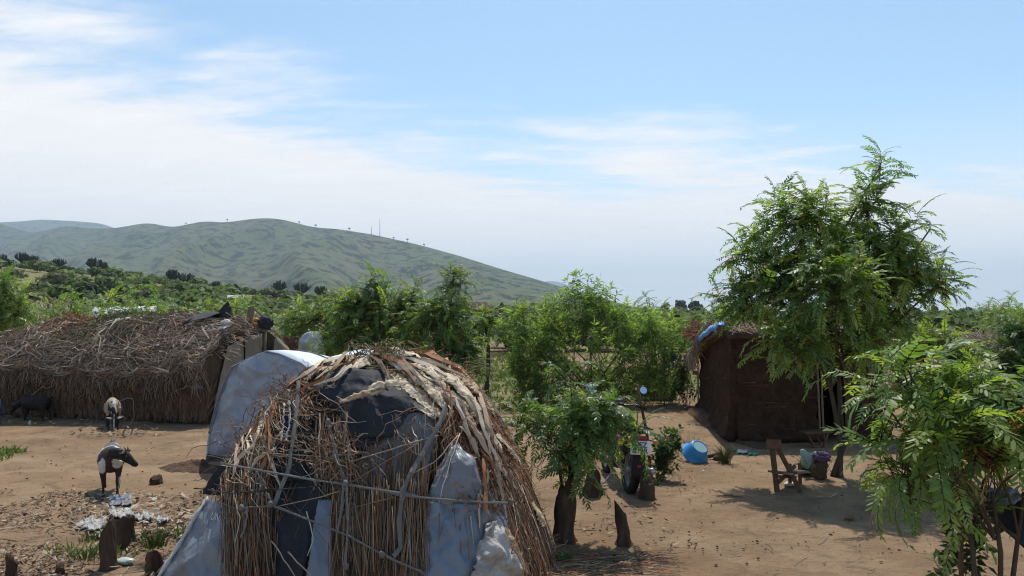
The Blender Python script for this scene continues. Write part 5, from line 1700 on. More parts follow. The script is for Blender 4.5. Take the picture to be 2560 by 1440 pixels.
P = np.stack([c_ + dd * (k_ / 3 - 0.5) + r.normal(0, 0.008, (n, 3)) for k_ in range(4)], 1)
add_strands(gR, P, 0.008, 0.004, pick(r, n, [TAN, BROWN, GREY, RUST], [0.4, 0.25, 0.2, 0.15]))
# fringe over the left edge and the back corner
n = 700
yy = r.uniform(16.4, FY1 + 0.5, n); c_ = roofpt(roof_x0(yy), yy, 0.02)
dd = np.stack([r.normal(-0.14, .08, n), r.normal(0.05, .08, n), -r.uniform(0.10, 0.55, n) * sstep(16.2, 18.2, yy)], -1)
f = np.linspace(0, 1, 4)
P = c_[:, None] + dd[:, None] * f[None, :, None] + np.array([-0.08, 0, 0.05]) * np.sin(3.1 * f)[None, :, None]
add_strands(gR, P, 0.008, 0.004, pick(r, n, [TAN, PALE, BROWN, GREY], [0.4, 0.15, 0.3, 0.15]))
obj('roof_thatch', gR, MT['straw'], roof_o, smooth=False, kind='stuff')
# heap of dry branches on the roof
gB = Geo(); n = 1100
c0 = np.array([roof_x0(16.9) + 0.22, 17.0, 1.72])
q = nrm(r.normal(size=(n, 3))) * r.uniform(0.3, 1, (n, 1)); q[:, 2] = np.abs(q[:, 2]); c_ = c0 + q * np.array([0.70, 0.95, 0.42])
dd = nrm(r.normal(size=(n, 3)) * (1, 1, .5)) * r.uniform(0.12, 0.4, (n, 1))
P = np.stack([c_ + dd * (k_ / 3 - 0.5) + r.normal(0, 0.015, (n, 3)) for k_ in range(4)], 1)
add_strands(gB, P, 0.009, 0.005, pick(r, n, [RUST * 1.2, BROWN, RUST * 0.8, DKB], [0.45, 0.25, 0.2, 0.1]))
obj('brush_heap', gB, MT['straw'], roof_o, smooth=False, kind='stuff', label='heap of rusty dry branches on the roof')
G = np.array([[roofpt(np.array(roof_x0(y) + [-0.02, -0.17, -0.20, -0.19][u]), np.array(y), [0.17, 0.16, 0.10, 0.02][u] + 0.012 * math.sin(y * 6 + u)) for u in range(4)] for y in np.linspace(13.6, 17.6, 20)])
obj('blue_sheet', slab(G, 0.01), MT['tarp_blue'], roof_o, label='strip of bright blue sheeting along the roof edge')
for k, dz in enumerate((0.02, 0.10)):
    g = Geo(); add_tube(g, [roofpt(np.array(roof_x0(y) - 0.1), np.array(y), dz)for y in np.linspace(14.4, 18.6, 7)], 0.022, 6); obj('roof_pole', g, MT['wood'], roof_o)
for k, xx in enumerate((5.40, 5.46)):
    g = Geo(); add_tube(g, [(xx, FY0 - 0.13, 0), (xx - 0.02, FY0 - 0.12, 0.8), (xx - 0.04 + 0.03 * k, FY0 - 0.1, 1.66)], 0.018, 6); obj('door_pole', g, MT['wood'], mh)
g = Geo()
lumpy(g, Vector((4.35, 15.6, -0.10)), (0.55, 2.9, 0.26), 3, 0.35, 4, flat=-0.05)
obj('mud_plinth', g, MT['soil'], mh)
# sticks showing in the mud
for i in range(24):
    if i % 2:
        u = r.uniform(0, 1); p = Vector((LX1, FY1, 0)).lerp(Vector((FX0, FY0, 0)), u) + Vector((-0.14, -0.02, r.uniform(0.3, 1.3))); d_ = Vector((FX0 - LX1, FY0 - FY1, 0)).normalized()
    else:
        p = Vector((r.uniform(4.1, 5.35), FY0 - 0.135, r.uniform(0.2, 1.5))); d_ = Vector((1, 0, r.normal(0, 0.06)))
    l_ = r.uniform(0.05, 0.2); g = Geo(); add_tube(g, [p - d_ * l_, p + Vector((0, -0.008, 0)), p + d_ * l_], 0.008, 5); obj('stick', g, MT['wood_dark'], side_wall if i % 2 else front_wall)

# ------------------------------------------------------------------ other huts
def simple_hut(name, label, c, w, d, h, ridge, rz, wallm='mud', roofc=(TAN, GREY, BROWN), n=500, door=True, rad=0.02, group=None, roofm=None):
    c = Vector(c)
    t = thing(name, label, 'hut', c, group)
    R_ = Matrix.Translation(c) @ Matrix.Rotation(rz, 4, 'Z')
    A = np.array(R_)
    tr = lambda P: np.asarray(P) @ A[:3, :3].T + A[:3, 3]
    def tagc(o):
        return o
    V = np.array([(-w / 2, -d / 2, -0.3), (w / 2, -d / 2, -0.3), (w / 2, d / 2, -0.3), (-w / 2, d / 2, -0.3), (-w / 2, -d / 2, h), (w / 2, -d / 2, h), (w / 2, d / 2, h), (-w / 2, d / 2, h), (-w / 2, 0, ridge - 0.05), (w / 2, 0, ridge - 0.05)])
    g = Geo().add(tr(V), [(0, 1, 5, 4), (2, 3, 7, 6)]); g.F.append(np.array([(1, 2, 6, 9, 5), (3, 0, 4, 8, 7)]))
    obj('wall', g, MT[wallm], t, smooth=False)
    ov = 0.3
    for s in (-1, 1):
        G = np.array([[tr((u, s * (d / 2 + ov) * v, ridge - (ridge - h) * v * (1 + ov / (d / 2)) + 0.03 * math.sin(u * 2))) for u in np.linspace(-w / 2 - ov, w / 2 + ov, 8)] for v in np.linspace(0, 1, 5)])
        ro_ = obj('roof', slab(G, 0.08), MT[roofm] if roofm else MT['thatch_under'], t)
    if n:
        u = r.uniform(-w / 2 - ov, w / 2 + ov, n); v = r.uniform(0, 1.12, n); s = r.choice([-1, 1], n)
        cc = np.stack([u, s * (d / 2 + ov) * v, ridge - (ridge - h) * v * (1 + ov / (d / 2)) + 0.07], -1)
        dd = np.stack([r.normal(0, .2, n), s * (d / 2) * 0.3 * r.uniform(.6, 1.2, n), -(ridge - h) * 0.3 * np.ones(n)], -1)
        P = np.stack([tr(cc + dd * (k_ / 2 - 0.5)) for k_ in range(3)], 1)
        g = Geo(); add_strands(g, P, rad, rad * 0.6, pick(r, n, list(roofc))); obj('roof_thatch', g, MT['straw'], ro_, smooth=False, kind='stuff')
    if door:
        g = Geo(); box(g, 0, 0, 0, min(0.7, w * 0.3), 0.04, h * 0.85, M=R_ @ Matrix.Translation((0, -d / 2 - 0.02, h * 0.42))); obj('doorway', g, MT['opening_shade'], t)  # dark panel on the wall, painted as a shaded opening
        for s in (-1, 1):
            g = Geo(); box(g, 0, 0, 0, 0.07, 0.07, h * 0.95, M=R_ @ Matrix.Translation((s * w * 0.49, -d / 2 - 0.03, h * 0.47))); obj('corner_post', g, MT['wood'], t)
    return t


c = gnd(1195, 823); simple_hut('far_hut', 'small dark hut with a pale roof across the far clearing', (c.x, c.y, tz(c.x, c.y)), 2.6, 2.4, 1.7, 2.6, 0.6, n=160, rad=0.03, wallm='mud')
c = at(118, 800, 40); simple_hut('far_hut', 'brown hut with a tan roof behind the left end of the thatched hut', (c.x, c.y, tz(c.x, c.y) + .05), 1.9, 2.0, 2.0, 2.75, 0.3, n=800, roofc=(TAN * 1.2, PALE, TAN), rad=0.014)
c = at(315, 790, 33); simple_hut('far_hut', 'low hut roofed with bright white sheeting behind the thatched hut', (c.x, c.y, tz(c.x, c.y)), 1.9, 2.0, 1.95, 2.5, 0.15, n=0, roofm='tarp_white', wallm='tarp_tan')
c = at(590, 745, 95); simple_hut('far_hut', 'tiny white-roofed hut among the distant bushes', (c.x, c.y, tz(c.x, c.y) + 0.5), 1.5, 1.6, 1.5, 2.1, 0.1, n=0, roofm='tarp_white', wallm='mud')
c = at(2410, 990, 19.5); simple_hut('far_hut', 'dark hut with a sloping pole roof behind the round green bush', (c.x - 0.2, c.y, 0), 1.9, 2.4, 1.30, 1.75, 0.05, n=350, roofc=(BROWN, TAN, GREY), rad=0.012)
c = at(1632, 985, 20.3)
lw = thing('reed_shelter', 'low dark reed shelter under the narrow-leaved bush', 'shelter', (c.x, c.y, 0))
g = Geo(); lumpy(g, Vector((c.x, c.y + 0.5, 0.3)), (0.62, 0.6, 0.55), 7, 0.15, 3, flat=-0.35); obj('thatch_core', g, MT['thatch_under'], lw)
n = 500; a_ = r.uniform(0, 6.28, n); top = r.uniform(0.4, 0.85, n)
P = np.stack([np.stack([c.x + np.cos(a_) * (0.5 + 0.2 * (1 - k_ / 3)), c.y + 0.5 + np.sin(a_) * (0.5 + 0.18 * (1 - k_ / 3)), top * k_ / 3], -1) + r.normal(0, 0.02, (n, 3)) for k_ in range(4)], 1)
g = Geo(); add_strands(g, P, 0.011, 0.007, pick(r, n, [BROWN, DKB, GREY, TAN], [0.4, 0.3, 0.2, 0.1])); obj('reed_wall', g, MT['straw'], lw, smooth=False, kind='stuff')

# ================================================================== more plants
def foot(px, py, y0=50, y1=238):
    """ground point seen at this pixel on the rising land"""
    best = None
    for Y in np.linspace(y0, y1, 260):
        p = at(px, py, Y); d = abs(p.z - tz(p.x, p.y))
        if best is None or d < best[0]:
            best = (d, p)
    p = best[1]; p.z = tz(p.x, p.y)
    return p


# --- broad narrow-leaved flowering bush in the middle
def whorl_bush(name, label, base, lobes, nshoot, seed, leaf=0.14, wid=0.011, per=22, cols=None, flowers=0):
    r_ = np.random.default_rng(seed)
    t = thing(name, label, 'bush', base)
    vol = np.array([l[1].prod() for l in lobes]) ** 0.7; vol /= vol.sum()
    P, D, C = [], [], []
    tips = []
    for i in range(nshoot):
        c, rad = lobes[r_.choice(len(lobes), p=vol)]
        d = r_.normal(size=3); d /= np.linalg.norm(d)
        q = c + d * rad * (0.62 + 0.38 * r_.uniform() ** 0.5)
        ax_ = nrm(np.array([0, 0, 1.0]) + 0.5 * d + r_.normal(0, 0.2, 3))
        tips.append((q, ax_))
        e1 = nrm(np.cross(ax_, (0.3, 0.9, 0.1))); e2 = np.cross(ax_, e1)
        cc = np.array(cols[r_.integers(len(cols))]) * r_.uniform(0.8, 1.2)
        sl = r_.uniform(0.22, 0.45)
        for j in range(per):
            s = r_.uniform(0, 1); a = j * 2.4 + i
            el = -0.5 + 1.45 * s + r_.normal(0, 0.15)
            dd = (e1 * math.cos(a) + e2 * math.sin(a)) * math.cos(el) + ax_ * math.sin(el)
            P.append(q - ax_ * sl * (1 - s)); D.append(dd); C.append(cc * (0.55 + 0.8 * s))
    P, D, C = np.array(P), np.array(D), np.array(C)
    n = len(P)
    L = leaf * r_.uniform(0.7, 1.2, (n, 1))
    W = nrm(np.cross(D, np.array([0, 0, 1.0]) + r_.normal(0, 0.5, (n, 3)))) * wid * r_.uniform(0.8, 1.3, (n, 1))
    dn_ = np.array([0, 0, -0.18]) * L
    V = np.stack([P, P + D * L * 0.4 + W, P + D * L + dn_, P + D * L * 0.4 - W], 1).reshape(-1, 3)
    gb = Geo()
    st = np.array(base)
    for k in range(16):
        c, rad = lobes[r_.choice(len(lobes), p=vol)]
        jr = min(0.5, 0.25 * max(l[1][0] for l in lobes)); b0 = st + np.array([r_.normal(0, jr), r_.normal(0, jr * .6), 0])
        add_tube(gb, [b0, b0 * 0.6 + c * 0.4 + r_.normal(0, 0.08, 3), c + r_.normal(0, 0.3, 3) * rad], np.array([0.03, 0.022, 0.008]) * min(1, jr * 3), 5)
    obj('stems', gb, MT['bark'], t)
    gs = Geo()
    tl_ = min(0.9, 3.5 * jr); PP = np.array([[q - a_ * tl_ + r_.normal(0, .05, 3), q - a_ * tl_ * .5 + r_.normal(0, .02, 3), q] for q, a_ in tips])
    V2, F2 = strands(PP * 1.0, 0.008 * min(1, jr * 2.2), 0.003); gs.add(V2, F2, (0.12, 0.13, 0.06)); obj('twigs', gs, MT['straw'], t)
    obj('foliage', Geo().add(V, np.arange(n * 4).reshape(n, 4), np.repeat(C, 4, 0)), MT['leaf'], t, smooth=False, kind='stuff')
    for k in range(flowers):
        q, a_ = tips[r_.integers(len(tips))]
        g = Geo(); lathe(g, [(0.004, 0), (0.018, 0.03), (0.034, 0.06), (0.030, 0.062), (0.012, 0.03)], 8, Matrix.Translation(Vector(q) + Vector((0, -0.15, 0.02))), (0.75, 0.55, 0.03)); obj('flower', g, MT['cloth'], t)
    return t


BY = 19.3
bl = lobed([(x_, y_ + 12, *q_) for x_, y_, *q_ in [(1330, 800, 85, 70), (1325, 870, 55, 65), (1430, 760, 95, 60), (1440, 715, 50, 25), (1480, 840, 150, 90), (1580, 795, 95, 50), (1640, 830, 85, 70), (1690, 830, 45, 55), (1350, 900, 80, 50), (1500, 760, 60, 40), (1600, 880, 90, 45), (1540, 745, 45, 24), (1650, 795, 45, 22), (1440, 920, 120, 30), (1310, 790, 32, 28), (1450, 690, 55, 26), (1490, 720, 60, 30), (1345, 945, 75, 32), (1450, 965, 140, 30), (1600, 950, 110, 38), (1305, 905, 36, 45), (1680, 920, 50, 45)]], BY)
bb = at(1490, 1000, BY); bb.z = 0
whorl_bush('flowering_bush', 'broad bright green bush with narrow leaves and yellow flowers beyond the motorcycle', bb, bl, 760, 91, leaf=0.19, wid=0.017, per=18, cols=[(0.22, 0.33, 0.10), (0.17, 0.275, 0.082), (0.27, 0.37, 0.11), (0.13, 0.225, 0.072)], flowers=6)
bl = lobed([(1665, 1095, 35, 30), (1650, 1130, 30, 25), (1690, 1075, 18, 22)], 10.6)
bb = gnd(1662, 1168)
whorl_bush('small_shrub', 'small dark leggy shrub growing behind the motorcycle', bb, bl, 60, 92, leaf=0.085, wid=0.022, per=12, cols=[(0.07, 0.12, 0.04), (0.05, 0.085, 0.03)])
bl = lobed([(1715, 905, 22, 35), (1700, 950, 20, 30), (1735, 960, 18, 25)], 19.0)
bb = at(1715, 1000, 19.0); bb.z = 0
whorl_bush('small_shrub', 'small green shrub beside the back corner of the mud hut', bb, bl, 60, 93, leaf=0.08, wid=0.02, per=12, cols=[(0.06, 0.10, 0.03), (0.045, 0.08, 0.028)])
bl = lobed([(2500, 1030, 80, 28), (2420, 1020, 50, 22), (2570, 1030, 60, 30), (2470, 1060, 60, 22)], 9.5)
bb = at(2490, 1300, 9.5); bb.z = 0
whorl_bush('small_shrub', 'low yellowing shrub behind the young tree at the right edge', bb, bl, 130, 94, leaf=0.09, wid=0.022, per=14, cols=[(0.10, 0.15, 0.04), (0.16, 0.17, 0.05), (0.075, 0.12, 0.035)])


# --- tufts of grass
def tuft(name, label, base, h, n, spread, col, seed, cat='grass tuft', group=None):
    r_ = np.random.default_rng(seed)
    a = r_.uniform(0, 6.28, n); d = r_.uniform(0, spread, n); b = np.stack([np.cos(a) * d, np.sin(a) * d, 0 * a], -1)
    out = np.stack([np.cos(a), np.sin(a), 0 * a], -1) * r_.uniform(0.1, 0.6, (n, 1)) * h
    f = np.linspace(0, 1, 4); hh = h * r_.uniform(0.5, 1.1, n)
    P = np.array(base) + b[:, None] + out[:, None] * (f ** 1.8)[None, :, None] + (hh[:, None] * f[None] * (1 - 0.2 * f[None]))[..., None] * np.array([0, 0, 1])
    g = Geo(); add_strands(g, P, 0.005, 0.0012, pick(r_, n, [col, np.array(col) * 0.75, np.array(col) * 1.25]))
    o = obj(name, g, MT['grass'], smooth=False)
    return tag(o, label, cat, group)


tuft('grass_tuft', 'tall green grass tuft beside the upturned blue basin', gnd(1812, 1158), 0.34, 110, 0.10, (0.12, 0.15, 0.05), 1)
tuft('grass_tuft', 'thin grass tuft behind the blue basin', gnd(1722, 1140), 0.40, 40, 0.06, (0.10, 0.13, 0.045), 2)
tuft('grass_tuft', 'green grass growing over the short stump by the grey tarpaulin', gnd(388, 1400) + Vector((0, 0, 0.12)), 0.22, 90, 0.10, (0.13, 0.18, 0.05), 3)
tuft('grass_tuft', 'grass blades sprouting behind the motorcycle wheel', gnd(1632, 1215), 0.22, 40, 0.08, (0.11, 0.16, 0.05), 4)
tuft('grass_tuft', 'small weed at the foot of the dome hut', gnd(1408, 1405), 0.14, 50, 0.08, (0.12, 0.2, 0.05), 5)
tuft('grass_tuft', 'green tuft beside the heap of cloths under the shade tree', gnd(2040, 1190), 0.35, 70, 0.14, (0.09, 0.14, 0.04), 6)
tuft('grass_tuft', 'low weed at the bottom left among the litter', gnd(215, 1395), 0.12, 70, 0.14, (0.14, 0.19, 0.06), 7)
tuft('grass_tuft', 'low weed left of the forked stump', gnd(235, 1350), 0.10, 60, 0.14, (0.12, 0.18, 0.05), 8)

# grass and low weeds where the ground is green
gp = Geo()
r_ = np.random.default_rng(12)
for cx, cy, rx, ry, s in GRASS_SPOTS + [(-3.9, 7.4, 0.5, 0.2, .5), (-3.2, 7.9, 0.3, 0.2, .5)]:
    n = int(min(3600, 1100 * rx * ry * s + 60))
    a = r_.uniform(0, 6.28, n); d = np.sqrt(r_.uniform(0, 1, n)) * 1.05
    X = cx + np.cos(a) * d * rx; Yy = cy + np.sin(a) * d * ry
    keep = (np.sin(X * 3.1 + Yy) * np.sin(Yy * 2.3 - X) > -0.45)
    X, Yy = X[keep], Yy[keep]; n = len(X)
    h = r_.uniform(0.03, 0.08, n) * (1 + 0.03 * Yy); a = r_.uniform(0, 6.28, n)
    B = np.stack([X, Yy, terr(X, Yy)], -1); w = np.stack([np.cos(a), np.sin(a), 0 * a], -1)
    tip = B + np.stack([r_.normal(0, .6, n) * h, r_.normal(0, .6, n) * h, h], -1)
    wd = (0.003 + 0.0009 * Yy)[:, None]
    V = np.stack([B - w * wd, B + w * wd, tip + w * wd * 0.4, tip - w * wd * 0.4], 1).reshape(-1, 3)
    gp.add(V, np.arange(n * 4).reshape(n, 4), np.repeat(pick(r_, n, [(0.13, 0.19, 0.05), (0.10, 0.15, 0.04), (0.17, 0.19, 0.07)]), 4, 0))
o = obj('grass', gp, MT['grass'], smooth=False)
tag(o, 'short green grass and weeds in patches over the yard', None, kind='stuff')

# --- candelabra trees on the low ridge
def candelabra(name, label, loc, H_, W_, seed, group):
    r_ = np.random.default_rng(seed)
    t = thing(name, label, 'tree', loc, group)
    g = Geo(); add_tube(g, [Vector(loc) + Vector((0, 0, -0.3)), Vector(loc) + Vector((0, 0, H_ * 0.25)), Vector(loc) + Vector((0, 0, H_ * 0.45))], [0.05 * H_, 0.04 * H_, 0.035 * H_], 7)
    obj('trunk', g, MT['bark'], t)
    n = int(r_.integers(60, 115)); W_ = W_ * r_.uniform(.8, 1.1)
    a = r_.uniform(0, 6.28, n); d = np.sqrt(r_.uniform(0.02, 1, n)) * (1 + 0.22 * np.sin(a * 2 + r_.uniform(0, 6)))
    P = np.zeros((n, 5, 3)); L = np.array(loc)
    ox, oy = np.cos(a) * d * W_ / 2, np.sin(a) * d * W_ / 2
    top = H_ * (0.58 + 0.42 * np.sqrt(np.maximum(.1, 1 - 0.75 * d ** 2))) * r_.uniform(0.82, 1.06, n)
    low = H_ * (0.38 + 0.22 * d) * r_.uniform(0.85, 1.1, n)
    P[:, 0] = L + np.stack([ox * .15, oy * .15, H_ * 0.36 + 0 * a], -1)
    P[:, 1] = L + np.stack([ox * .7, oy * .7, low * 0.95], -1)
    P[:, 2] = L + np.stack([ox * .95, oy * .95, low * 0.6 + top * 0.4], -1)
    P[:, 3] = L + np.stack([ox * 1.0, oy * 1.0, low * 0.25 + top * 0.75], -1)
    P[:, 4] = L + np.stack([ox * 1.02, oy * 1.02, top], -1)
    g = Geo(); add_strands(g, P, 0.024 * H_, 0.020 * H_, pick(r_, n, [(0.050, 0.066, 0.044), (0.062, 0.078, 0.050), (0.042, 0.056, 0.042)]), 4)
    obj('crown', g, MT['leaf_far'], t, smooth=False)
    return t


EU = [(4, 646, 30, 34, 'dark candelabra tree cut by the left edge on the low ridge'), (55, 658, 40, 42, 'large candelabra tree second from the left edge on the ridge'), (82, 668, 34, 36, 'candelabra tree just below the large one at the left of the ridge'), (148, 655, 34, 38, 'taller of two joined candelabra trees on the left of the ridge'),
      (122, 662, 24, 26, 'shorter of two joined candelabra trees on the left of the ridge'), (236, 680, 45, 40, 'broad candelabra tree standing above the white-roofed hut'), (258, 682, 36, 28, 'candelabra tree leaning against the broad one above the white roof'), (305, 668, 22, 30, 'small round candelabra tree on the skyline of the low ridge'), (378, 668, 10, 16, 'tiny candelabra tree on the ridge below the hill'),
      (432, 702, 42, 46, 'large candelabra tree left of a dark twin in mid ridge'), (466, 708, 38, 44, 'large dark candelabra tree right of its twin in mid ridge'), (524, 684, 16, 24, 'small candelabra tree on the grassy ridge top'), (540, 716, 28, 36, 'candelabra tree low on the slope in mid ridge'), (570, 692, 24, 26, 'candelabra tree at the left of a close pair'), (588, 698, 24, 20, 'candelabra tree at the right of a close pair'), (612, 695, 14, 16, 'little candelabra tree between the pair and the big three'),
      (641, 696, 12, 16, 'little slender candelabra tree before the big three'), (700, 718, 42, 44, 'left of the three big candelabra trees below the hill'), (755, 722, 42, 48, 'middle of the three big candelabra trees below the hill'), (802, 718, 38, 38, 'right of the three big candelabra trees below the hill'), (845, 716, 18, 24, 'small dark candelabra tree after the big three'), (880, 718, 16, 30, 'small dark candelabra tree partly behind the feathery tree'), (1230, 745, 22, 30, 'dark candelabra tree at the foot of the long slope'), (1195, 742, 18, 22, 'small candelabra tree at the foot of the long slope')]
for i, (px, py, h, w, lab) in enumerate(EU):
    p = foot(px, py + 3)
    k = p.y / FOC
    candelabra('candelabra_tree', lab, p, h * k * 0.98, w * k * .9, 300 + i, 'candelabra trees along the low ridge')

# --- trees along the far right skyline
def far_tree(label, px, py, h, w, Y, seed, cols):
    p = at(px, py, Y); p.z = tz(p.x, p.y); k = Y / FOC
    top = at(px, py - h, Y).z - p.z
    r_ = np.random.default_rng(seed)
    t = thing('distant_tree', label, 'tree', p, 'trees along the far right skyline')
    g = Geo(); add_tube(g, [p, p + Vector((0.1, 0, top * 0.4)), p + Vector((0, 0, top * 0.75))], [0.045 * top, 0.03 * top, 0.012 * top], 6); obj('trunk', g, MT['bark'], t)
    gm_ = leafy_mass(380, (w * k / 2, w * k / 2, top * 0.45), r_, 0.10 * top, 0.6, colors=np.array(cols), lobes=7)
    V, C, Fs = geo_arrays(gm_); g = Geo().add(V * (1, 1, 1) + np.array(p), Fs[0], C); obj('crown', g, MT['leaf_far'], t, smooth=False)


for i, (px, py, h, w, lab) in enumerate([(2425, 792, 34, 30, 'tall fan-shaped tree on the far right skyline'), (2335, 790, 32, 22, 'narrow pointed tree on the far right skyline'), (2452, 792, 16, 18, 'small tree right of the fan-shaped one on the skyline'), (2478, 794, 18, 34, 'round dark tree on the far right skyline'), (2505, 794, 18, 28, 'flat-topped tree near the right edge of the skyline'), (2375, 790, 14, 44, 'low spreading tree beside the pointed one'), (2290, 788, 26, 30, 'bushy tree on the skyline right of the shade tree'), (2250, 788, 26, 40, 'dense tree on the skyline close to the shade tree'), (1700, 770, 28, 36, 'dark tree on the skyline above the flowering bush'), (1740, 775, 34, 40, 'dense dark tree on the skyline by the brush heap'), (1660, 772, 26, 30, 'rounded tree on the skyline behind the flowering bush')]):
    far_tree(lab, px, py + 6, h + 6, w, 330, 500 + i, DARK)

# --- lone trees and radio masts on the hill's crest
def crest(px):
    j = int(np.argmin([abs((1280 + FOC * v[0] / v[1]) - px) for v in HV[8]])); return Vector(HV[8][j])
for i, (px, h, w, lab) in enumerate([(565, 6, 5, 'lone flat-topped tree in the dip of the hill crest'), (745, 5, 5, 'small tree on the crest just right of the summit'), (790, 6, 9, 'spreading tree on the crest right of the summit'), (875, 6, 8, 'spreading tree on the crest left of the masts'), (1015, 7, 8, 'dark tree on the crest right of the masts'), (985, 4, 4, 'tiny tree on the crest beside the masts'), (460, 4, 4, 'tiny tree on the crest left of the dip'), (1060, 5, 5, 'small tree lower down the falling crest')]):
    p = crest(px); k = p.y / FOC; H_ = h * k * 1.25
    t = thing('crest_tree', lab, 'tree', p, 'lone trees on the hill crest')
    g = Geo(); add_tube(g, [p + Vector((0, 0, -2)), p + Vector((0.3, 0, H_ * .5)), p + Vector((0, 0, H_ * .8))], [0.6, 0.5, 0.2], 5); obj('trunk', g, MT['bark'], t)
    gm_ = leafy_mass(120, (w * k / 2, w * k / 2, H_ * .3), np.random.default_rng(i), 1.3, 0.7, colors=np.array(DARK), lobes=4)
    V, C, Fs = geo_arrays(gm_); obj('crown', Geo().add(V + np.array(p) + (0, 0, H_ * .45), Fs[0], C), MT['leaf_far'], t, smooth=False)
for px, h, lab in ((945, 44, 'tall thin radio mast on the hill crest'), (925, 20, 'shorter thin radio mast on the hill crest')):
    p = crest(px); H_ = h * p.y / FOC
    t = thing('radio_mast', lab, 'mast', p, 'radio masts on the hill')
    g = Geo()
    for k in range(3):
        a = k * 2.094; add_tube(g, [p + Vector((math.cos(a) * 1.0, math.sin(a) * 1.0, -2)), p + Vector((math.cos(a) * 0.35, math.sin(a) * 0.35, H_))], [0.32, 0.22], 5)
    obj('lattice_legs', g, MT['steel'], t)
    g = Geo()
    for k in range(int(H_ / 2)):
        z = k * 2.0; w = 1.0 - 0.65 * z / H_
        for q in range(3):
            a, b = q * 2.094, (q + 1) * 2.094
            add_tube(g, [p + Vector((math.cos(a) * w, math.sin(a) * w, z)), p + Vector((math.cos(b) * w, math.sin(b) * w, z + 2))], 0.1, 4)
    obj('bracing', g, MT['steel'], t)

# ================================================================== stumps
def stump(label, px, py, hpx, wpx, seed, spikes=3, hollow=False, cat='stump', lean=0.0):
    b = gnd(px, py); k = b.y / FOC
    H_, R_ = hpx * k * 1.04, wpx * k / 2
    r_ = np.random.default_rng(seed)
    g = Geo()
    na_, nz_ = 26, 14
    hgt = 0.80 + 0.16 * np.cos(np.arange(na_) / na_ * 6.283 + seed) + 0.16 * np.array([max(0, mnoise.noise(Vector((math.cos(i / na_ * 6.283) * spikes * .6, math.sin(i / na_ * 6.283) * spikes * .6, seed * 3.1)))) * 1.3 for i in range(na_)])
    V = np.zeros((nz_ + 2, na_, 3))
    for i in range(nz_):
        f = i / (nz_ - 1)
        for j in range(na_):
            a = j / na_ * 6.283
            rr_ = R_ * (1.05 - 0.22 * f + 0.35 * max(0, 1 - f * 5) ** 2) * (1 + 0.34 * mnoise.noise(Vector((math.cos(a) * 1.9, math.sin(a) * 1.9, f * 2 + seed))) + 0.10 * mnoise.noise(Vector((math.cos(a) * 5, math.sin(a) * 5, f * 3 + seed))))
            V[i, j] = (math.cos(a) * rr_ + lean * f * H_, math.sin(a) * rr_, f * H_ * hgt[j] - 0.02)
    for j in range(na_):
        a = j / na_ * 6.283
        V[nz_, j] = V[nz_ - 1, j] * (0.72, 0.72, 1) - (0, 0, 0.02) + (lean * H_ * 0.28, 0, 0)
        V[nz_ + 1, j] = (lean * H_ * 0.7 + math.cos(a) * R_ * 0.2, math.sin(a) * R_ * 0.2, H_ * (0.45 if hollow else 0.6))
    V = V + np.array(b)
    ix_ = np.arange(nz_ + 1)[:, None] * na_; q = np.arange(na_)[None]
    F_ = np.stack([ix_ + q, ix_ + (q + 1) % na_, ix_ + na_ + (q + 1) % na_, ix_ + na_ + q], -1).reshape(-1, 4)
    o = obj('tree_stump', Geo().add(V, F_), MT['stump'])
    return tag(o, label, cat, 'burnt stumps in the yard')


stump('thick burnt stump carrying the sapling', 1412, 1352, 150, 52, 1, 3, True)
stump('burnt stump behind the sapling, grey and split', 1482, 1238, 75, 42, 2, 3)
stump('short crooked burnt stump standing alone right of the sapling stump', 1560, 1358, 110, 36, 3, 2, lean=-0.08)
stump('split stump with green grass beside the motorcycle wheel', 1618, 1250, 66, 40, 4, 3)
stump('thin dark stump rising beside the blue basin shrub', 1655, 1165, 66, 20, 5, 2)
stump('tall forked burnt stump at the lower left', 272, 1418, 130, 36, 6, 2, lean=-0.05)
stump('jagged burnt stump just behind the forked one', 303, 1365, 80, 62, 7, 5, True)
stump('grass-topped stump next to the grey tarpaulin', 385, 1432, 62, 42, 8, 2)
stump('short burnt stump at the bottom left corner', 28, 1450, 70, 28, 9, 2)
stump('pointed stub of a stump near the bottom left corner', 150, 1432, 28, 20, 10, 2)
stump('tiny toothed stump on the bare earth beyond the litter', 390, 1208, 22, 30, 11, 5, True)

# ================================================================== animals
def loft(g, rings, sides=16, up=(0, 0, 1)):
    """rings: (centre, half-width across, half-height) along a path; closed ends"""
    C = np.array([list(q[0]) for q in rings], float); k = len(C)
    T = nrm(np.gradient(C, axis=0)); a = np.arange(sides) * 2 * math.pi / sides
    V = []
    for i in range(k):
        u = np.array(up, float); s = np.cross(u, T[i])
        if np.linalg.norm(s) < 0.25:
            s = np.cross((1.0, 0, 0), T[i])
        s = s / np.linalg.norm(s); w = np.cross(T[i], s)
        V.append(C[i] + np.cos(a)[:, None] * s * rings[i][1] + np.sin(a)[:, None] * w * rings[i][2])
    n0 = g.n
    V = np.concatenate(V); j = np.arange(k - 1)[:, None] * sides; q = np.arange(sides)[None]
    F_ = np.stack([j + q, j + (q + 1) % sides, j + sides + (q + 1) % sides, j + sides + q], -1).reshape(-1, 4)
    g.add(V, F_)
    g.F.append(np.array([list(range(sides))[::-1]]) + n0); g.F.append(np.array([list(range((k - 1) * sides, k * sides))]) + n0)


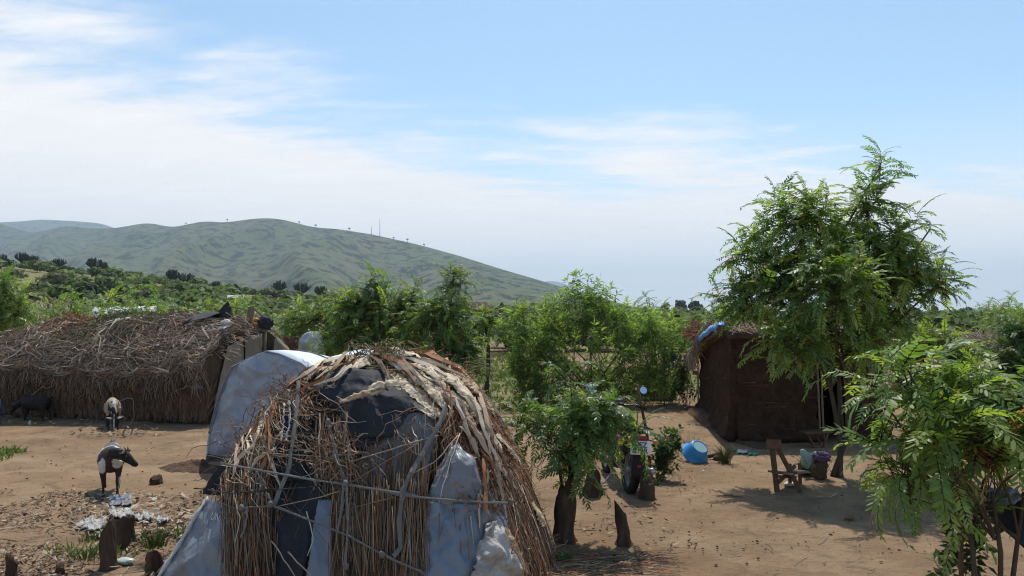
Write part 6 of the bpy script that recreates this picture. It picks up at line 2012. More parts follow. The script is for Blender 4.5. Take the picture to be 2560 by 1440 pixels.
def fuse(g, voxel, smooth=6):
    me = g.mesh('tmp'); o = bpy.data.objects.new('tmp', me); COL.objects.link(o)
    m = o.modifiers.new('r', 'REMESH'); m.mode = 'VOXEL'; m.voxel_size = voxel
    s = o.modifiers.new('s', 'SMOOTH'); s.factor = 0.5; s.iterations = smooth
    dg = bpy.context.evaluated_depsgraph_get(); dg.update()
    res = bpy.data.meshes.new_from_object(o.evaluated_get(dg))
    bpy.data.objects.remove(o); bpy.data.meshes.remove(me)
    return res


def paint(me, fn):
    V = np.zeros(len(me.vertices) * 3, np.float32); me.vertices.foreach_get('co', V); V = V.reshape(-1, 3)
    C = np.array([fn(v) for v in V])
    if 'col' in me.attributes:
        me.attributes.remove(me.attributes['col'])
    a = me.attributes.new('col', 'FLOAT_COLOR', 'POINT'); a.data.foreach_set('color', np.hstack([C, np.ones((len(C), 1))]).astype(np.float32).ravel())
    me.shade_smooth()


def goat(label, loc, rz, scale, neck, head, coat, horn=0.09, legs=None, tail_up=True, ears=True, thin=1.0):
    """local frame: x forward, y left, z up. neck: list of ring centres, head: (poll, muzzle)"""
    t = thing('goat', label, 'goat', (0, 0, 0), 'goats in the yard')
    g = Geo()
    b = thin
    loft(g, [((-.385, 0, .485), .035, .05), ((-.36, 0, .485), .085, .10), ((-.28, 0, .47), .115 * b, .14), ((-.15, 0, .445), .145 * b, .16), ((0.0, 0, .43), .168 * b, .175), ((.13, 0, .44), .150 * b, .17), ((.24, 0, .455), .118, .155), ((.31, 0, .465), .085, .115), ((.345, 0, .47), .04, .06)])
    L = legs or [0, 0, 0, 0]
    for k, (sx, s) in enumerate(((1, 1), (1, -1), (-1, 1), (-1, -1))):
        f = L[k]
        if sx > 0:
            P = [((.245, s * .085, .44), .06, .07), ((.25, s * .09, .33), .044, .052), ((.245 + f * .4, s * .085, .23), .029, .031), ((.25 + f * .8, s * .08, .19), .026, .027), ((.245 + f * .9, s * .08, .08), .0165, .0165), ((.25 + f, s * .08, .045), .020, .022), ((.255 + f, s * .08, .0), .026, .028)]
        else:
            P = [((-.27, s * .075, .47), .075, .10), ((-.255 + f * .2, s * .095, .35), .058, .075), ((-.265 + f * .4, s * .09, .27), .036, .045), ((-.325 + f * .8, s * .085, .215), .023, .030), ((-.315 + f * .9, s * .08, .10), .0175, .018), ((-.305 + f, s * .08, .045), .020, .022), ((-.30 + f, s * .08, .0), .026, .028)]
        loft(g, P, 12, up=(1, 0, 0))
    N_ = [((.20, 0, .50), .085, .12)] + [(p, w, w * 1.25) for p, w in neck]
    loft(g, N_, 14)
    p0, p1 = Vector(head[0]), Vector(head[1]); d = (p1 - p0).normalized()
    upv = Vector((0, 0, 1)); upv = (upv - d * upv.dot(d)).normalized()
    hw = lambda s, w, h, o=0.0: (tuple(p0 + (p1 - p0) * s + upv * o), w, h)
    loft(g, [hw(-.22, .028, .035, -.01), hw(-.08, .052, .060, -.005), hw(.12, .060, .066, -.004), hw(.35, .052, .058, -.006), hw(.6, .039, .045, -.008), hw(.85, .033, .037, -.008), hw(1.0, .028, .029, -.008), hw(1.06, .014, .015, -.008)], 14, up=tuple(upv))
    me = fuse(g, 0.0115, 5)
    paint(me, coat)
    body = obj('body', me, MT['coat'], t)
    side = upv.cross(d).normalized()          # to its left
    for s in (-1, 1):
        if ears:
            c = p0 + side * s * .052 + upv * .028
            e = (side * s * .95 + upv * 0.02 - d * .18).normalized(); wv = (upv * .7 + d * .6).normalized(); wv = (wv - e * wv.dot(e)).normalized()
            G_ = np.array([[np.array(c + e * (.125 * u) + wv * (v * .030 * math.sin(math.pi * min(.97, u * .82 + .18)) ** .8) + (e.cross(wv)) * (.018 * (1 - abs(v)))) for v in np.linspace(-1, 1, 7)] for u in np.linspace(0, 1, 9)])
            gm_ = slab(G_, 0.006); me2 = gm_.mesh('ear'); paint(me2, lambda v: coat(np.array(p0 + (p1 - p0) * 0.15 + Vector((0, 0, 0.0)))) * 0.8); obj('ear', me2, MT['coat'], body)
        if horn:
            c = p0 + side * s * .028 + upv * .052
            g = Geo(); add_tube(g, [c, c + upv * horn * .5 - d * .02 + side * s * .01, c + upv * horn - d * .06 + side * s * .03], [.014, .011, .003], 8); obj('horn', g, MT['horn'], body)
        g = Geo(); lumpy(g, p0 + (p1 - p0) * .22 + side * s * .054 + upv * .022, (.012, .012, .011), 1, 0, 2); obj('eye', g, MT['blackmetal'], body)
    g = Geo(); tl = [(-.37, 0, .54), (-.42, 0, .58 if tail_up else .50), (-.45, 0, .63 if tail_up else .44)]
    loft(g, [(tl[0], .028, .02), (tl[1], .030, .016), (tl[2], .010, .006)], 8); me3 = g.mesh('tail'); paint(me3, lambda v: coat(np.array((-.3, 0, .55)))); obj('tail', me3, MT['coat'], t)
    t.location = loc; t.rotation_euler = (0, 0, rz); t.scale = (scale,) * 3
    return t


BLK = np.array([0.018, 0.013, 0.011]); BRN = np.array([0.045, 0.024, 0.016]); WHT = np.array([0.55, 0.51, 0.46]); GRY = np.array([0.10, 0.10, 0.105]); CRM = np.array([0.36, 0.27, 0.19])


def blob(v, c, r_):
    return sum(((v[i] - c[i]) / r_[i]) ** 2 for i in range(3)) + 0.5 * mnoise.noise(Vector(v) * 14) < 1


def coatA(v):
    x, y, z = v
    if x > 0.33 and (y > 0.11 or z > .50):          # head and neck
        if blob(v, (.39, .13, .555), (.05, .05, .03)):
            return WHT
        return BLK
    if blob(v, (.31, .075, .435), (.11, .068, .085)) or blob(v, (.30, -.10, .40), (.06, .05, .10)) or blob(v, (.12, .08, .60), (.05, .05, .06)) or blob(v, (-.30, .08, .56), (.11, .055, .09)):
        return WHT
    if abs(x - 0.06) < 0.022 + 0.012 * mnoise.noise(Vector(v) * 20) and z > .44:
        return WHT
    if y < -.09 and -.25 < x < .06 and z > .44:
        return WHT * .8
    if blob(v, (.27, .11, .20), (.04, .03, .05)) or blob(v, (.27, .10, .12), (.03, .02, .03)):
        return WHT * .7
    if x < 0.04 and z > .52:
        return GRY
    return BRN if x > 0 else BLK * 1.3


def coatB(v):
    x, y, z = v
    if x > .40 and z < .34:
        return BLK if abs(y) > .014 else WHT * .8
    if z < .30:
        return BLK
    if x > .18 and abs(y) < .045:
        return WHT * .75 if mnoise.noise(Vector(v) * 12) > -.25 else BLK
    if x > .18 and z > .30 and abs(y) < .10 and mnoise.noise(Vector(v) * 10 + Vector((3, 0, 0))) > .05:
        return BLK
    return CRM * (0.85 + 0.5 * max(0, z - .45))


def coatC(v):
    return BLK * 0.9 if v[2] < .56 or v[0] > .2 else BLK * 1.6


pA = gnd(276, 1242)
goat('black and white goat facing the camera with its head turned to its left', (pA.x - 0.12, pA.y + 0.24, 0), math.radians(-64), 0.98,
     [((.31, .03, .53), .075), ((.365, .085, .545), .062), ((.395, .125, .535), .054)], ((.40, .15, .53), (.455, .30, .405)), coatA, horn=0.05, legs=[0.03, -0.02, 0.05, -0.04])
pB = gnd(283, 1078)
goat('small tan and black goat lowering its head to the ground behind the black one', (pB.x - 0.18, pB.y + 0.32, 0), math.radians(-60), 0.98,
     [((.33, 0, .47), .072), ((.40, 0, .38), .060), ((.44, 0, .29), .052)], ((.45, 0, .26), (.47, .01, .06)), coatB, horn=0.05, legs=[0.02, -0.03, 0.03, -0.05], tail_up=False, thin=0.92)
pC = gnd(88, 1052)
goat('black goat in the shade grazing beside the wall of the thatched hut', (pC.x, pC.y, 0), math.radians(176), 0.84,
     [((.34, 0, .48), .070), ((.43, 0, .42), .058), ((.50, 0, .36), .050)], ((.52, 0, .35), (.64, .02, .22)), coatC, horn=0.06, legs=[-0.02, 0.06, 0.05, -0.03], tail_up=True)

# ================================================================== motorcycle
def motorcycle():
    t = thing('motorcycle', 'maroon motorcycle parked behind the sapling, seen from the rear', 'motorcycle', (0, 0, 0))
    # local frame: x forward, y left, z up, rear axle at x=0
    def wheel(x, w, R_):
        M = Matrix.Translation((x, 0, R_)) @ Matrix.Rotation(math.pi / 2, 4, 'X')
        g = Geo(); pr = [(R_ + (-.052 + .052 * math.cos(a)), w * .55 * math.sin(a)) for a in np.linspace(-2.2, 2.2, 13)]
        lathe(g, pr + [pr[0]], 36, M)
        wh = obj('wheel', g, MT['rubber'], t)
        g = Geo(); lathe(g, [(R_ - .085, -.03), (R_ - .062, -.034), (R_ - .066, 0), (R_ - .062, .034), (R_ - .085, .03), (R_ - .085, -.03)], 32, M); obj('rim', g, MT['steel'], wh)
        g = Geo(); lathe(g, [(.0, -.06), (.035, -.06), (.05, -.03), (.05, .03), (.035, .06), (.0, .06)], 16, M)
        for k in range(18):
            a = k * .349; s = 1 if k % 2 else -1
            add_tube(g, [Vector((x + math.cos(a) * .045, s * .03, R_ + math.sin(a) * .045)), Vector((x + math.cos(a + .25 * s) * (R_ - .075), 0, R_ + math.sin(a + .25 * s) * (R_ - .075)))], .003, 4)
        obj('hub_and_spokes', g, MT['steel'], wh)
        g = Geo()
        for k in range(30):
            a = k * .2094
            for s in (-1, 1):
                c = Vector((x + math.cos(a + s * .05) * (R_ - .002), s * w * .22, R_ + math.sin(a + s * .05) * (R_ - .002)))
                box(g, 0, 0, 0, .010, w * .32, .022, M=Matrix.Translation(c) @ Matrix.Rotation(-a, 4, 'Y'))
        obj('tread', g, MT['rubber'], wh, smooth=False)
    wheel(0, .11, .295); wheel(1.27, .085, .295)
    def pt(name, m, fn, label=None, smooth=True, parent=None):
        g = Geo(); fn(g); return obj(name, g, MT[m], parent or t, smooth=smooth, label=label)
    pt('frame', 'blackmetal', lambda g: [add_tube(g, q, .017, 8) for q in ([(.02, .10, .295), (.42, .12, .36), (.55, .12, .40)], [(.02, -.10, .295), (.42, -.12, .36), (.55, -.12, .40)], [(-.12, .10, .70), (.4, .10, .70), (.95, .05, .86)], [(-.12, -.10, .70), (.4, -.10, .70), (.95, -.05, .86)], [(.95, 0, .86), (.85, 0, .5), (.70, 0, .25), (.42, 0, .24), (.42, 0, .70)])])
    for s in (1, -1):
        def shock(g, s=s):
            add_tube(g, [(.03, s * .125, .31), (.16, s * .125, .66)], .012, 8)
            P = [(.05 + .09 * u + .02 * math.cos(u * 44), s * (.125) + .022 * math.sin(u * 44), .36 + .25 * u) for u in np.linspace(0, 1, 60)]
            add_tube(g, P, .006, 5)
        pt('shock_absorber', 'steel', shock)
    def tank(g):
        loft(g, [((.42, 0, .80), .07, .06), ((.48, 0, .82), .115, .085), ((.62, 0, .85), .150, .115), ((.78, 0, .875), .165, .12), ((.90, 0, .87), .13, .095), ((.97, 0, .86), .06, .05)], 20)
    pt('fuel_tank', 'maroon', tank, 'rounded maroon fuel tank')
    pt('tank_cap', 'steel', lambda g: lathe(g, [(0, .02), (.035, .02), (.04, 0)], 14, Matrix.Translation((.74, 0, .985))))
    pt('seat', 'rubber', lambda g: loft(g, [((-.22, 0, .80), .10, .030), ((-.15, 0, .80), .135, .045), ((.1, 0, .79), .14, .05), ((.3, 0, .77), .135, .05), ((.44, 0, .79), .10, .045), ((.5, 0, .81), .05, .025)], 16), 'long black seat')
    for s in (1, -1):
        pt('side_panel', 'maroon', lambda g, s=s: loft(g, [((.0, s * .125, .66), .012, .03), ((.12, s * .14, .62), .02, .085), ((.30, s * .145, .58), .02, .10), ((.44, s * .13, .60), .012, .06)], 12))
    pt('engine', 'blackmetal', lambda g: [box(g, .55, 0, .34, .34, .22, .22, bev=.03), box(g, .66, 0, .52, .17, .17, .18, bev=.02), lathe(g, [(0, -.15), (.10, -.15), (.115, -.12), (.115, .12), (.10, .15), (0, .15)], 20, Matrix.Translation((.48, 0, .34)) @ Matrix.Rotation(math.pi / 2, 4, 'X'))] + [box(g, .66, 0, .45 + k * .028, .215, .21, .008) for k in range(6)])
    pt('chain_guard', 'blackmetal', lambda g: plank(g, (-.02, .12, .40), (.45, .13, .42), .03, .07, bev=.01))
    pt('chain', 'steel', lambda g: [add_tube(g, [(0, .085, .34), (.45, .095, .37)], .009, 6), add_tube(g, [(0, .085, .245), (.45, .095, .30)], .009, 6)])
    pt('swing_arm', 'steel', lambda g: [add_tube(g, [(0, s * .10, .295), (.42, s * .11, .33)], .02, 8) for s in (1, -1)])
    pt('exhaust', 'steel', lambda g: [add_tube(g, [(.72, -.06, .42), (.80, -.10, .28), (.55, -.15, .20), (.25, -.18, .24)], .019, 8), add_tube(g, [(.25, -.18, .24), (.18, -.18, .25), (-.05, -.19, .29), (-.26, -.20, .33), (-.28, -.20, .333)], [.022, .042, .046, .044, .036], 14)], 'chrome exhaust silencer')
    pt('rear_mudguard', 'blackmetal', lambda g: slab(np.array([[(.295 * 1.12 * math.cos(a) , v * .075, .295 + .345 * math.sin(a) + .012 * (1 - v * v)) for v in np.linspace(-1, 1, 7)] for a in np.linspace(1.2, 2.9, 14)]), .006, g=g))
    pt('mud_flap', 'rubber', lambda g: slab(np.array([[(-.335 - .02 * u, v * (.075 + .012 * u), .62 - .36 * u) for v in np.linspace(-1, 1, 5)] for u in np.linspace(0, 1, 8)]), .008, g=g))
    pt('red_reflector', 'paint', lambda g: g.add(*strands([[(-.357, -.022, .40), (-.357, .022, .40)]], .001, .001)) and box(g, -.358, 0, .40, .008, .05, .03, c=(.35, .01, .01), bev=.003))
    pt('tail_light', 'paint', lambda g: box(g, -.33, 0, .735, .07, .17, .065, c=(.22, .008, .008), bev=.012), 'dark red tail light')
    def rack(g):
        for q in ([(-.40, .13, .86), (-.1, .13, .85), (.0, .13, .80)], [(-.40, -.13, .86), (-.1, -.13, .85), (.0, -.13, .80)], [(-.40, .13, .86), (-.43, 0, .86), (-.40, -.13, .86)], [(-.3, .13, .86), (-.3, -.13, .86)], [(-.2, .13, .86), (-.2, -.13, .86)]):
            add_tube(g, q, .010, 7)
    pt('luggage_rack', 'blackmetal', rack)
    pl = pt('number_plate', 'paint', lambda g: box(g, 0, 0, 0, .008, .25, .17, c=(.72, .72, .70), M=Matrix.Translation((-.372, -.0, .63)) @ Matrix.Rotation(.18, 4, 'Y'), bev=.003), 'white number plate with black letters')
    cu = bpy.data.curves.new('plate_text', 'FONT'); cu.body = 'UEZ\n212R'; cu.size = .088; cu.align_x = 'CENTER'; cu.space_line = .80; cu.extrude = .0015; cu.offset = .0016
    to_ = bpy.data.objects.new('tmp', cu); COL.objects.link(to_)
    dg = bpy.context.evaluated_depsgraph_get(); tm_ = bpy.data.meshes.new_from_object(to_.evaluated_get(dg)); bpy.data.objects.remove(to_)
    # text lies in xy; read from behind: right -> -y, up -> z
    Rt = Matrix(((0, 0, -1, 0), (-1, 0, 0, 0), (0, 1, 0, 0), (0, 0, 0, 1)))
    tm_.transform(Matrix.Translation((-.379, 0, .636)) @ Matrix.Rotation(.18, 4, 'Y') @ Rt)
    o = obj('plate_letters', tm_, MT['blackmetal'], pl)
    g = Geo(); box(g, 0, 0, 0, .003, .03, .016, c=(.5, .05, .03), M=Matrix.Translation((-.380, .095, .68)) @ Matrix.Rotation(.18, 4, 'Y')); obj('plate_flag', g, MT['paint'], pl)
    for s in (1, -1):
        ind = pt('indicator', 'paint', lambda g, s=s: lumpy(g, Vector((-.30, s * .20, .70)), (.035, .03, .028), 1, 0, 2, c=(.55, .20, .03)))
        g = Geo(); add_tube(g, [(-.28, s * .08, .72), (-.29, s * .18, .705)], .008, 6); obj('indicator_stalk', g, MT['blackmetal'], ind)
    pt('fork', 'steel', lambda g: [add_tube(g, [(1.27, s * .085, .295), (1.02, s * .085, .93)], .022, 9) for s in (1, -1)])
    pt('front_mudguard', 'maroon', lambda g: slab(np.array([[(1.27 + .335 * math.cos(a), v * .065, .295 + .335 * math.sin(a) + .012 * (1 - v * v)) for v in np.linspace(-1, 1, 7)] for a in np.linspace(.5, 2.6, 14)]), .006, g=g))
    pt('headlight', 'blackmetal', lambda g: lathe(g, [(0, -.09), (.05, -.08), (.09, -.02), (.095, .03), (.08, .05), (0, .06)], 18, Matrix.Translation((1.15, 0, .88)) @ Matrix.Rotation(math.pi / 2, 4, 'Y')))
    pt('instrument_pod', 'blackmetal', lambda g: [box(g, 1.03, 0, 1.02, .09, .24, .10, bev=.02)])
    pt('handlebar', 'blackmetal', lambda g: add_tube(g, [(.80, .36, .98), (.90, .26, 1.02), (1.0, .10, .99), (1.0, -.10, .99), (.90, -.26, 1.02), (.80, -.36, .98)], .011, 8))
    for s in (1, -1):
        pt('grip', 'rubber', lambda g, s=s: add_tube(g, [(.88, s * .28, 1.012), (.78, s * .38, .972)], .018, 9))
        pt('brake_lever', 'steel', lambda g, s=s: add_tube(g, [(.94, s * .24, 1.01), (.90, s * .38, .99)], .006, 6))
        mr = pt('mirror', 'blackmetal', lambda g, s=s: lathe(g, [(0, .03), (.045, .022), (.062, .0), (.058, -.004)], 20, Matrix.Translation((.95, s * .37, 1.22)) @ Matrix.Rotation(-math.pi / 2 - .0, 4, 'Y') @ Matrix.Rotation(math.pi, 4, 'X')))
        g = Geo(); lathe(g, [(.0, 0), (.050, 0)], 20, Matrix.Translation((.945, s * .37, 1.22)) @ Matrix.Rotation(-math.pi / 2 + .34, 4, 'Y')); obj('mirror_glass', g, MT['mirror'], mr)
        g = Geo(); add_tube(g, [(.93, s * .24, 1.02), (.96, s * .33, 1.10), (.955, s * .37, 1.20)], .006, 6); obj('mirror_stem', g, MT['blackmetal'], mr)
        pt('foot_peg', 'rubber', lambda g, s=s: add_tube(g, [(.45, s * .14, .30), (.44, s * .24, .30)], .013, 7))
    pt('side_stand', 'steel', lambda g: add_tube(g, [(.40, .11, .22), (.44, .22, .02), (.44, .26, .01)], .011, 7))
    pt('leg_guard', 'steel', lambda g: add_tube(g, [(.84, .0, .55), (.86, .20, .55), (.84, .26, .45), (.80, .22, .32), (.74, .06, .26)], .012, 7))
    return t


mc = motorcycle()
mp_ = gnd(1580, 1243)
mc.location = (mp_.x, mp_.y + 0.22, 0.0)
mc.rotation_euler = (math.radians(4), 0, math.radians(90 + 6))
g = Geo(); add_tube(g, [Vector((1.92, 10.75, 0.0)), Vector((1.86, 10.72, 0.6)), Vector((1.72, 10.68, 1.28))], [.024, .022, .018], 7)
tag(obj('wooden_pole', g, MT['wood_dark']), 'leaning brown pole stuck in the ground behind the motorcycle mirror', 'pole')

# ================================================================== things in the yard
# chair of rough timber, seen from behind
cb = gnd(1943, 1230); CY_ = cb.y
ch = thing('wooden_chair', 'rough brown wooden chair with a splayed back standing on the bare earth', 'chair', (cb.x + 0.1, cb.y, 0))
cp = lambda px, py, dy=0.0: at(px, py, CY_ + dy)
def part_plank(nm, a, b, w, tk, up=(0, -1, 0), m='wood_dark', p=ch):
    g = Geo(); plank(g, a, b, w, tk, up); return obj(nm, g, MT[m], p, smooth=False)
a0 = cp(1943, 1230); a0.z = 0; b0 = cp(2002, 1226); b0.z = 0
part_plank('back_leg', a0, cp(1929, 1108, -0.02), .065, .035)
part_plank('back_leg', b0, cp(1940, 1112, 0.03), .055, .035)
part_plank('back_rail', cp(1917, 1110, -.05), cp(1953, 1111, -.05), .12, .03, up=(0, -1, .15))
part_plank('seat', cp(1947, 1182, .0), cp(1996, 1176, .42), .30, .025, up=(0, 0, 1), m='wood')
part_plank('brace', cp(1946, 1206, -.03), cp(1988, 1164, .2), .045, .03)
part_plank('seat_rail', cp(1936, 1182, -.04), cp(1992, 1183, .0), .03, .03)
part_plank('seat_rail', cp(1940, 1191, -.03), cp(1990, 1193, .1), .03, .03)
f1 = cp(1975, 1200, .40); f1.z = 0; part_plank('front_leg', f1, f1 + Vector((0, 0, .28)), .04, .04)
f1 = cp(2000, 1200, .45); f1.z = 0; part_plank('front_leg', f1, f1 + Vector((0, 0, .28)), .04, .04)

# upturned blue basin
bs = gnd(1748, 1160)
M_ = Matrix.Translation((bs.x, bs.y + 0.13, 0.175)) @ Vector((0.30, -0.60, 0.74)).to_track_quat('Z', 'Y').to_matrix().to_4x4()
bt = thing('plastic_basin', 'light blue plastic basin lying upside down in the sun', 'basin', (bs.x, bs.y + .13, 0))
g = Geo(); lathe(g, [(.0, .095), (.125, .095), (.135, .088), (.165, 0.0), (.195, -.075), (.215, -.080), (.214, -.088), (.190, -.084), (.158, 0), (.128, .082), (0, .086)], 36, M_, (.035, .235, .50)); obj('bowl', g, MT['paint'], bt)
g = Geo(); lathe(g, [(.118, .096), (.118, .104), (.108, .104), (.108, .096)], 36, M_, (.10, .36, .56)); obj('foot_ring', g, MT['paint'], bt)
g = Geo(); lathe(g, [(0, .0975), (.105, .0975)], 36, M_, (.28, .42, .45)); obj('dusty_bottom', g, MT['paint'], bt)
g = Geo(); add_tube(g, [gnd(1772, 1150) + Vector((0, .02, .05)), gnd(1800, 1146) + Vector((0, .02, .07))], [.03, .035], 8); lumpy(g, gnd(1793, 1150) + Vector((0, 0, .03)), (.07, .05, .05), 2, .4, 2)
tag(obj('firewood_log', g, MT['wood_dark']), 'short dark log propping up the blue basin', 'log')

# low three-legged stool by the wall
st_ = Vector((5.15, 13.2, 0)); sl_ = thing('wooden_stool', 'low flat wooden stool beside the mud hut doorway', 'stool', st_)
g = Geo(); plank(g, st_ + Vector((-.22, 0, .24)), st_ + Vector((.26, .05, .26)), .26, .035); obj('seat', g, MT['wood_dark'], sl_, smooth=False)
for dx, dy, ex_ in ((-.16, -.08, .08), (.18, -.08, -.12), (.05, .12, .1)):
    g = Geo(); add_tube(g, [st_ + Vector((dx + ex_, dy * 1.6, 0)), st_ + Vector((dx, dy, .24))], .02, 6); obj('leg', g, MT['wood_dark'], sl_)

# cloths
def crumple(name, label, c, rad, seed, col, cat='cloth', m='cloth', amp=.45, flat=None, freq=2.2):
    g = Geo(); lumpy(g, Vector(c), rad, seed, amp, 4, col, flat, freq)
    return tag(obj(name, g, MT[m]), label, cat)


cq = gnd(2050, 1195)
g = Geo(); lumpy(g, Vector((cq.x, cq.y, .12)), (.10, .12, .17), 11, .5, 3); tag(obj('root_stump', g, MT['stump']), 'dark root stump under the purple rag', 'stump')
crumple('purple_rag', 'crumpled purple rag hung on a root beside the shade tree', (cq.x + .02, cq.y - .02, .29), (.11, .10, .075), 5, (.10, .065, .115), 'rag', freq=3)
cg = gnd(2005, 1190)
G_ = np.array([[np.array((cg.x - .02 + u * .22, cg.y + .02 * math.sin(u * 5) - .05 * v + .02 * mnoise.noise(Vector((u * 6, v * 5, 1))), .36 - .04 * u + .02 * math.sin(u * 8) - v * (.10 + .16 * abs(math.sin(u * 4 + .5))))) for u in np.linspace(0, 1, 14)] for v in np.linspace(0, 1, 12)])
tag(obj('cloth', slab(G_, .006, (.42, .52, .44)), MT['cloth']), 'pale green cloth draped over the low plant beside the chair', 'cloth')
whorl_bush('small_shrub', 'small leafy plant under the pale green cloth', Vector((cg.x + .1, cg.y + .1, 0)), [(np.array([cg.x + .10, cg.y + .10, .17]), np.array([.14, .12, .12]))], 26, 96, leaf=.07, wid=.02, per=10, cols=[(.06, .10, .035), (.04, .07, .028)])
cr = at(2462, 1136, 4.72)
g = Geo(); lumpy(g, cr, (.105, .10, .07), 9, .45, 4, (.20, .02, .045), None, 2.6); tag(obj('red_cloth', g, MT['cloth']), 'dark red cloth bundled on a bush behind the young tree', 'cloth')
bl2 = [(np.array([cr.x, cr.y + .25, .5]), np.array([.2, .2, .35])), (np.array([cr.x, cr.y + .2, .95]), np.array([.16, .16, .2]))]
whorl_bush('small_shrub', 'dark shrub holding up the red cloth', Vector((cr.x, cr.y + .2, 0)), bl2, 40, 97, leaf=.09, wid=.022, per=12, cols=[(.05, .08, .03), (.04, .065, .025)])
# black garment hanging from a line at the right edge
bx0, bx1 = at(2485, 1262, 4.75), at(2640, 1215, 4.75)
G_ = np.array([[np.array(bx0.lerp(bx1, u)) + np.array([.02 * math.sin(v * 4), .05 * math.sin(u * 9 + v) + .02 * mnoise.noise(Vector((u * 5, v * 5, 2))), -v * (.05 + .33 * min(1, u * 1.7) ** .9) + .0]) for u in np.linspace(0, 1, 20)] for v in np.linspace(0, 1, 16)])
tag(obj('black_garment', slab(G_, .010), MT['black_cloth']), 'black garment hanging at the right edge of the picture', 'garment')
G_ = np.array([[np.array(at(2478 + 75 * u, 1228 + 38 * v - 12 * u, 4.68)) + np.array([0, .03 * math.sin(u * 9) + .02 * math.sin(v * 7 + u * 5), .012 * math.sin(u * 14)]) for u in np.linspace(0, 1, 12)] for v in np.linspace(0, 1, 8)])
tag(obj('plastic_sheet', slab(G_, .005), MT['tarp']), 'shiny grey plastic sheet folded over the black garment', 'plastic sheet')
g = Geo(); add_tube(g, [at(2400, 1272, 4.75), at(2520, 1246, 4.75), at(2700, 1200, 4.75)], .008, 6); add_tube(g, [at(2700, 1200, 4.75), Vector((at(2700, 1200, 4.75).x, 4.75, 0))], .02, 6); add_tube(g, [at(2400, 1272, 4.75), Vector((at(2400, 1272, 4.75).x, 4.75, 0))], .016, 6)
tag(obj('drying_rail', g, MT['wood_dark']), 'thin stick rail that the black garment hangs from', 'rail')
# clothes behind the flowering bush
for (px, py, w, h, c_, lab) in [(1683, 893, 16, 12, (.05, .09, .30), 'blue cloth glimpsed beside the flowering bush'), (1706, 935, 8, 34, (.30, .02, .04), 'narrow red cloth hanging by the back corner of the mud hut'), (1738, 932, 12, 10, (.45, .22, .18), 'pinkish cloth beside the mud hut corner')]:
    p = at(px, py, 19.1); k = 19.1 / FOC
    G_ = np.array([[np.array((p.x + (u - .5) * w * k, p.y + .04 * math.sin(u * 7), p.z + (.5 - v) * h * k)) for u in np.linspace(0, 1, 8)] for v in np.linspace(0, 1, 6)])
    tag(obj('hanging_cloth', slab(G_, .01, c_), MT['cloth']), lab, 'cloth')
p = at(1706, 915, 19.12); g = Geo(); add_tube(g, [at(1660, 886, 19.14), at(1745, 916, 19.14)], .012, 6); add_tube(g, [at(1660, 886, 19.14), Vector((at(1660, 886, 19.14).x, 19.14, 0))], .02, 6); add_tube(g, [at(1745, 912, 19.14), Vector((at(1745, 912, 19.14).x, 19.14, 0))], .02, 6)
tag(obj('drying_rail', g, MT['wood']), 'stick rail with clothes between the bush and the mud hut', 'rail')

# white torn sheet on the ground among the litter
for q, (cx, cy, w, h, lab) in enumerate([(235, 1318, 78, 26, 'largest torn dirty white sheet, at the left of the scattered rags'), (300, 1292, 70, 24, 'crumpled pale sheet behind the jagged stump'), (355, 1300, 60, 20, 'narrow torn white sheet right of the jagged stump'), (408, 1308, 40, 14, 'small white rag at the right end of the scattered rags'), (262, 1344, 34, 14, 'small white rag just left of the jagged stump')]):
    G_ = np.zeros((16, 24, 3))
    for i in range(16):
        for j in range(24):
            a_ = j / 23 * 2 - 1; b_ = i / 15 * 2 - 1
            rad_ = 1 + .45 * mnoise.noise(Vector((a_ * 1.6, b_ * 1.6, q * 3.7))) + .2 * mnoise.noise(Vector((a_ * 5, b_ * 5, q * 3.7)))
            sq = math.sqrt(max(1e-6, 1 - .42 * min(a_ * a_, b_ * b_) / max(a_ * a_, b_ * b_, 1e-6)))
            p = gnd(cx + a_ * w / 2 * rad_ * sq, cy + b_ * h / 2 * rad_ * sq)
            G_[i, j] = (p.x, p.y, .020 + .07 * abs(mnoise.noise(Vector((a_ * 3 + q, b_ * 2, 8)))) + .04 * abs(mnoise.noise(Vector((a_ * 8, b_ * 5 + q, 3)))))
    tag(obj('torn_sheet', slab(G_, .004), MT['rag_white']), lab, 'sheet', 'torn sheets among the dry leaves')
G_ = np.array([[np.array(gnd(270 + 60 * u, 1268 - 24 * v)) + np.array([0, 0, .02 + .05 * abs(mnoise.noise(Vector((u * 6, v * 5, 1))))]) for u in np.linspace(0, 1, 14)] for v in np.linspace(0, 1, 8)])
tag(obj('torn_sheet', slab(G_, .005), MT['tarp']), 'bluish plastic scrap at the feet of the black and white goat', 'sheet')
g = Geo(); lumpy(g, gnd(312, 1408) + Vector((0, 0, .02)), (.085, .06, .03), 3, .2, 3, (.42, .50, .44)); tag(obj('plastic_scrap', g, MT['paint']), 'pale green plastic scrap beside the forked stump', 'plastic scrap')
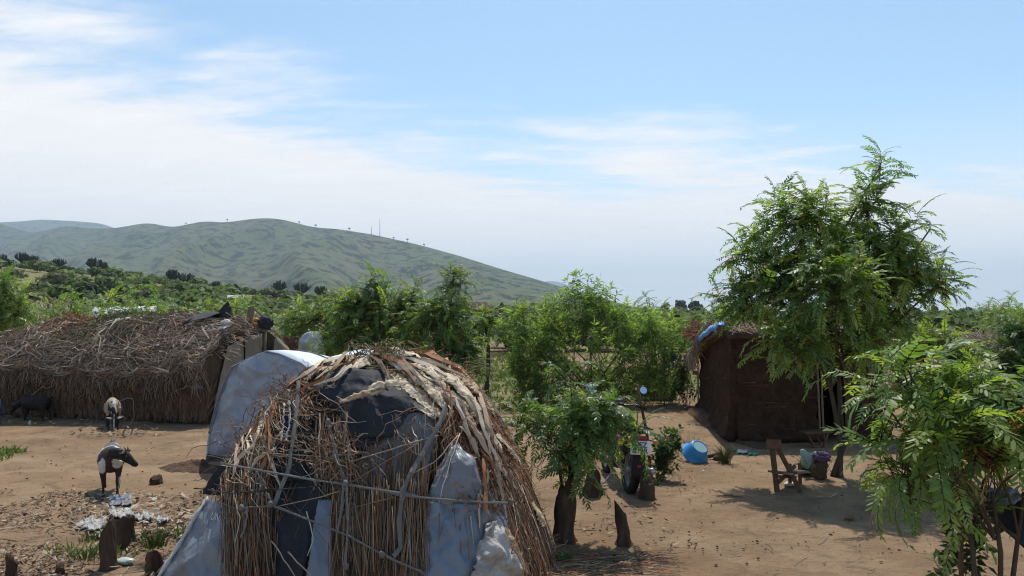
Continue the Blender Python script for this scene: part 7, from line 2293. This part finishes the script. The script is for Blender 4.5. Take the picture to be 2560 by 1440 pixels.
# maize cobs
for i, (px, py, a) in enumerate(((1823, 1240, .3), (1845, 1242, .05))):
    c_ = gnd(px, py) + Vector((0, 0, .025)); d_ = Vector((math.cos(a), math.sin(a) * .4, 0)).normalized()
    g = Geo(); add_tube(g, [c_ - d_ * .075, c_ - d_ * .06, c_, c_ + d_ * .06, c_ + d_ * .085], [.006, .018, .024, .017, .004], 9, (.45, .30, .17)); tag(obj('maize_cob', g, MT['cloth']), ['shorter maize cob lying left of the other on the bare earth', 'longer maize cob lying right of the other on the bare earth'][i], 'maize cob', 'maize cobs')
g = Geo(); add_tube(g, [(gnd(1848, 1128) + Vector((.10 * math.cos(a), .07 * math.sin(a), .012))) for a in np.linspace(0, 6.28, 20)], .008, 5, (.05, .16, .10)); tag(obj('green_hoop', g, MT['paint']), 'dark green hose loop lying near the mud hut', 'hose')
for i, (px, py, c_, lab) in enumerate([(1842, 1136, (.5, .5, .47), 'white paper scrap on the earth near the blue basin'), (2000, 1160, (.5, .5, .48), 'white plastic scrap behind the wooden chair'), (1870, 1140, (.06, .22, .16), 'green plastic scrap right of the blue basin'), (2110, 1302, (.22, .10, .06), 'brown dry leaf lying on the open earth'), (1960, 1218, (.5, .47, .42), 'pale paper scrap under the wooden chair')]):
    G_ = np.array([[np.array(gnd(px + 26 * u, py - 8 * v)) + np.array([0, 0, .012 + .02 * abs(math.sin(u * 5 + v * 3))]) for u in np.linspace(0, 1, 6)] for v in np.linspace(0, 1, 4)])
    tag(obj('scrap', slab(G_, .003, c_), MT['cloth']), lab, 'scrap')
# things on the roof of the long hut
rk = thing('wooden_rack', 'broken wooden rack of planks lying on the thatched roof', 'rack', at(610, 830, 17.0))
RKY = 17.45
def rp(px, py, Y=17.0):
    q, n_, ok = hit(px, py, LBVH, RKY)
    if px > 625 or (ok and q[1] > RKY + .3):
        q, ok = np.array(at(px, py, RKY)[:]), False
    return Vector(q) + (Vector((0, -.32, .24)) if ok else Vector((0, 0, 0))) + Vector((0, (Y - 17.0) * 0.12, 0))
for nm, a_, b_, w, tk in [('plank', rp(553, 803), rp(668, 826), .09, .04), ('plank', rp(553, 797, 17.7), rp(668, 818, 17.75), .08, .04), ('post', rp(628, 802), rp(632, 765), .075, .04), ('post', rp(617, 802, 17.7), rp(620, 767, 17.7), .06, .04), ('rail', rp(572, 765), rp(620, 776), .03, .03), ('rail', rp(636, 772), rp(656, 792), .04, .03), ('brace', rp(586, 800), rp(612, 780), .025, .025)]:
    g = Geo(); plank(g, a_, b_, w, tk, (0, -1, .2)); obj(nm, g, MT['wood'], rk, smooth=False)
G_ = np.array([[np.array(rp(566 - 6 * u - 92 * v ** 1.15 + 6 * u + (4 - 12 * v) * u * 1.0 + 18 * u * (1 - v), 752 + 86 * v + 46 * u * (1 - v) ** 1.5 + 6 * u, 17.6 - .35 * v + .12 * u)) + np.array([0, .05 * math.sin(u * 6 + v * 4), .02 * math.sin(v * 9)]) for u in np.linspace(0, 1, 12)] for v in np.linspace(0, 1, 18)])
tag(obj('black_cloth', slab(G_, .012), MT['black_cloth']), 'black cloth hung on the rack and trailing over the thatched roof', 'cloth')
jc = rp(637, 806, 17.35)
jt = thing('jerrycan', 'yellow plastic can lying on the planks on the thatched roof', 'can', jc)
M_ = Matrix.Translation(jc) @ Matrix.Rotation(math.radians(62), 4, 'X') @ Matrix.Rotation(math.radians(18), 4, 'Y')
g = Geo(); lathe(g, [(0, -.10), (.07, -.10), (.085, -.085), (.088, .06), (.07, .085), (.045, .09), (.045, .06), (.03, .05), (0, .05)], 24, M_, (.62, .30, .03)); obj('can_body', g, MT['paint'], jt)
g = Geo(); lathe(g, [(0, .051), (.043, .051)], 20, M_, (.10, .03, .01)); obj('can_mouth', g, MT['paint'], jt)
crumple('black_bag', 'black bag slumped at the right end of the roof planks', rp(662, 806, 17.35), (.155, .16, .165), 14, (1, 1, 1), 'bag', 'black_cloth', .4)
g = Geo(); lumpy(g, rp(578, 832, 17.2), (.10, .08, .05), 4, .6, 3); tag(obj('plastic_scrap', g, MT['tarp_white']), 'crumpled white plastic on the thatch below the rack', 'plastic scrap')
# blue barrel at the left edge
b_ = at(-24, 1030, 15.9); g = Geo(); lathe(g, [(0, 0), (.17, 0), (.18, .03), (.18, .18), (.19, .2), (.18, .22), (.18, .45), (.17, .50), (0, .50)], 24, Matrix.Translation((b_.x, 15.9, 0)), (.02, .07, .22))
tag(obj('blue_drum', g, MT['paint']), 'dark blue plastic drum at the left edge by the thatched hut', 'drum')
# pile of brown sticks across the clearing
g = Geo(); n = 40; c_ = gnd(1235, 884)
P = np.stack([np.stack([c_.x + r.normal(0, 1.0, n) + (k - 1) * .6, c_.y + r.normal(0, .4, n), .05 + r.uniform(0, .18, n)], -1) for k in range(3)], 1); P[:, 1:, 1:] = P[:, :1, 1:]
P[:, :, 0] = P[:, :1, 0] + np.array([0, .8, 1.6])
add_strands(g, P, .03, .02, pick(r, n, [BROWN, RUST, TAN]))
tag(obj('stick_pile', g, MT['straw']), 'pile of long brown sticks across the clearing', 'stick pile')

# dry leaves, husks, clods and twigs strewn about
def litter(n, xs, ys, size, cols, seed, lift=.02, dens=None):
    r_ = np.random.default_rng(seed)
    px = r_.uniform(*xs, n); py = r_.uniform(*ys, n)
    c = np.array([gnd(a, b)[:] for a, b in zip(px, py)])
    if dens is not None:
        k = np.array([mnoise.noise(Vector((q[0] * dens, q[1] * dens, seed))) > -0.12 for q in c]); c = c[k]; n = len(c)
    a = r_.uniform(0, 6.28, n); L = size * r_.uniform(.4, 1.5, (n, 1)); W = L * r_.uniform(.15, .45, (n, 1))
    X = np.stack([np.cos(a), np.sin(a), r_.normal(0, .25, n)], -1); Yv = np.stack([-np.sin(a), np.cos(a), r_.normal(0, .5, n)], -1)
    c[:, 2] = terr(c[:, 0], c[:, 1]) + lift * r_.uniform(.3, 1.2, n) + 0.012
    V = np.stack([c - X * L, c - X * L * .2 + Yv * W + (0, 0, .006), c + X * L + np.stack([0 * a, 0 * a, r_.uniform(0, .03, n)], -1), c - X * L * .2 - Yv * W], 1).reshape(-1, 3)
    return V, np.arange(n * 4).reshape(n, 4), np.repeat(pick(r_, n, cols, None, .3), 4, 0)


g = Geo()
g.add(*litter(3600, (-60, 530), (1235, 1460), 0.030, [TAN * .8, BROWN * .8, PALE * .7, DKB, BROWN, DKB], 1, dens=1.6))
g.add(*litter(260, (180, 480), (1240, 1350), .055, [PALE * .8, TAN], 2))
g.add(*litter(260, (180, 420), (1050, 1095), .05, [TAN, BROWN, GREY], 3))
g.add(*litter(120, (10, 140), (1035, 1062), .06, [TAN, PALE, OLV], 4))
g.add(*litter(420, (1300, 1760), (1180, 1440), .028, [BROWN, TAN, DKB], 5, dens=1.2))
g.add(*litter(600, (1640, 2560), (1010, 1440), .016, [BROWN, DKB, TAN], 6, dens=.8))
g.add(*litter(200, (1690, 1780), (1000, 1180), .03, [BROWN, TAN, PALE, RUST], 7))
g.add(*litter(240, (100, 1000), (1060, 1240), .016, [BROWN, DKB], 8))
o = obj('leaf_litter', g, MT['litter'], smooth=False)
tag(o, 'dry leaves, husks and chips strewn over the bare earth', None, kind='stuff')
g = Geo(); r_ = np.random.default_rng(9)
for i in range(260):
    px, py = (r_.uniform(1300, 2560), r_.uniform(1010, 1440)) if i % 2 else (r_.uniform(0, 560), r_.uniform(1060, 1440))
    c_ = gnd(px, py); s = r_.uniform(.005, .015); c_.z = tz(c_.x, c_.y) + s * .5 + 0.01
    lumpy(g, c_, (s * 1.3, s * 1.1, s * .8), i, .4, 1, tuple(np.array([.22, .145, .092]) * r_.uniform(.6, 1.2)))
o = obj('clods', g, MT['litter'], smooth=False)
tag(o, 'small clods and pebbles scattered over the yard', None, kind='stuff')
g = Geo(); n = 170; P = np.zeros((n, 4, 3))
for i in range(n):
    c_ = gnd(*((r_.uniform(0, 540), r_.uniform(1230, 1450)) if i % 3 else (r_.uniform(1300, 2500), r_.uniform(1050, 1440)))); a = r_.uniform(0, 6.28); l_ = r_.uniform(.08, .35)
    for k in range(4):
        P[i, k] = (c_.x + math.cos(a) * l_ * (k / 3 - .5) + r_.normal(0, .008), c_.y + math.sin(a) * l_ * (k / 3 - .5) + r_.normal(0, .008), tz(c_.x, c_.y) + .02 + r_.uniform(0, .015))
add_strands(g, P, .0045, .0025, pick(r_, n, [TAN, BROWN, PALE * .8]))
o = obj('twigs', g, MT['straw'], smooth=False)
tag(o, 'thin dry twigs lying about the yard', None, kind='stuff')
